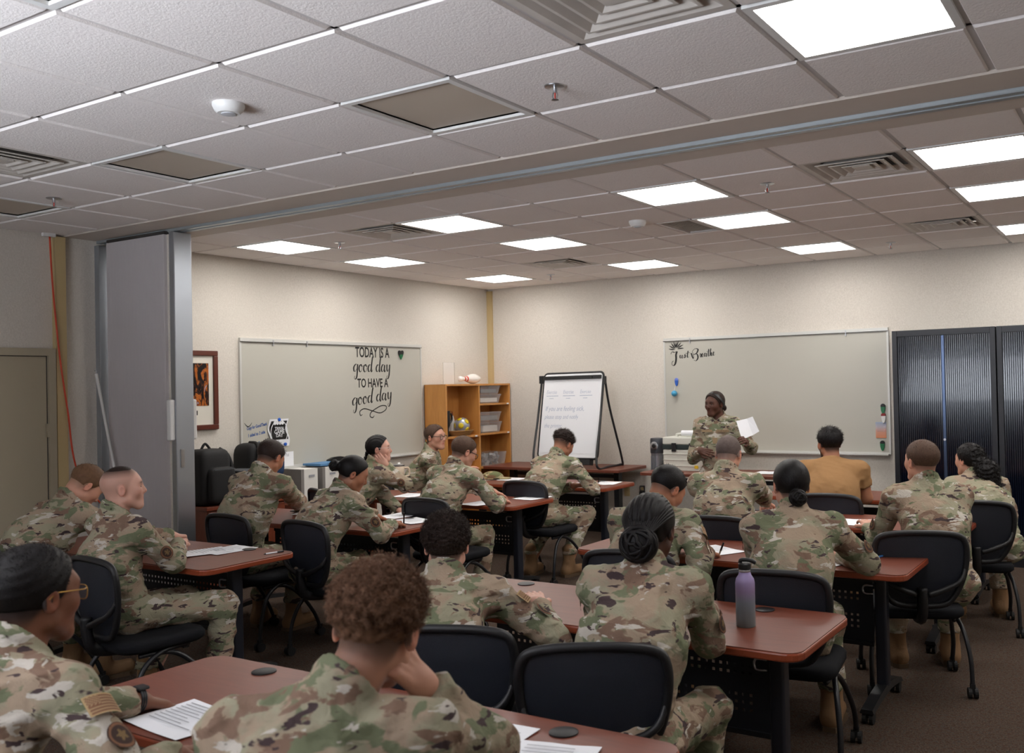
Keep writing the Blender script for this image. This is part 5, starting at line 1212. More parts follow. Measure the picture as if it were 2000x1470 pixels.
# motto on the left board: board x = room Y
def by(px, py): p = TX(px, py, X0+0.016); return p[1]-LB_Y0, p[2]-LB_Z0
def rx(px, py): p = TY(px, py, Y1-0.016); return p[0]-RB_X0, p[2]-0.955
def block(word, x0p, x1p, ytp, ybp, R, parent, fn):
    xa, za = fn(x0p, ybp); xb, zb = fn(x1p, ytp)
    o = text_part(word, Vector((0, 0, 0)), 1.0, MT['ink'], parent, R, 'motto_line', bold=0.018)
    bb = [v_.co for v_ in o.data.vertices]
    bx0 = min(c.x for c in bb); bw = max(c.x for c in bb)-bx0; b0 = min(c.y for c in bb); bh = max(c.y for c in bb)-b0
    sx, sy = (xb-xa)/bw, (zb-za)/bh
    off = R @ Vector((xa-bx0*sx, za-b0*sy, 0.0165))
    o.matrix_local = Matrix.Translation(off) @ R.to_4x4() @ Matrix.Diagonal((sx, sy, 1, 1))
    return o
block('TODAY IS A', 694, 760, 679, 697.5, R_LEFT, wbl, by)
block('TO HAVE A', 698, 758, 738.5, 757, R_LEFT, wbl, by)
def script_at(word, x0p, x1p, basep, xhp, slope, name, fn, P, thick, z=0.0166, track_adj=1.0):
    xa, za = fn(x0p, basep); xb, _ = fn(x1p, basep); _, zh = fn(x0p, xhp); size = zh-za
    tot = sum(GL[c][0] for c in word)*size*0.78
    mb = MB(); script_word(word, mb, xa, za, size, thick*0.3, thick, slope, (xb-xa)/tot)
    o = P(mb, name, MT['ink']); return mb, o
mb = MB()
def add_script(mb, word, x0p, x1p, basep, xhp, slope, fn, thick):
    xa, za = fn(x0p, basep); xb, _ = fn(x1p, basep); _, zh = fn(x0p, xhp); size = zh-za
    tot = sum(GL[c][0] for c in word)*size*0.78
    script_word(word, mb, xa, za, size, thick*0.28, thick, slope, (xb-xa)/tot)
def lift(mb, z): mb.v = [(v[0], v[1], v[2]+z) for v in mb.v]; return mb
for (wd, x0, x1, ba, xh, sl) in (('good day', 690, 763, 726, 711, 0.0), ('good day', 688, 766, 792, 777, 0.10)):
    mb = MB(); add_script(mb, wd, x0, x1, ba, xh, sl, by, 0.019); PL(lift(mb, 0.0165), 'motto_line', MT['ink'])
mb = MB(); ribbon(mb, [by(*q) for q in ((708, 809), (704, 811), (703, 803), (712, 798), (727, 802), (742, 806), (753, 800), (754, 793), (745, 792), (732, 799), (724, 806), (723, 813), (728, 815), (731, 811))], 0.011)
PL(lift(mb, 0.0165), 'flourish', MT['ink'])
# lotus and Just Breathe on the back board
mb = MB(); add_script(mb, 'J', 1313, 1325, 701, 693, 0.0, rx, 0.022); PR(lift(mb, 0.0165), 'motto_line', MT['ink'])
mb = MB(); add_script(mb, 'ust', 1327, 1346, 699.5, 693, 0.06, rx, 0.013); PR(lift(mb, 0.0165), 'motto_line', MT['ink'])
mb = MB(); add_script(mb, 'B', 1349, 1367, 701, 691, 0.06, rx, 0.017); PR(lift(mb, 0.0165), 'motto_line', MT['ink'])
mb = MB(); add_script(mb, 'reathe', 1366, 1397, 697.5, 690.5, 0.09, rx, 0.013); PR(lift(mb, 0.0165), 'motto_line', MT['ink'])
cx, cz = rx(1321, 682)
def petal(ang, ln, wd, base=0.02):
    pts = []
    for k in range(9):
        t = k/8; pts.append((base+ln*t, wd*math.sin(math.pi*t)**0.8*(1-0.35*t)))
    pts += [(x, -y*0.25) for x, y in pts[-2:0:-1]]
    a = math.radians(ang); return [(cx+x*math.cos(a)-y*math.sin(a), cz+x*math.sin(a)+y*math.cos(a)) for x, y in pts]
for k, (ang, ln) in enumerate(((5, 0.085), (28, 0.08), (50, 0.085), (72, 0.075), (90, 0.07), (108, 0.075), (130, 0.085), (152, 0.08), (175, 0.085))):
    PR(MB().prism(petal(ang, ln, 0.014, 0.02 if k % 2 else 0.012), 0.0165, 0.0172), 'lotus_petal', MT['ink'])
# handwriting on the left board
def hand(s, px, py, hpx, parent, fn, R, material, rot=0.0, sx=0.8, z=0.0165, name='handwriting'):
    x, zz = fn(px, py); _, z2 = fn(px, py-hpx)
    o = text_part(s, R @ Vector((x, zz, z)), (z2-zz)*1.35, material, parent, R @ Matrix.Rotation(rot, 3, 'Z'), name, sx, 0.25, ext=0.0003, bold=0.0012)
    return o
hand('Copy for Good/Thank', 482, 840, 6.5, wbl, by, R_LEFT, MT['blue_ink'], 0.16, 0.62)
hand('1 sided to 2 side', 484, 854, 6.5, wbl, by, R_LEFT, MT['blue_ink'], 0.14, 0.72)
mb = MB(); ribbon(mb, [by(*q) for q in ((477, 826), (482, 832), (487, 832), (492, 825))], 0.008); PL(lift(mb, 0.0165), 'handwriting', MT['ink'])
mb = MB(); ribbon(mb, [by(*q) for q in ((504, 866), (506, 862), (507, 865), (510, 865))], 0.008); PL(lift(mb, 0.0165), 'handwriting', MT['blue_ink'])

# game day flyer with wavy edges held by two blue magnets
xa, za = by(525, 873); xb, zb = by(561, 817); fw, fh = xb-xa, zb-za
fl = thing('flyer', 'black and white trivia game day flyer pinned on the left whiteboard', 'flyer', Vector((X0, LB_Y0, LB_Z0))+R_LEFT @ Vector((xa, za, 0.017)))
def wavy(m0):
    v = []; fs = []; N = 14
    for k in range(N+1):
        t = k/N; off = 0.016*math.sin(t*6.0+0.6); zz = 0.006+0.008*math.sin(t*5)**2
        v += [(m0+off, m0+t*(fh-2*m0), zz+(0.001 if m0 else 0)), (fw-m0+off, m0+t*(fh-2*m0), zz+(0.001 if m0 else 0))]
    fs = [(2*k, 2*k+1, 2*k+3, 2*k+2) for k in range(N)]; return MB().add(v, fs)
for m0, nm, mt_ in ((0.0, 'sheet', MT['paper']), (0.018, 'dark_print', MT['ink'])):
    o = wavy(m0).build(nm, mt_, fl, True); o.matrix_local = R_LEFT.to_4x4()
for wd, tz, s_ in (('TRIVIA', 0.60, 0.042), ('GAME', 0.47, 0.052), ('DAY', 0.345, 0.046)):
    text_part(wd, R_LEFT @ Vector((fw/2, fh*tz, 0.017)), s_, MT['paper'], fl, R_LEFT, 'lettering', 0.86, 0, 'CENTER', 0.0004, 0.0006)
mb = MB(); c_ = [(fw/2+0.098*math.cos(a), fh*0.51+0.115*math.sin(a)) for a in np.linspace(0, 2*math.pi, 24)]; ribbon(mb, c_, 0.007, 0.016, False)
o = mb.build('ring_print', MT['paper'], fl); o.matrix_local = R_LEFT.to_4x4()
mb = MB()
for dx_ in (-0.05, -0.02, 0.01, 0.04): mb.prism([(fw/2+dx_+0.016*math.cos(a), fh*0.86+0.02*math.sin(a)) for a in np.linspace(0, 6.28, 10)[:-1]], 0.0155, 0.0165)
mb.bx(fw*0.22, fw*0.78, fh*0.16, fh*0.175, 0.0155, 0.0162); mb.bx(fw*0.28, fw*0.72, fh*0.11, fh*0.12, 0.0155, 0.0162)
o = mb.build('small_print', MT['paper'], fl); o['kind'] = 'stuff'; o.matrix_local = R_LEFT.to_4x4()
MT['magnet_blue'] = mat('blue_magnet', srgb(36, 92, 190), 0.35)
def magnet(pxy, fn, R, org, label, mt_=None, r=0.016):
    x, z = fn(*pxy); t = MB().lathe([(r, 0), (r, 0.008), (r*0.7, 0.012)], 16).build('magnet', mt_ or MT['magnet_blue'], None, True, 40)
    t.matrix_world = Matrix.Translation(Vector(org)+R @ Vector((x, z, 0.03))) @ R.to_4x4(); return tag(t, label, 'magnet', 'round magnets')
LO = (X0, LB_Y0, LB_Z0); RO = (RB_X0, Y1, 0.955)
magnet((543, 819), by, R_LEFT, LO, 'round blue magnet at the top of the game day flyer')
magnet((555, 867), by, R_LEFT, LO, 'round blue magnet at the bottom corner of the game day flyer')
xa, za = by(550, 909); xb, zb = by(570, 879)
cdp = thing('notice_card', 'small white hand-lettered card on the left whiteboard tray', 'card', Vector(LO)+R_LEFT @ Vector((xa-0.05, za-0.01, 0.02)))
o = MB().bx(0, 0.19, 0, zb-za, 0, 0.003).build('card_sheet', MT['paper'], cdp); o.matrix_local = R_LEFT.to_4x4()
for k, wd in enumerate(('TIME', 'LITTLE', 'IS')): text_part(wd, R_LEFT @ Vector((0.05, 0.135-k*0.04, 0.004)), 0.032, MT['print'], cdp, R_LEFT, 'lettering', 0.9, 0.1, 'LEFT', 0.0003)
# eraser on the tray
p = TX(656, 895, X0+0.04)
er = thing('board_eraser', 'curved black eraser on the tray of the left whiteboard', 'eraser', (X0+0.04, p[1], LB_Z0-0.016))
prof = [(-0.13, 0.0), (-0.125, 0.03), (-0.06, 0.05), (0.03, 0.055), (0.10, 0.045), (0.13, 0.02), (0.13, 0.0)]
o = MB().prism(prof, 0.0, 0.035).build('handle', MT['black_plastic'], er, True, 40); o.matrix_local = R_LEFT.to_4x4()
o = MB().bx(-0.13, 0.13, -0.001, 0.008, 0.0, 0.037).build('felt_pad', MT['seat_fabric'], er); o.matrix_local = R_LEFT.to_4x4()
# heart and teardrop magnets
MT['green'] = mat('green_plastic', srgb(24, 108, 66), 0.3); MT['red_pl'] = mat('red_plastic', srgb(140, 34, 34), 0.3); MT['blue_pl'] = mat('blue_plastic', srgb(48, 92, 176), 0.3)
def drop(pxy, fn, R, org, label, top, bot, s=1.0):
    x, z = fn(*pxy); t = thing('magnet_clip', label, 'magnet', Vector(org)+R @ Vector((x, z, 0.0165)), 0, 'teardrop magnet clips')
    up = [(0.024*s*math.cos(a), 0.02*s+0.026*s*math.sin(a)) for a in np.linspace(-0.2, math.pi+0.2, 12)]
    lo = [(0.0235*s, 0.015*s), (0.02*s, -0.02*s), (0.01*s, -0.05*s), (0, -0.057*s), (-0.01*s, -0.05*s), (-0.02*s, -0.02*s), (-0.0235*s, 0.015*s)]
    for pts, mt_, nm in ((up, top, 'clip_head'), (lo, bot, 'clip_tail')):
        o = MB().prism(pts, 0.0, 0.016).build(nm, mt_, t, bevel=0.004); o.matrix_local = R.to_4x4()
x, z = by(782, 692); ht = thing('magnet_clip', 'dark green heart magnet beside the motto on the left whiteboard', 'magnet', Vector(LO)+R_LEFT @ Vector((x, z, 0.0165)))
hp = [(0, -0.055), (0.026, -0.015), (0.04, 0.02), (0.034, 0.04), (0.018, 0.044), (0, 0.026), (-0.018, 0.044), (-0.034, 0.04), (-0.04, 0.02), (-0.026, -0.015)]
o = MB().prism([(q[0], q[1]) for q in hp if q[1] >= -0.02], 0.0, 0.014).build('heart_top', MT['black_plastic'], ht); o.matrix_local = R_LEFT.to_4x4()
o = MB().prism([(0, -0.055), (0.026, -0.0151), (0.02, 0.0), (-0.02, 0.0), (-0.026, -0.0151)], 0.001, 0.015).build('heart_tip', MT['green'], ht); o.matrix_local = R_LEFT.to_4x4()
drop((1725, 797), rx, R_BACK, RO, 'black and green magnet clip, upper one at the right edge of the back whiteboard', MT['black_plastic'], MT['green'])
drop((1726, 815), rx, R_BACK, RO, 'red magnet clip at the right edge of the back whiteboard', MT['red_pl'], MT['white_plastic'])
drop((1724, 869), rx, R_BACK, RO, 'black and green magnet clip below the orange leaflet', MT['black_plastic'], MT['green'])
drop((1322, 745), rx, R_BACK, RO, 'blue magnet clip from which a small globe hangs', mat('pale_blue_plastic', srgb(110, 130, 214), 0.3), MT['blue_pl'], 0.9)
x, z = rx(1319.5, 768); gb = thing('globe_ornament', 'small blue globe ornament hanging on the back whiteboard', 'ornament', Vector(RO)+R_BACK @ Vector((x, z, 0.05)))
MB().ball((0, 0, 0), 0.033, 16, 12).build('globe', mat('globe_blue', srgb(70, 158, 200), 0.35, var=(30, 0.5)), gb, True)
MB().cyl((0.0, 0, 0.03), (0.008, 0.02, 0.09), 0.0015, 6).build('string', MT['paper'], gb)
# orange leaflet
xa, za = rx(1711, 855); xb, zb = rx(1731, 824)
m, nt, b = new_mat('leaflet_print'); tc = nt.nodes.new('ShaderNodeTexCoord'); sp_ = nt.nodes.new('ShaderNodeSeparateXYZ'); nt.links.new(tc.outputs['Generated'], sp_.inputs[0])
r_ = ramp(nt, sp_.outputs['Z'], [(0.0, srgb(206, 132, 92)), (0.45, srgb(206, 150, 130)), (0.7, srgb(190, 180, 190)), (1.0, srgb(150, 170, 200))]); nt.links.new(r_.outputs['Color'], b.inputs['Base Color'])
lf = thing('leaflet', 'orange and blue leaflet at the right edge of the back whiteboard', 'leaflet', Vector(RO)+R_BACK @ Vector((xa, za, 0.018)))
MB().bx(0, xb-xa, -0.002, 0.0, 0, zb-za).build('sheet', m, lf)
mb = MB()
for k in range(6): mb.bx(0.012, (xb-xa)*(0.9 if k % 2 else 0.75), -0.0028, -0.002, (zb-za)*(0.88-k*0.09), (zb-za)*(0.9-k*0.09))
mb.build('printed_lines', MT['print'], lf)

# ---------------------------------------------------------------- framed picture on the left wall
y0, y1, z0, z1 = 5.00, 5.45, 1.355, 2.045
pf = thing('framed_picture', 'red-brown framed dark photograph with white mat on the left wall', 'picture', (X0, y0, z0))
fr = MB().bx(0, 0.03, 0, y1-y0, 0, 0.045).bx(0, 0.03, 0, y1-y0, z1-z0-0.045, z1-z0).bx(0, 0.03, 0, 0.045, 0.045, z1-z0-0.045).bx(0, 0.03, y1-y0-0.045, y1-y0, 0.045, z1-z0-0.045)
fr.build('frame', MT['frame_wood'], pf, bevel=0.006)
MB().bx(0.005, 0.012, 0.04, y1-y0-0.04, 0.04, z1-z0-0.04).build('mat_board', mat('mat_board', srgb(222, 218, 206), 0.6, coat=0.3), pf)
m, nt, b = new_mat('abstract_print'); tc = nt.nodes.new('ShaderNodeTexCoord')
n1 = noise(nt, mapping(nt, tc.outputs['Object'], (1, 8, 4)).outputs[0], 1.6, 4, 0.6, 1.2)
r_ = ramp(nt, n1.outputs['Fac'], [(0.42, srgb(16, 14, 16)), (0.52, srgb(58, 34, 26)), (0.6, srgb(196, 110, 44)), (0.66, srgb(120, 60, 34)), (0.75, srgb(170, 170, 180))]); nt.links.new(r_.outputs['Color'], b.inputs['Base Color']); b.inputs['Roughness'].default_value = 0.2
MB().bx(0.011, 0.014, 0.10, 0.36, 0.21, 0.58).build('print', m, pf)
MB().bx(0.011, 0.014, 0.215, 0.245, 0.13, 0.17).build('name_plate', MT['ink'], pf)
# ---------------------------------------------------------------- credenza with bags
cz = thing('credenza', 'cherry red low cabinet against the left wall beside the partition', 'cabinet', (-6.91, 5.42, 0))
MB().bx(-0.22, 0.22, -0.42, 0.42, 0.705, 0.737).build('top', MT['cherry'], cz, bevel=0.004)
MB().bx(-0.205, 0.19, -0.40, 0.40, 0.06, 0.705).build('body', MT['cherry'], cz)
for s in (-1, 1):
    dd = MB().bx(0.19, 0.208, s*0.2-0.192, s*0.2+0.192, 0.08, 0.69).build('door', MT['cherry'], cz, bevel=0.003)
    MB().tube([(0.208, s*0.04, 0.55), (0.232, s*0.04, 0.55), (0.232, s*0.04, 0.45), (0.208, s*0.04, 0.45)], 0.005, 6).build('handle', MT['steel'], dd)
MB().bx(-0.2, 0.17, -0.39, 0.39, 0, 0.06).build('plinth', MT['black_plastic'], cz)
MT['bag'] = mat('black_nylon', srgb(20, 20, 22), 0.75, bump=(220, 0.3, 0.003)); MT['bag_blue'] = mat('navy_nylon', srgb(30, 58, 96), 0.6, bump=(150, 0.3, 0.003)); MT['bag_grey'] = mat('grey_nylon', srgb(70, 72, 76), 0.7)
def soft_box(mb, c, s, r=0.25, n=12, rot=None):
    """rounded, slightly bulging block (superellipsoid)"""
    v = []; R = rot if rot is not None else Matrix.Identity(3); m_ = n
    sg = lambda a, e: math.copysign(abs(a)**e, a)
    for i in range(m_+1):
        t = -math.pi/2+math.pi*i/m_
        for k in range(2*n):
            a = math.pi*k/n
            p = Vector((s[0]/2*sg(math.cos(t), r)*sg(math.cos(a), r), s[1]/2*sg(math.cos(t), r)*sg(math.sin(a), r), s[2]/2*sg(math.sin(t), r)))
            v.append(Vector(c)+R @ p)
    N = 2*n
    mb.add(v, [(i*N+k, i*N+(k+1) % N, (i+1)*N+(k+1) % N, (i+1)*N+k) for i in range(m_) for k in range(N)]); return mb
bg = thing('backpack', 'tall black backpack standing on the cherry cabinet beside the partition', 'backpack', (-6.86, 5.14, 0.737))
soft_box(MB(), (0, 0, 0.235), (0.26, 0.30, 0.47), 0.35).build('main_body', MT['bag'], bg, True)
soft_box(MB(), (0.13, 0.02, 0.17), (0.13, 0.25, 0.30), 0.4).build('front_pocket', MT['bag'], bg, True)
MB().tube(spline([(-0.02, 0.13, 0.46), (0.0, 0.2, 0.40), (0.03, 0.22, 0.27), (0.05, 0.16, 0.15)], 6), 0.018, 8).build('shoulder_strap', MT['bag'], bg, True)
MB().tube(spline([(-0.03, -0.04, 0.46), (-0.03, 0.0, 0.51), (-0.03, 0.05, 0.46)], 5), 0.011, 8).build('carry_handle', MT['bag'], bg, True)
MB().box((0.198, 0.02, 0.30), (0.006, 0.2, 0.008)).build('zip', MT['bag_grey'], bg)
bg = thing('duffel_bag', 'black and grey lunch bag lying between two backpacks', 'bag', (-6.80, 5.43, 0.737))
soft_box(MB(), (0, 0, 0.13), (0.26, 0.22, 0.25), 0.35).build('main_body', MT['bag'], bg, True)
soft_box(MB(), (0, 0, 0.262), (0.24, 0.20, 0.03), 0.4).build('lid', MT['bag_grey'], bg, True)
MB().tube(spline([(0.15, -0.08, 0.1), (0.17, -0.06, 0.2), (0.17, 0.06, 0.2), (0.15, 0.08, 0.1)], 5), 0.008, 6).build('handle', MT['bag_grey'], bg, True)
bg = thing('backpack', 'black and navy backpack leaning on the left whiteboard', 'backpack', (-6.91, 5.68, 0.737))
soft_box(MB(), (0, 0, 0.25), (0.28, 0.34, 0.48), 0.4).build('main_body', MT['bag'], bg, True)
soft_box(MB(), (0.15, 0.05, 0.30), (0.08, 0.24, 0.24), 0.5).build('front_pocket', MT['bag_blue'], bg, True)
MB().tube(spline([(0.10, -0.15, 0.12), (0.17, -0.12, 0.3), (0.12, -0.08, 0.47), (-0.02, -0.05, 0.49)], 6), 0.016, 8).build('shoulder_strap', MT['bag'], bg, True)
for z_ in (0.36, 0.27): MB().box((0.195, -0.03, z_), (0.008, 0.012, 0.06)).build('zip_pull', MT['steel'], bg)

# binders and paper stacked on the far tables' wall side: cardboard magazine boxes
MT['card_white'] = mat('white_card', srgb(222, 220, 214), 0.7); MT['card_grey'] = mat('grey_card', srgb(128, 124, 120), 0.8, var=(10, 0.2))
sh = thing('wall_shelf', 'low dark ledge below the left whiteboard holding file boxes', 'shelf', (X0+0.17, 6.55, 0))
MB().bx(-0.165, 0.165, -0.55, 0.55, 0.60, 0.63).build('top', MT['cherry'], sh)
for s in (-1, 1): MB().bx(-0.15, 0.15, s*0.52-0.015, s*0.52+0.015, 0, 0.60).build('side', MT['cherry'], sh)
for k, (yy, lab) in enumerate(((6.16, 'grey and white file box below the left whiteboard, nearer the backpacks'), (6.42, 'grey and white file box below the left whiteboard, nearer the handled tumbler'))):
    bx_ = thing('file_box', lab, 'box', (X0+0.17, yy, 0.63), 0, 'file boxes')
    tl = Matrix.Rotation(-0.06, 3, 'X')
    MB().box((0, 0.07, 0.16), (0.28, 0.17, 0.31)).build('box_body', MT['card_white'], bx_)
    MB().box((0.0, -0.03, 0.16), (0.285, 0.035, 0.315)).build('spine_panel', MT['card_grey'], bx_)
    MB().box((0.143, 0.08, 0.25), (0.002, 0.07, 0.02)).box((0.143, 0.10, 0.12), (0.002, 0.04, 0.015)).build('printed_label', MT['print'], bx_)['kind'] = 'stuff'
bf = thing('blue_folder', 'blue folder lying on top of the file boxes', 'folder', (X0+0.16, 6.53, 0.955)); MB().box((0, 0, 0.012), (0.24, 0.30, 0.02)).build('cover', mat('blue_card', srgb(84, 132, 176), 0.6), bf); MB().box((0.0, 0.0, 0.012), (0.236, 0.29, 0.012)).build('pages', MT['paper'], bf)

# ---------------------------------------------------------------- bookcase
bc = thing('bookcase', 'honey oak bookcase with open shelves in the far corner', 'bookcase', (-6.97, 8.80, 0))
D0, D1, Wd, Ht = -0.155, 0.16, 0.61, 1.72
def bcp(nm, *a): return MB().bx(*a).build(nm, MT['oak'], bc, bevel=0.002)
bcp('side_panel', D0, D1, -Wd, -Wd+0.022, 0, Ht); bcp('side_panel', D0, D1, Wd-0.022, Wd, 0, Ht); bcp('divider', D0, D1-0.003, -0.011, 0.011, 0.02, Ht-0.022)
bcp('top_panel', D0, D1, -Wd+0.022, Wd-0.022, Ht-0.022, Ht); bcp('back_panel', D0, D0+0.01, -Wd, Wd, 0, Ht); bcp('plinth', D0, D1-0.02, -Wd, Wd, 0, 0.07)
for z_ in (0.07, 0.44, 1.105): bcp('shelf', D0+0.01, D1-0.004, -Wd+0.022, -0.011, z_, z_+0.022)
bcp('shelf', D0+0.01, D1-0.004, -Wd+0.022, -0.011, 0.72, 0.742)
for z_ in (0.07, 0.40, 0.725, 1.115, 1.465): bcp('shelf', D0+0.01, D1-0.004, 0.011, Wd-0.022, z_, z_+0.022)
for (yy, zz) in ((0.57, 1.476), (0.57, 1.126), (0.54, 0.736), (-0.06, 1.116)): MB().bx(D1-0.004, D1-0.002, yy-0.03, yy+0.01, zz-0.008, zz+0.008).build('shelf_label', MT['paper'], bc)
BX, BYY = -6.97, 8.80
def tote(y, z, w, h, label, lid=True):
    t = thing('plastic_tote', label, 'storage box', (BX+0.02, y, z), 0, 'clear storage boxes in the bookcase')
    mb = MB(); v = []
    for s, zz in ((0.88, 0.003), (1.0, h)): v += [(x*s*0.12, yy*s*w/2, zz) for x, yy in ((-1, -1), (1, -1), (1, 1), (-1, 1))]
    mb.add(v, [(0, 3, 2, 1)]+[(k, (k+1) % 4, 4+(k+1) % 4, 4+k) for k in range(4)]).build('tub', MT['clear_plastic'], t)
    if lid: MB().box((0, 0, h+0.008), (0.256, w+0.016, 0.018)).build('lid', MT['clear_plastic'], t, bevel=0.004)
    return t
def tote_stuff(t, items):
    for nm, c, s, mt_ in items: MB().box(c, s).build(nm, mt_, t)
S1, S2, S3 = 1.487, 1.137, 0.747
y_ = BYY+0.235
t = tote(y_, S1, 0.40, 0.09, 'clear plastic box on the top right shelf, lower of the two'); tote_stuff(t, [('contents', (0, 0, 0.04), (0.19, 0.33, 0.05), MT['card_white'])])
t = tote(y_, S1+0.108, 0.38, 0.085, 'clear plastic box on the top right shelf, upper of the two'); tote_stuff(t, [('contents', (0, 0, 0.04), (0.19, 0.3, 0.04), MT['card_grey'])])
t = tote(y_, S2, 0.42, 0.11, 'clear plastic box on the middle right shelf, lower of the two'); tote_stuff(t, [('contents', (0, 0.02, 0.05), (0.19, 0.28, 0.07), MT['card_white'])])
t = tote(y_, S2+0.13, 0.40, 0.10, 'clear plastic box on the middle right shelf, upper of the two'); tote_stuff(t, [('contents', (0, 0, 0.045), (0.19, 0.33, 0.05), MT['card_grey'])])
t = tote(BYY+0.29, S3, 0.50, 0.15, 'clear plastic tub full of grey bits on the lower right shelf', False)
mb = MB(); rnd = random.Random(4)
for k in range(60): mb.box((rnd.uniform(-0.085, 0.085), rnd.uniform(-0.18, 0.18), rnd.uniform(0.02, 0.13)), (0.04, 0.05, 0.03), rot=Matrix.Rotation(rnd.uniform(0, 3), 3, 'Z') @ Matrix.Rotation(rnd.uniform(0, 3), 3, 'X'))
o = mb.build('loose_contents', mat('grey_bits', srgb(146, 144, 144), 0.7, var=(20, 0.4)), t); o['kind'] = 'stuff'
# left column: black tumbler, two bottles, ball in a basket
zS = 1.127
t = thing('travel_mug', 'black handled travel mug on the bookcase shelf', 'mug', (BX+0.06, BYY-0.50, zS))
MB().lathe([(0.035, 0), (0.037, 0.10), (0.05, 0.13), (0.052, 0.27)], 24).build('cup', MT['black_plastic'], t, True, 40); MB().lathe([(0.053, 0.27), (0.053, 0.29), (0.02, 0.295)], 24).build('lid', MT['black_plastic'], t, True, 40)
MB().tube(spline([(0.0, 0.05, 0.25), (0.0, 0.10, 0.25), (0.0, 0.105, 0.18), (0.0, 0.05, 0.14)], 5), 0.011, 8).build('handle', MT['black_plastic'], t, True)
t = thing('spray_bottle', 'small bottle with white label standing behind the ball', 'bottle', (BX-0.05, BYY-0.36, zS)); MB().lathe([(0.035, 0), (0.035, 0.13), (0.015, 0.17), (0.015, 0.2)], 20).build('bottle_body', MT['bag_grey'], t, True, 40); MB().lathe([(0.018, 0.2), (0.018, 0.24), (0.01, 0.245)], 16).build('cap', MT['white_plastic'], t, True, 40); MB().lathe([(0.0355, 0.04), (0.0355, 0.10)], 20).build('label_band', MT['paper'], t)
t = thing('spray_bottle', 'white bottle with red nozzle standing behind the ball', 'bottle', (BX-0.05, BYY-0.25, zS)); MB().lathe([(0.04, 0), (0.042, 0.12), (0.02, 0.2), (0.014, 0.23)], 20).build('bottle_body', MT['white_plastic'], t, True, 40); MB().lathe([(0.01, 0.23), (0.004, 0.28)], 12).build('nozzle', MT['red_pl'], t, True)
t = thing('wicker_basket', 'shallow wicker basket holding a ball', 'basket', (BX+0.05, BYY-0.23, zS))
for k in range(5): MB().tube([(0.085*(1+k*0.09)*math.cos(a), 0.14*(1+k*0.09)*math.sin(a), 0.008+k*0.012) for a in np.linspace(0, 2*math.pi, 29)[:-1]], 0.007, 6, closed=True).build('woven_ring', mat('wicker', srgb(150, 110, 62), 0.8) if k == 0 else bpy.data.materials['wicker'], t, True)
MB().lathe([(0.10, 0.0), (0.10, 0.004)], 24).build('basket_base', bpy.data.materials['wicker'], t)
t = thing('soccer_ball', 'silver and yellow soccer ball in the wicker basket', 'ball', (BX+0.05, BYY-0.20, zS+0.115))
MB().ball((0, 0, 0), 0.092, 28, 18).build('ball_shell', mat('silver_ball', srgb(176, 180, 188), 0.3, 0.4), t, True)
ph = (1+5**0.5)/2
for k, q in enumerate([(0, 1, ph), (0, -1, ph), (0, 1, -ph), (0, -1, -ph), (1, ph, 0), (-1, ph, 0), (1, -ph, 0), (-1, -ph, 0), (ph, 0, 1), (-ph, 0, 1), (ph, 0, -1), (-ph, 0, -1)]):
    nz = Vector(q).normalized(); rq = nz.to_track_quat('Z', 'Y').to_matrix()
    MB().lathe([(0.034, 0.0862), (0.02, 0.0905), (0.004, 0.0928)], 9, rot=rq).build('panel', mat('yellow_panel', srgb(226, 200, 40), 0.35) if k == 0 else bpy.data.materials['yellow_panel'], t, True)
# bowling pin lying on the bookcase
t = thing('bowling_pin', 'white bowling pin with red neck stripes lying on the bookcase', 'bowling pin', (BX+0.06, BYY-0.06, Ht+0.06))
rot = Matrix.Rotation(math.radians(-93), 3, 'X')
full = [(0.004, 0.0), (0.026, 0.0), (0.036, 0.02), (0.055, 0.08), (0.0605, 0.115), (0.056, 0.16), (0.04, 0.22), (0.026, 0.26), (0.0235, 0.285), (0.027, 0.32), (0.032, 0.345), (0.03, 0.365), (0.018, 0.38), (0.003, 0.383)]
def seg(a, b_, off=0.0): return [(r+off, z-0.19) for r, z in full if a <= z <= b_]
MB().lathe(seg(0, 0.5), 24, rot=Matrix.Rotation(math.radians(90), 3, 'X')).build('pin_body', mat('pin_white', srgb(232, 226, 220), 0.25, coat=0.4), t, True)
MB().lathe([(r+0.0008, z-0.19) for r, z in ((0.034, 0.237), (0.0275, 0.255))], 24, rot=Matrix.Rotation(math.radians(90), 3, 'X')).build('red_stripe', MT['red_pl2'] if 'red_pl2' in MT else MT.setdefault('red_pl2', mat('red_stripe', srgb(206, 70, 50), 0.3)), t, True)
MB().lathe([(r+0.0008, z-0.19) for r, z in ((0.0245, 0.27), (0.0243, 0.295))], 24, rot=Matrix.Rotation(math.radians(90), 3, 'X')).build('red_stripe', MT['red_pl2'], t, True)
# clear acrylic sign holder on the bookcase
t = thing('sign_holder', 'empty clear acrylic sign holder standing on the bookcase', 'sign holder', (BX+0.02, BYY-0.38, Ht))
MB().bx(-0.002, 0.002, -0.1, 0.1, 0.004, 0.25).build('upright_sheet', mat('acrylic', srgb(240, 242, 244), 0.1, alpha=0.12), t); MB().bx(-0.04, 0.04, -0.1, 0.1, 0, 0.004).build('foot_sheet', bpy.data.materials['acrylic'], t)
ed = MB()
for s in (-1, 1): ed.bx(-0.003, 0.003, s*0.1-0.002, s*0.1+0.002, 0.004, 0.25)
ed.bx(-0.003, 0.003, -0.1, 0.1, 0.247, 0.25).build('edge_lines', mat('acrylic_edge', srgb(206, 196, 180), 0.3, alpha=0.6), t)

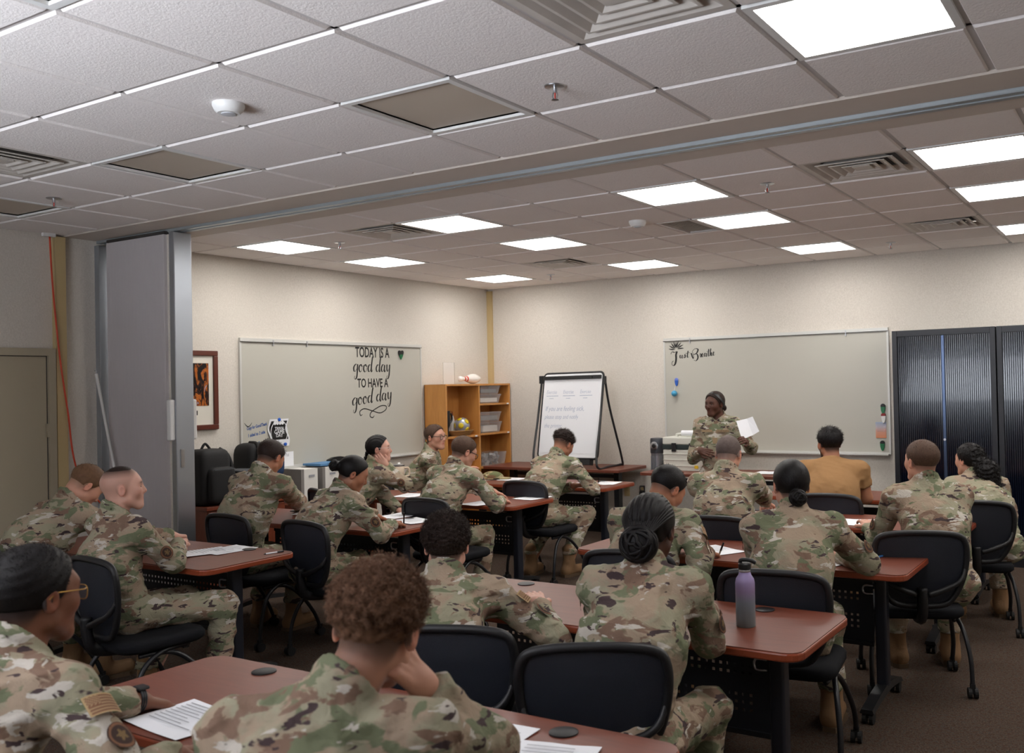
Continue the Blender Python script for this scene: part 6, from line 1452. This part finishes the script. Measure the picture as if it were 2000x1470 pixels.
# ---------------------------------------------------------------- flip chart easel on the wall table
EB = 0.765
bl, br, tl, tr = TY(1050, 893, 8.86), TY(1166, 896, 8.80), TY(1064, 728, 9.03), TY(1176, 728, 8.97)
ez = thing('flip_chart_easel', 'black framed flip chart easel with handwriting on the wall table', 'easel', ((bl[0]+br[0])/2, 8.85, EB))
O = Vector(((bl[0]+br[0])/2, 8.85, EB))
ux = Vector((br-bl)); ww = ux.length; ux.normalize(); uy = Vector((tl+tr-bl-br)/2); hh = uy.length; uy.normalize(); uz = ux.cross(uy).normalized(); uy = uz.cross(ux)
RE = Matrix((ux, uy, uz)).transposed(); lo = RE.to_4x4(); lo.translation = Vector(bl)-O
def EP(mb, nm, mt_, **k): o = mb.build(nm, mt_, ez, **k); o.matrix_local = lo; return o
bd = EP(MB().prism(rrect(0, ww, 0, hh, 0.045), -0.014, 0.0), 'board', MT['board_white'])
EP(MB().tube([(x, y, -0.008) for x, y in rrect(0, ww, 0, hh, 0.045)], 0.013, 8, closed=True), 'board_frame', MT['black_plastic'], smooth=True)
EP(MB().bx(0.02, ww-0.02, hh-0.075, hh-0.035, 0.0, 0.018), 'paper_clamp', MT['black_plastic'])
for x in (0.14, ww-0.14): EP(MB().lathe([(0.012, 0.018), (0.012, 0.03)], 12, c=(x, hh-0.055, 0)), 'clamp_knob', MT['black_plastic'])
EP(MB().bx(0.03, ww-0.03, 0.055, hh-0.06, 0.0005, 0.003), 'paper_pad', MT['paper'])
EP(MB().bx(0.35, ww-0.06, -0.07, -0.012, -0.02, 0.05), 'pen_tray', MT['black_plastic'])
def ew(s, x, y, size, sx=0.8):
    o = text_part(s, lo @ Vector((x, y, 0.0036)), size, MT['pale_ink'], ez, RE, 'handwriting', sx, 0.2, ext=0.0002, bold=-0.001); return o
for k in range(3):
    ew('Exercise', 0.055+k*0.235, hh-0.235, 0.06, 0.72); EP(MB().bx(0.055+k*0.235, 0.225+k*0.235, hh-0.262, hh-0.257, 0.003, 0.0035).bx(0.10+k*0.235, 0.16+k*0.235, hh-0.29, hh-0.286, 0.003, 0.0035), 'underline', MT['pale_ink'])
ew('If you are feeling sick,', 0.055, hh-0.43, 0.078, 0.80); ew('please stop and notify', 0.055, hh-0.52, 0.068, 0.78); ew('the printer', 0.06, hh-0.62, 0.068, 0.82)
def EW(p): return Vector(p)-O
for (a, b1, c1) in ((TY(1179, 742, 9.0), TY(1165, 905, 8.72), TY(1211, 890, 9.28)),):
    loop = spline([a, a+(b1-a)*0.5, b1+np.array([0, 0, 0.05]), b1*np.array([1, 1, 0])+np.array([0.02, 0.02, EB+0.012]), (b1+c1)/2*np.array([1, 1, 0])+np.array([0, 0, EB+0.012]), c1*np.array([1, 1, 0])+np.array([0, 0, EB+0.012]), c1*np.array([1, 1, 0])+np.array([0.02, 0.01, EB+0.07]), a+(c1-a)*0.35, a+np.array([0.01, 0.02, -0.02])], 5)
    MB().tube([EW(p) for p in loop], 0.013, 8).build('leg_loop', MT['black_metal'], ez, True)
    dx = Vector(tl-tr)+Vector((-0.06, 0, 0))
    MB().tube([EW(p)+dx for p in loop], 0.013, 8).build('leg_loop', MT['black_metal'], ez, True)
    for q in (Vector((0, 0, 0)), dx): MB().box(EW(a)+q, (0.045, 0.06, 0.09)).build('hinge_block', MT['black_plastic'], ez, bevel=0.006)
# ---------------------------------------------------------------- tower fan, tote, outlets
fx = TY(1285, 900, 9.1)[0]
t = thing('tower_fan', 'silver tower fan with round dial standing by the back wall', 'fan', (fx, 9.10, 0))
MB().lathe([(0.11, 0.0), (0.11, 0.02), (0.075, 0.04), (0.072, 0.92), (0.074, 0.93)], 28).build('column', mat('silver_fan', srgb(150, 156, 164), 0.3, 0.7), t, True, 40)
MB().lathe([(0.078, 0.93), (0.08, 0.95), (0.08, 1.07), (0.074, 1.09), (0.03, 1.095)], 28).build('head', mat('dark_fan', srgb(70, 72, 78), 0.35, 0.4), t, True, 40)
rd = Matrix.Rotation(math.radians(90), 3, 'X')
MB().lathe([(0.045, 0.06), (0.045, 0.085), (0.034, 0.088)], 24, c=(0.0, 0, 1.01), rot=rd).build('dial_ring', MT['steel'], t, True, 40)
MB().lathe([(0.034, 0.086), (0.012, 0.09)], 24, c=(0.0, 0, 1.01), rot=rd).build('dial_face', MT['ink'], t, True)
gm = MB()
for k in range(9):
    a = math.radians(-90+(-55+k*13.75)); gm.box((0.074*math.cos(a), 0.074*math.sin(a), 0.5), (0.006, 0.006, 0.8), a)
gm.build('grille_bars', MT['aluminium'], t)
t = thing('storage_tote', 'white and grey latched tool box on the table by the fan', 'tool box', (-4.255, 9.0, 0.765))
MT['tool_white'] = mat('off_white_plastic', srgb(206, 206, 196), 0.5)
MB().bx(-0.21, 0.21, -0.13, 0.13, 0, 0.22).build('lower_tub', MT['tool_white'], t, bevel=0.008); MB().bx(-0.215, 0.215, -0.135, 0.135, 0.225, 0.27).build('middle_tray', mat('dark_green_plastic', srgb(34, 46, 46), 0.5), t, bevel=0.004)
MB().bx(-0.215, 0.215, -0.135, 0.135, 0.272, 0.35).build('lid', MT['tool_white'], t, bevel=0.012)
MB().bx(-0.21, 0.21, -0.137, -0.128, 0.05, 0.058).bx(-0.21, 0.21, -0.137, -0.128, 0.11, 0.118).bx(-0.21, 0.21, -0.137, -0.128, 0.17, 0.178).build('rib', MT['tool_white'], t)
for x in (-0.08, 0.12): MB().bx(x-0.025, x+0.025, -0.15, -0.134, 0.20, 0.29).build('latch', MT['black_plastic'], t, bevel=0.004)
MB().tube(spline([(-0.1, 0, 0.35), (-0.1, 0, 0.375), (0.1, 0, 0.375), (0.1, 0, 0.35)], 5), 0.012, 8).build('handle', MT['tool_white'], t, True)
MB().bx(0.15, 0.19, -0.14, -0.13, 0.03, 0.06).build('yellow_badge', mat('yellow_badge', srgb(222, 184, 40), 0.4), t)
t = thing('paper_roll', 'roll of white paper lying on the tool box', 'paper', (-4.17, 8.93, 1.155)); MB().cyl((-0.10, 0, 0), (0.12, 0, 0), 0.028, 20).build('roll', MT['paper'], t, True, 40); MB().cyl((-0.101, 0, 0), (0.121, 0, 0), 0.010, 12).build('core', MT['card_grey'], t)
def outlet(px, py, label, mt_, plug):
    p = TY(px, py, Y1); t = thing('wall_outlet', label, 'outlet', (p[0], Y1, p[2]-0.06), 0, 'outlets on the back wall')
    MB().bx(-0.036, 0.036, -0.006, 0, 0, 0.12).build('cover_plate', mt_, t, bevel=0.002)
    for z in (0.036, 0.084): MB().bx(-0.016, 0.016, -0.009, -0.005, z-0.016, z+0.016).build('socket', MT['trimtan'], t)
    if plug: MB().bx(-0.02, 0.02, -0.045, -0.008, 0.015, 0.055).tube(spline([(0, -0.04, 0.02), (0, -0.05, -0.06), (-0.02, -0.04, -0.2), (0.05, -0.05, -0.4)], 6), 0.005, 6).build('plug_and_lead', MT['rubber'], t)
outlet(1255, 958, 'steel outlet plate with a black plug on the back wall', MT['steel'], True)
outlet(1225, 958, 'ivory outlet plate on the back wall', MT['trimtan'], False)

# ---------------------------------------------------------------- black tambour cabinets
m, nt, b = new_mat('tambour_slats'); b.inputs['Base Color'].default_value = (*srgb(9, 16, 32), 1); b.inputs['Roughness'].default_value = 0.16; b.inputs['Coat Weight'].default_value = 0.2; MT['tambour'] = m
MT['cab'] = mat('black_cabinet', srgb(26, 28, 34), 0.4)
def cabinet(x0, x1, label):
    yf = 9.0; z1 = 2.115
    t = thing('tambour_cabinet', label, 'cabinet', ((x0+x1)/2, 9.2, 0), 0, 'black tambour cabinets')
    w = (x1-x0)/2; f_ = yf-9.2; bk = 0.225
    MB().bx(-w, -w+0.045, f_, bk, 0.0, z1).bx(w-0.045, w, f_, bk, 0.0, z1).bx(-w+0.045, w-0.045, f_, bk, z1-0.055, z1).bx(-w+0.045, w-0.045, f_, bk, 0, 0.08).bx(-w, w, bk-0.01, bk, 0, z1).build('carcass', MT['cab'], t, bevel=0.002)
    n = 44; W2 = 2*(w-0.045); dx = (W2-0.03)/n; pr = []
    s_me = MB().add([(0, 0.0, 0.08), (dx*0.15, -0.009, 0.08), (dx*0.8, -0.009, 0.08), (dx*0.95, 0.0, 0.08), (0, 0.0, z1-0.055), (dx*0.15, -0.009, z1-0.055), (dx*0.8, -0.009, z1-0.055), (dx*0.95, 0.0, z1-0.055)],
                   [(0, 1, 5, 4), (1, 2, 6, 5), (2, 3, 7, 6)]).mesh('slat', MT['tambour'])
    MB().bx(-w+0.045, w-0.045, f_+0.034, f_+0.036, 0.08, z1-0.055).build('door_backing', MT['cab'], t)
    for k in range(n):
        o = bpy.data.objects.new('slat', s_me); COL.objects.link(o); o.parent = t
        o.location = (-W2/2+k*dx+(0.03 if k >= n//2 else 0), f_+0.032, 0)
    hx = -W2/2+(n//2)*dx+0.015
    MB().bx(hx-0.014, hx+0.014, f_+0.012, f_+0.034, 0.08, z1-0.055).build('handle_strip', mat('handle_strip', srgb(70, 84, 110), 0.25, 0.6) if 'handle_strip' not in bpy.data.materials else bpy.data.materials['handle_strip'], t, bevel=0.003)
    MB().lathe([(0.011, 0.0), (0.011, 0.008)], 14, c=(hx, f_+0.012, 1.11), rot=Matrix.Rotation(math.radians(90), 3, 'X')).build('lock', MT['steel'], t)
cabinet(-2.125, -1.232, 'tall black tambour cabinet next to the back whiteboard')
cabinet(-1.222, -0.33, 'tall black tambour cabinet cut off by the right edge of the photo')

# ---------------------------------------------------------------- things on the tables
def sheet(corners, z, label, lines=True, name='paper_sheet', group='paper sheets on the tables', n=9, far=False):
    """a printed sheet lying on a table, given by its four pixel corners (near-left, near-right, far-right, far-left)"""
    P = [TZ(x, y, z) for x, y in corners]; c = sum(P)/4
    # square the sheet up: true letter size 0.216 x 0.279
    e1 = (P[1]-P[0])+(P[2]-P[3]); e2 = (P[3]-P[0])+(P[2]-P[1]); l1, l2 = np.linalg.norm(e1)/2, np.linalg.norm(e2)/2
    a, b1 = (0.216, 0.279) if l1 < l2 else (0.279, 0.216)
    if far: a, b1 = 0.216, 0.279; e1 = P[2]-P[3]
    e1 = e1/np.linalg.norm(e1); e2 = np.array([-e1[1], e1[0], 0])
    if far: c = (P[2]+P[3])/2-e2*b1/2
    t = thing(name, label, 'paper', (c[0], c[1], z+0.001), math.atan2(e1[1], e1[0]), group)
    v = []; N = 8
    rnd = random.Random(hash(label) % 1000)
    k1, k2 = rnd.uniform(1, 3), rnd.uniform(0, 6)
    for i in range(N+1):
        for j in range(N+1):
            u, w = i/N-0.5, j/N-0.5; cz_ = 0.0015+0.005*(max(0, abs(u)+abs(w)-0.6)**2)*2+0.0008*math.sin(k1*u*6+k2)
            v.append((u*a, w*b1, cz_))
    MB().add(v, [(i*(N+1)+j, (i+1)*(N+1)+j, (i+1)*(N+1)+j+1, i*(N+1)+j+1) for i in range(N) for j in range(N)]).build('sheet', MT['paper'], t, True)
    if lines:
        mb = MB(); dn, wd = b1, a
        for k in range(n):
            y = b1*(0.36-k*0.075); w1 = rnd.uniform(0.2, 0.38)
            mb.add([(-a*0.38, y, 0.0062), (-a*0.38+a*w1*2, y, 0.0062), (-a*0.38+a*w1*2, y+0.004, 0.0062), (-a*0.38, y+0.004, 0.0062)], [(0, 1, 2, 3)])
        mb.build('printed_lines', MT['print'], t)
    return t
ZT = TH+0.001
sheet([(885, 1447), (965, 1478), (1032, 1421), (950, 1406)], ZT, 'printed sheet on the nearest table beside the young man with his hand to his face', far=True)
sheet([(1030, 1480), (1130, 1490), (1150, 1459), (1047, 1449)], ZT, 'printed sheet at the bottom edge of the photo beside the cable grommet', far=True)
sheet([(298, 1408), (350, 1432), (430, 1400), (370, 1383)], ZT, 'printed sheet on the nearest table beside the man wearing a watch')
sheet([(392, 1082), (440, 1088), (500, 1068), (440, 1060)], ZT, 'printed sheet under the folded hands of the man with the shaved sides')
sheet([(365, 1080), (395, 1092), (430, 1075), (400, 1066)], ZT+0.002, 'sheet half under another at the left table by the partition')
sheet([(600, 1010), (618, 1012), (618, 990), (600, 992)], ZT, 'sheet between the two people at the second table of the left column')
sheet([(735, 1010), (790, 1015), (820, 1004), (770, 1000)], ZT, 'sheet the woman with the bun is writing on')
sheet([(795, 1024), (825, 1018), (822, 1012), (790, 1014)], ZT+0.002, 'second sheet under the writing hand of the woman with the bun')
sheet([(770, 972), (815, 974), (828, 962), (790, 962)], ZT, 'printed sheet beside the cream tumbler')
sheet([(920, 986), (945, 988), (955, 980), (930, 978)], ZT, 'sheet under the forearm of the writing man with glasses')
sheet([(1003, 975), (1050, 980), (1075, 968), (1030, 966)], ZT, 'printed sheet at the end of the table with the cream tumbler')
sheet([(935, 939), (975, 937), (985, 932), (950, 932)], ZT, 'sheet on the far left table nearest the bookcase')
sheet([(972, 940), (1010, 941), (1028, 932), (990, 931)], ZT, 'sheet on the far left table beside the man with curly top hair')
sheet([(1105, 950), (1140, 951), (1150, 942), (1115, 941)], ZT, 'sheet under the writing arm of the man with curly top hair')
sheet([(1168, 948), (1195, 948), (1204, 940), (1176, 939)], ZT, 'sheet at the end of the far left table')
sheet([(1360, 1075), (1405, 1085), (1430, 1075), (1390, 1065)], ZT, 'sheet the bowed man in the right column is writing on')
sheet([(1605, 1105), (1640, 1112), (1650, 1085), (1615, 1080)], ZT, 'sheet under the arm of the woman with the low bun')
sheet([(1658, 1026), (1700, 1027), (1703, 1015), (1664, 1014)], ZT, 'blank white sheet beside the hand of the man turned left', False)
sheet([(1450, 1010), (1478, 1012), (1490, 1000), (1462, 998)], ZT, 'sheet under the arm of the older man with cropped grey hair')
sheet([(1484, 926), (1505, 926), (1508, 921), (1490, 920)], 0.766, 'sheet on the wall table behind the speaker', False)
MT['pen_white'] = mat('white_pen', srgb(220, 222, 228), 0.3); MT['pen_blue'] = mat('blue_pen', srgb(70, 130, 200), 0.3); MT['pen_black'] = mat('black_pen', srgb(24, 24, 26), 0.3); MT['pen_grey'] = mat('grey_pen', srgb(150, 146, 132), 0.4)
def pen(a, b_, material, label, clip=True):
    a = np.array(a); b_ = np.array(b_); d_ = b_-a; ln = np.linalg.norm(d_); d_ /= ln
    t = thing('pen', label, 'pen', tuple(a), 0, 'pens')
    z_ = np.zeros(3)
    MB().tube([z_+d_*0.012, d_*ln], 0.0048, 10).build('barrel', material, t, True, 40)
    MB().tube([z_, d_*0.012], [0.0012, 0.0045], 10).build('tip', MT['pen_black'], t, True, 40)
    MB().tube([d_*(ln*0.7), d_*ln+d_*0.004], 0.0053, 10).build('cap', MT['pen_black'] if material is not MT['pen_blue'] else MT['pen_blue'], t, True, 40)
    return t
zp = TH+0.006
pen(TZ(515, 1082, zp), TZ(552, 1076, zp), MT['pen_white'], 'white pen lying near the corner of the left table')
pen(TZ(1702, 1091, zp), TZ(1724, 1085, zp), MT['pen_blue'], 'blue pen lying beside the woman with the low bun')
# lilac bottle
p = TZ(1457, 1222, TH)
t = thing('water_bottle', 'lilac to grey-green insulated bottle with black spout lid', 'bottle', (p[0], p[1], TH))
m, nt, b = new_mat('lilac_fade'); tc = nt.nodes.new('ShaderNodeTexCoord'); s_ = nt.nodes.new('ShaderNodeSeparateXYZ'); nt.links.new(tc.outputs['Object'], s_.inputs[0])
mr = nt.nodes.new('ShaderNodeMapRange'); mr.inputs['From Max'].default_value = 0.22; nt.links.new(s_.outputs['Z'], mr.inputs['Value'])
r_ = ramp(nt, mr.outputs['Result'], [(0.0, srgb(124, 140, 142)), (0.42, srgb(124, 136, 148)), (0.62, srgb(138, 120, 156)), (1.0, srgb(168, 154, 206))]); nt.links.new(r_.outputs['Color'], b.inputs['Base Color']); b.inputs['Roughness'].default_value = 0.35
MB().lathe([(0.034, 0), (0.037, 0.004), (0.037, 0.165), (0.034, 0.18), (0.024, 0.195), (0.022, 0.205)], 28).build('bottle_body', m, t, True, 40)
MB().lathe([(0.0215, 0.205), (0.0215, 0.216)], 24).build('neck_ring', MT['steel'], t, True)
MB().lathe([(0.024, 0.216), (0.024, 0.236), (0.02, 0.24)], 24).build('lid', MT['black_plastic'], t, True, 40)
MB().tube(spline([(-0.018, 0, 0.238), (-0.012, 0, 0.25), (0.02, 0.006, 0.25), (0.04, 0.012, 0.24)], 5), 0.008, 8).build('spout', MT['black_plastic'], t, True)
# cream tumbler with handle
p = TZ(780, 953, TH); MT['cream'] = mat('cream_enamel', srgb(222, 204, 180), 0.4)
t = thing('tumbler', 'tall cream handled tumbler with clear lid', 'tumbler', (p[0], p[1], TH))
MB().lathe([(0.036, 0), (0.038, 0.004), (0.041, 0.09), (0.05, 0.105), (0.053, 0.205), (0.05, 0.21)], 28).build('cup', MT['cream'], t, True, 40)
MB().lathe([(0.0395, 0.088), (0.0425, 0.1)], 28).build('base_band', mat('cream_band', srgb(190, 150, 128), 0.4), t, True)
MB().lathe([(0.0525, 0.208), (0.0525, 0.222), (0.04, 0.228)], 28).build('lid', MT['steel'], t, True, 40)
MB().lathe([(0.02, 0.226), (0.012, 0.24)], 14).build('lid_tab', MT['white_plastic'], t, True)
hd_ = np.array([0.8, 0.55, 0]); hd_ /= np.linalg.norm(hd_)
MB().tube(spline([hd_*0.05+np.array([0, 0, 0.19]), hd_*0.09+np.array([0, 0, 0.188]), hd_*0.095+np.array([0, 0, 0.12]), hd_*0.05+np.array([0, 0, 0.11])], 5), 0.009, 8).build('handle', MT['cream'], t, True)
# patrol cap on the far left table
p = TZ(960, 935, TH)
# ---------------------------------------------------------------- things held or worn
def pen_in(key, hnd, material, label, lean=(0.2, -0.2, 1.0)):
    h = PEOPLE[key][hnd]; C = h['C']; tip = (np.asarray(C[3][1])+np.asarray(C[-1][1]))/2; d_ = unit(np.array(lean)); a = tip-d_*0.035
    return pen(a, a+d_*0.14, material, label)
pen_in('P5', 'R', MT['pen_grey'], 'pale pen held upright by the bowed writing man', (0.35, 0.1, 0.9))
pen_in('P14', 'R', MT['pen_black'], 'black pen held by the woman writing with a bun', (0.15, -0.1, 1.0))
pen_in('P18', 'R', MT['pen_white'], 'white pen held by the man writing below the easel', (0.2, -0.1, 1.0))
# the speaker's folded sheet
h = PEOPLE['P19']['L']; c = TY(1457, 838, 8.0)
a, b_, c_, d_ = TY(1438, 822, 8.02), TY(1449, 858, 7.98), TY(1483, 842, 8.06), TY(1470, 813, 8.08)
mid1, mid2 = (a+d_)/2+np.array([0.01, 0.03, 0]), (b_+c_)/2+np.array([0.01, 0.03, 0])
t = thing('paper_sheet', 'folded white sheet held up by the speaker', 'paper', tuple(b_))
MB().add([q-b_ for q in (a, b_, mid2, mid1, c_, d_)], [(0, 1, 2, 3), (3, 2, 4, 5)]).build('sheet', MT['paper'], t)
# watch on the wrist of the man at the left
h = PEOPLE['P2']['L']; u = unit(h['W']-h['E']); w0 = h['W']+u*0.0; r_ = PEOPLE['P2']
e1 = unit(np.cross(u, UPV)); e2 = np.cross(e1, u)
band = [w0+u*0.004+(e1*math.cos(t_)+e2*math.sin(t_))*0.033-r_['org'] for t_ in np.linspace(0, 2*math.pi, 21)[:-1]]
wt = MB().tube(band, 0.0035, 6, closed=True).tube([p+u*0.006 for p in band], 0.0035, 6, closed=True).tube([p-u*0.006 for p in band], 0.0035, 6, closed=True).build('watch', MT['black_plastic'], r_['root'], True)
MB().box(w0+u*0.004+e2*0.037-r_['org'], (0.034, 0.04, 0.010), math.atan2(u[1], u[0])).build('watch_case', MT['black_plastic'], wt, bevel=0.004)
# name tapes and rank on the speaker's chest
q = PEOPLE['P19']; R_ = np.stack([-q['br'], UPV, q['tf']], 1)
def tape(off, up_, w, hgt, nm, txt=None):
    base = q['N']+q['tf']*0.128-q['sp']*up_+q['tr']*off
    R3 = Matrix(((-q['tr'][0], 0, q['tf'][0]), (-q['tr'][1], 0, q['tf'][1]), (-q['tr'][2], 1, q['tf'][2])))
    R3 = Matrix((Vector(-q['tr']), Vector(q['sp']), Vector(np.cross(-q['tr'], q['sp'])))).transposed()
    o = MB().box((0, 0, 0), (w, hgt, 0.006)).build(nm, MT['tape'], q['root']); o.matrix_local = Matrix.Translation(Vector(base-q['org'])) @ R3.to_4x4()
    if txt: text_part(txt, Vector((0, -hgt*0.32, 0.0034)), hgt*0.9, MT['sole'], o, Matrix.Identity(3), 'lettering', 0.9, 0, 'CENTER', 0.0004)
MT['tape'] = mat('tan_tape', srgb(150, 128, 98), 0.9); MT['undershirt'] = mat('undershirt', srgb(120, 104, 78), 0.9)
tape(0.075, 0.105, 0.10, 0.022, 'name_tape'); tape(-0.075, 0.105, 0.12, 0.022, 'service_tape', 'U.S. AIR FORCE'); tape(0.0, 0.195, 0.045, 0.055, 'rank_tab')
# patrol cap lying on the far left table
p = TZ(962, 936, TH); t = thing('patrol_cap', 'camouflage patrol cap lying on the far left table', 'cap', (p[0], p[1], TH), 0.4)
v = Vol(np.array([-0.2, -0.2, -0.02]), np.array([0.22, 0.2, 0.14]), 0.006); v.ell(np.array([0, 0, 0.02]), np.eye(3), (0.115, 0.085, 0.065), 0.0); v.ell(np.array([0.12, 0, 0.012]), np.eye(3), (0.075, 0.075, 0.010), 0.012)
x, y, z = v.P((slice(None),)*3); v.v = np.maximum(v.v, (0.002-z)+0*v.v).astype(np.float32); vv, ff = v.mesh(); np_mesh('crown', vv, ff, MT['camo_small'], t, np.zeros(3))
MB().tube([(0.117*math.cos(a), 0.087*math.sin(a), 0.014) for a in np.linspace(0, 6.28, 25)[:-1]], 0.006, 6, closed=True).build('band', MT['camo_small'], t, True)
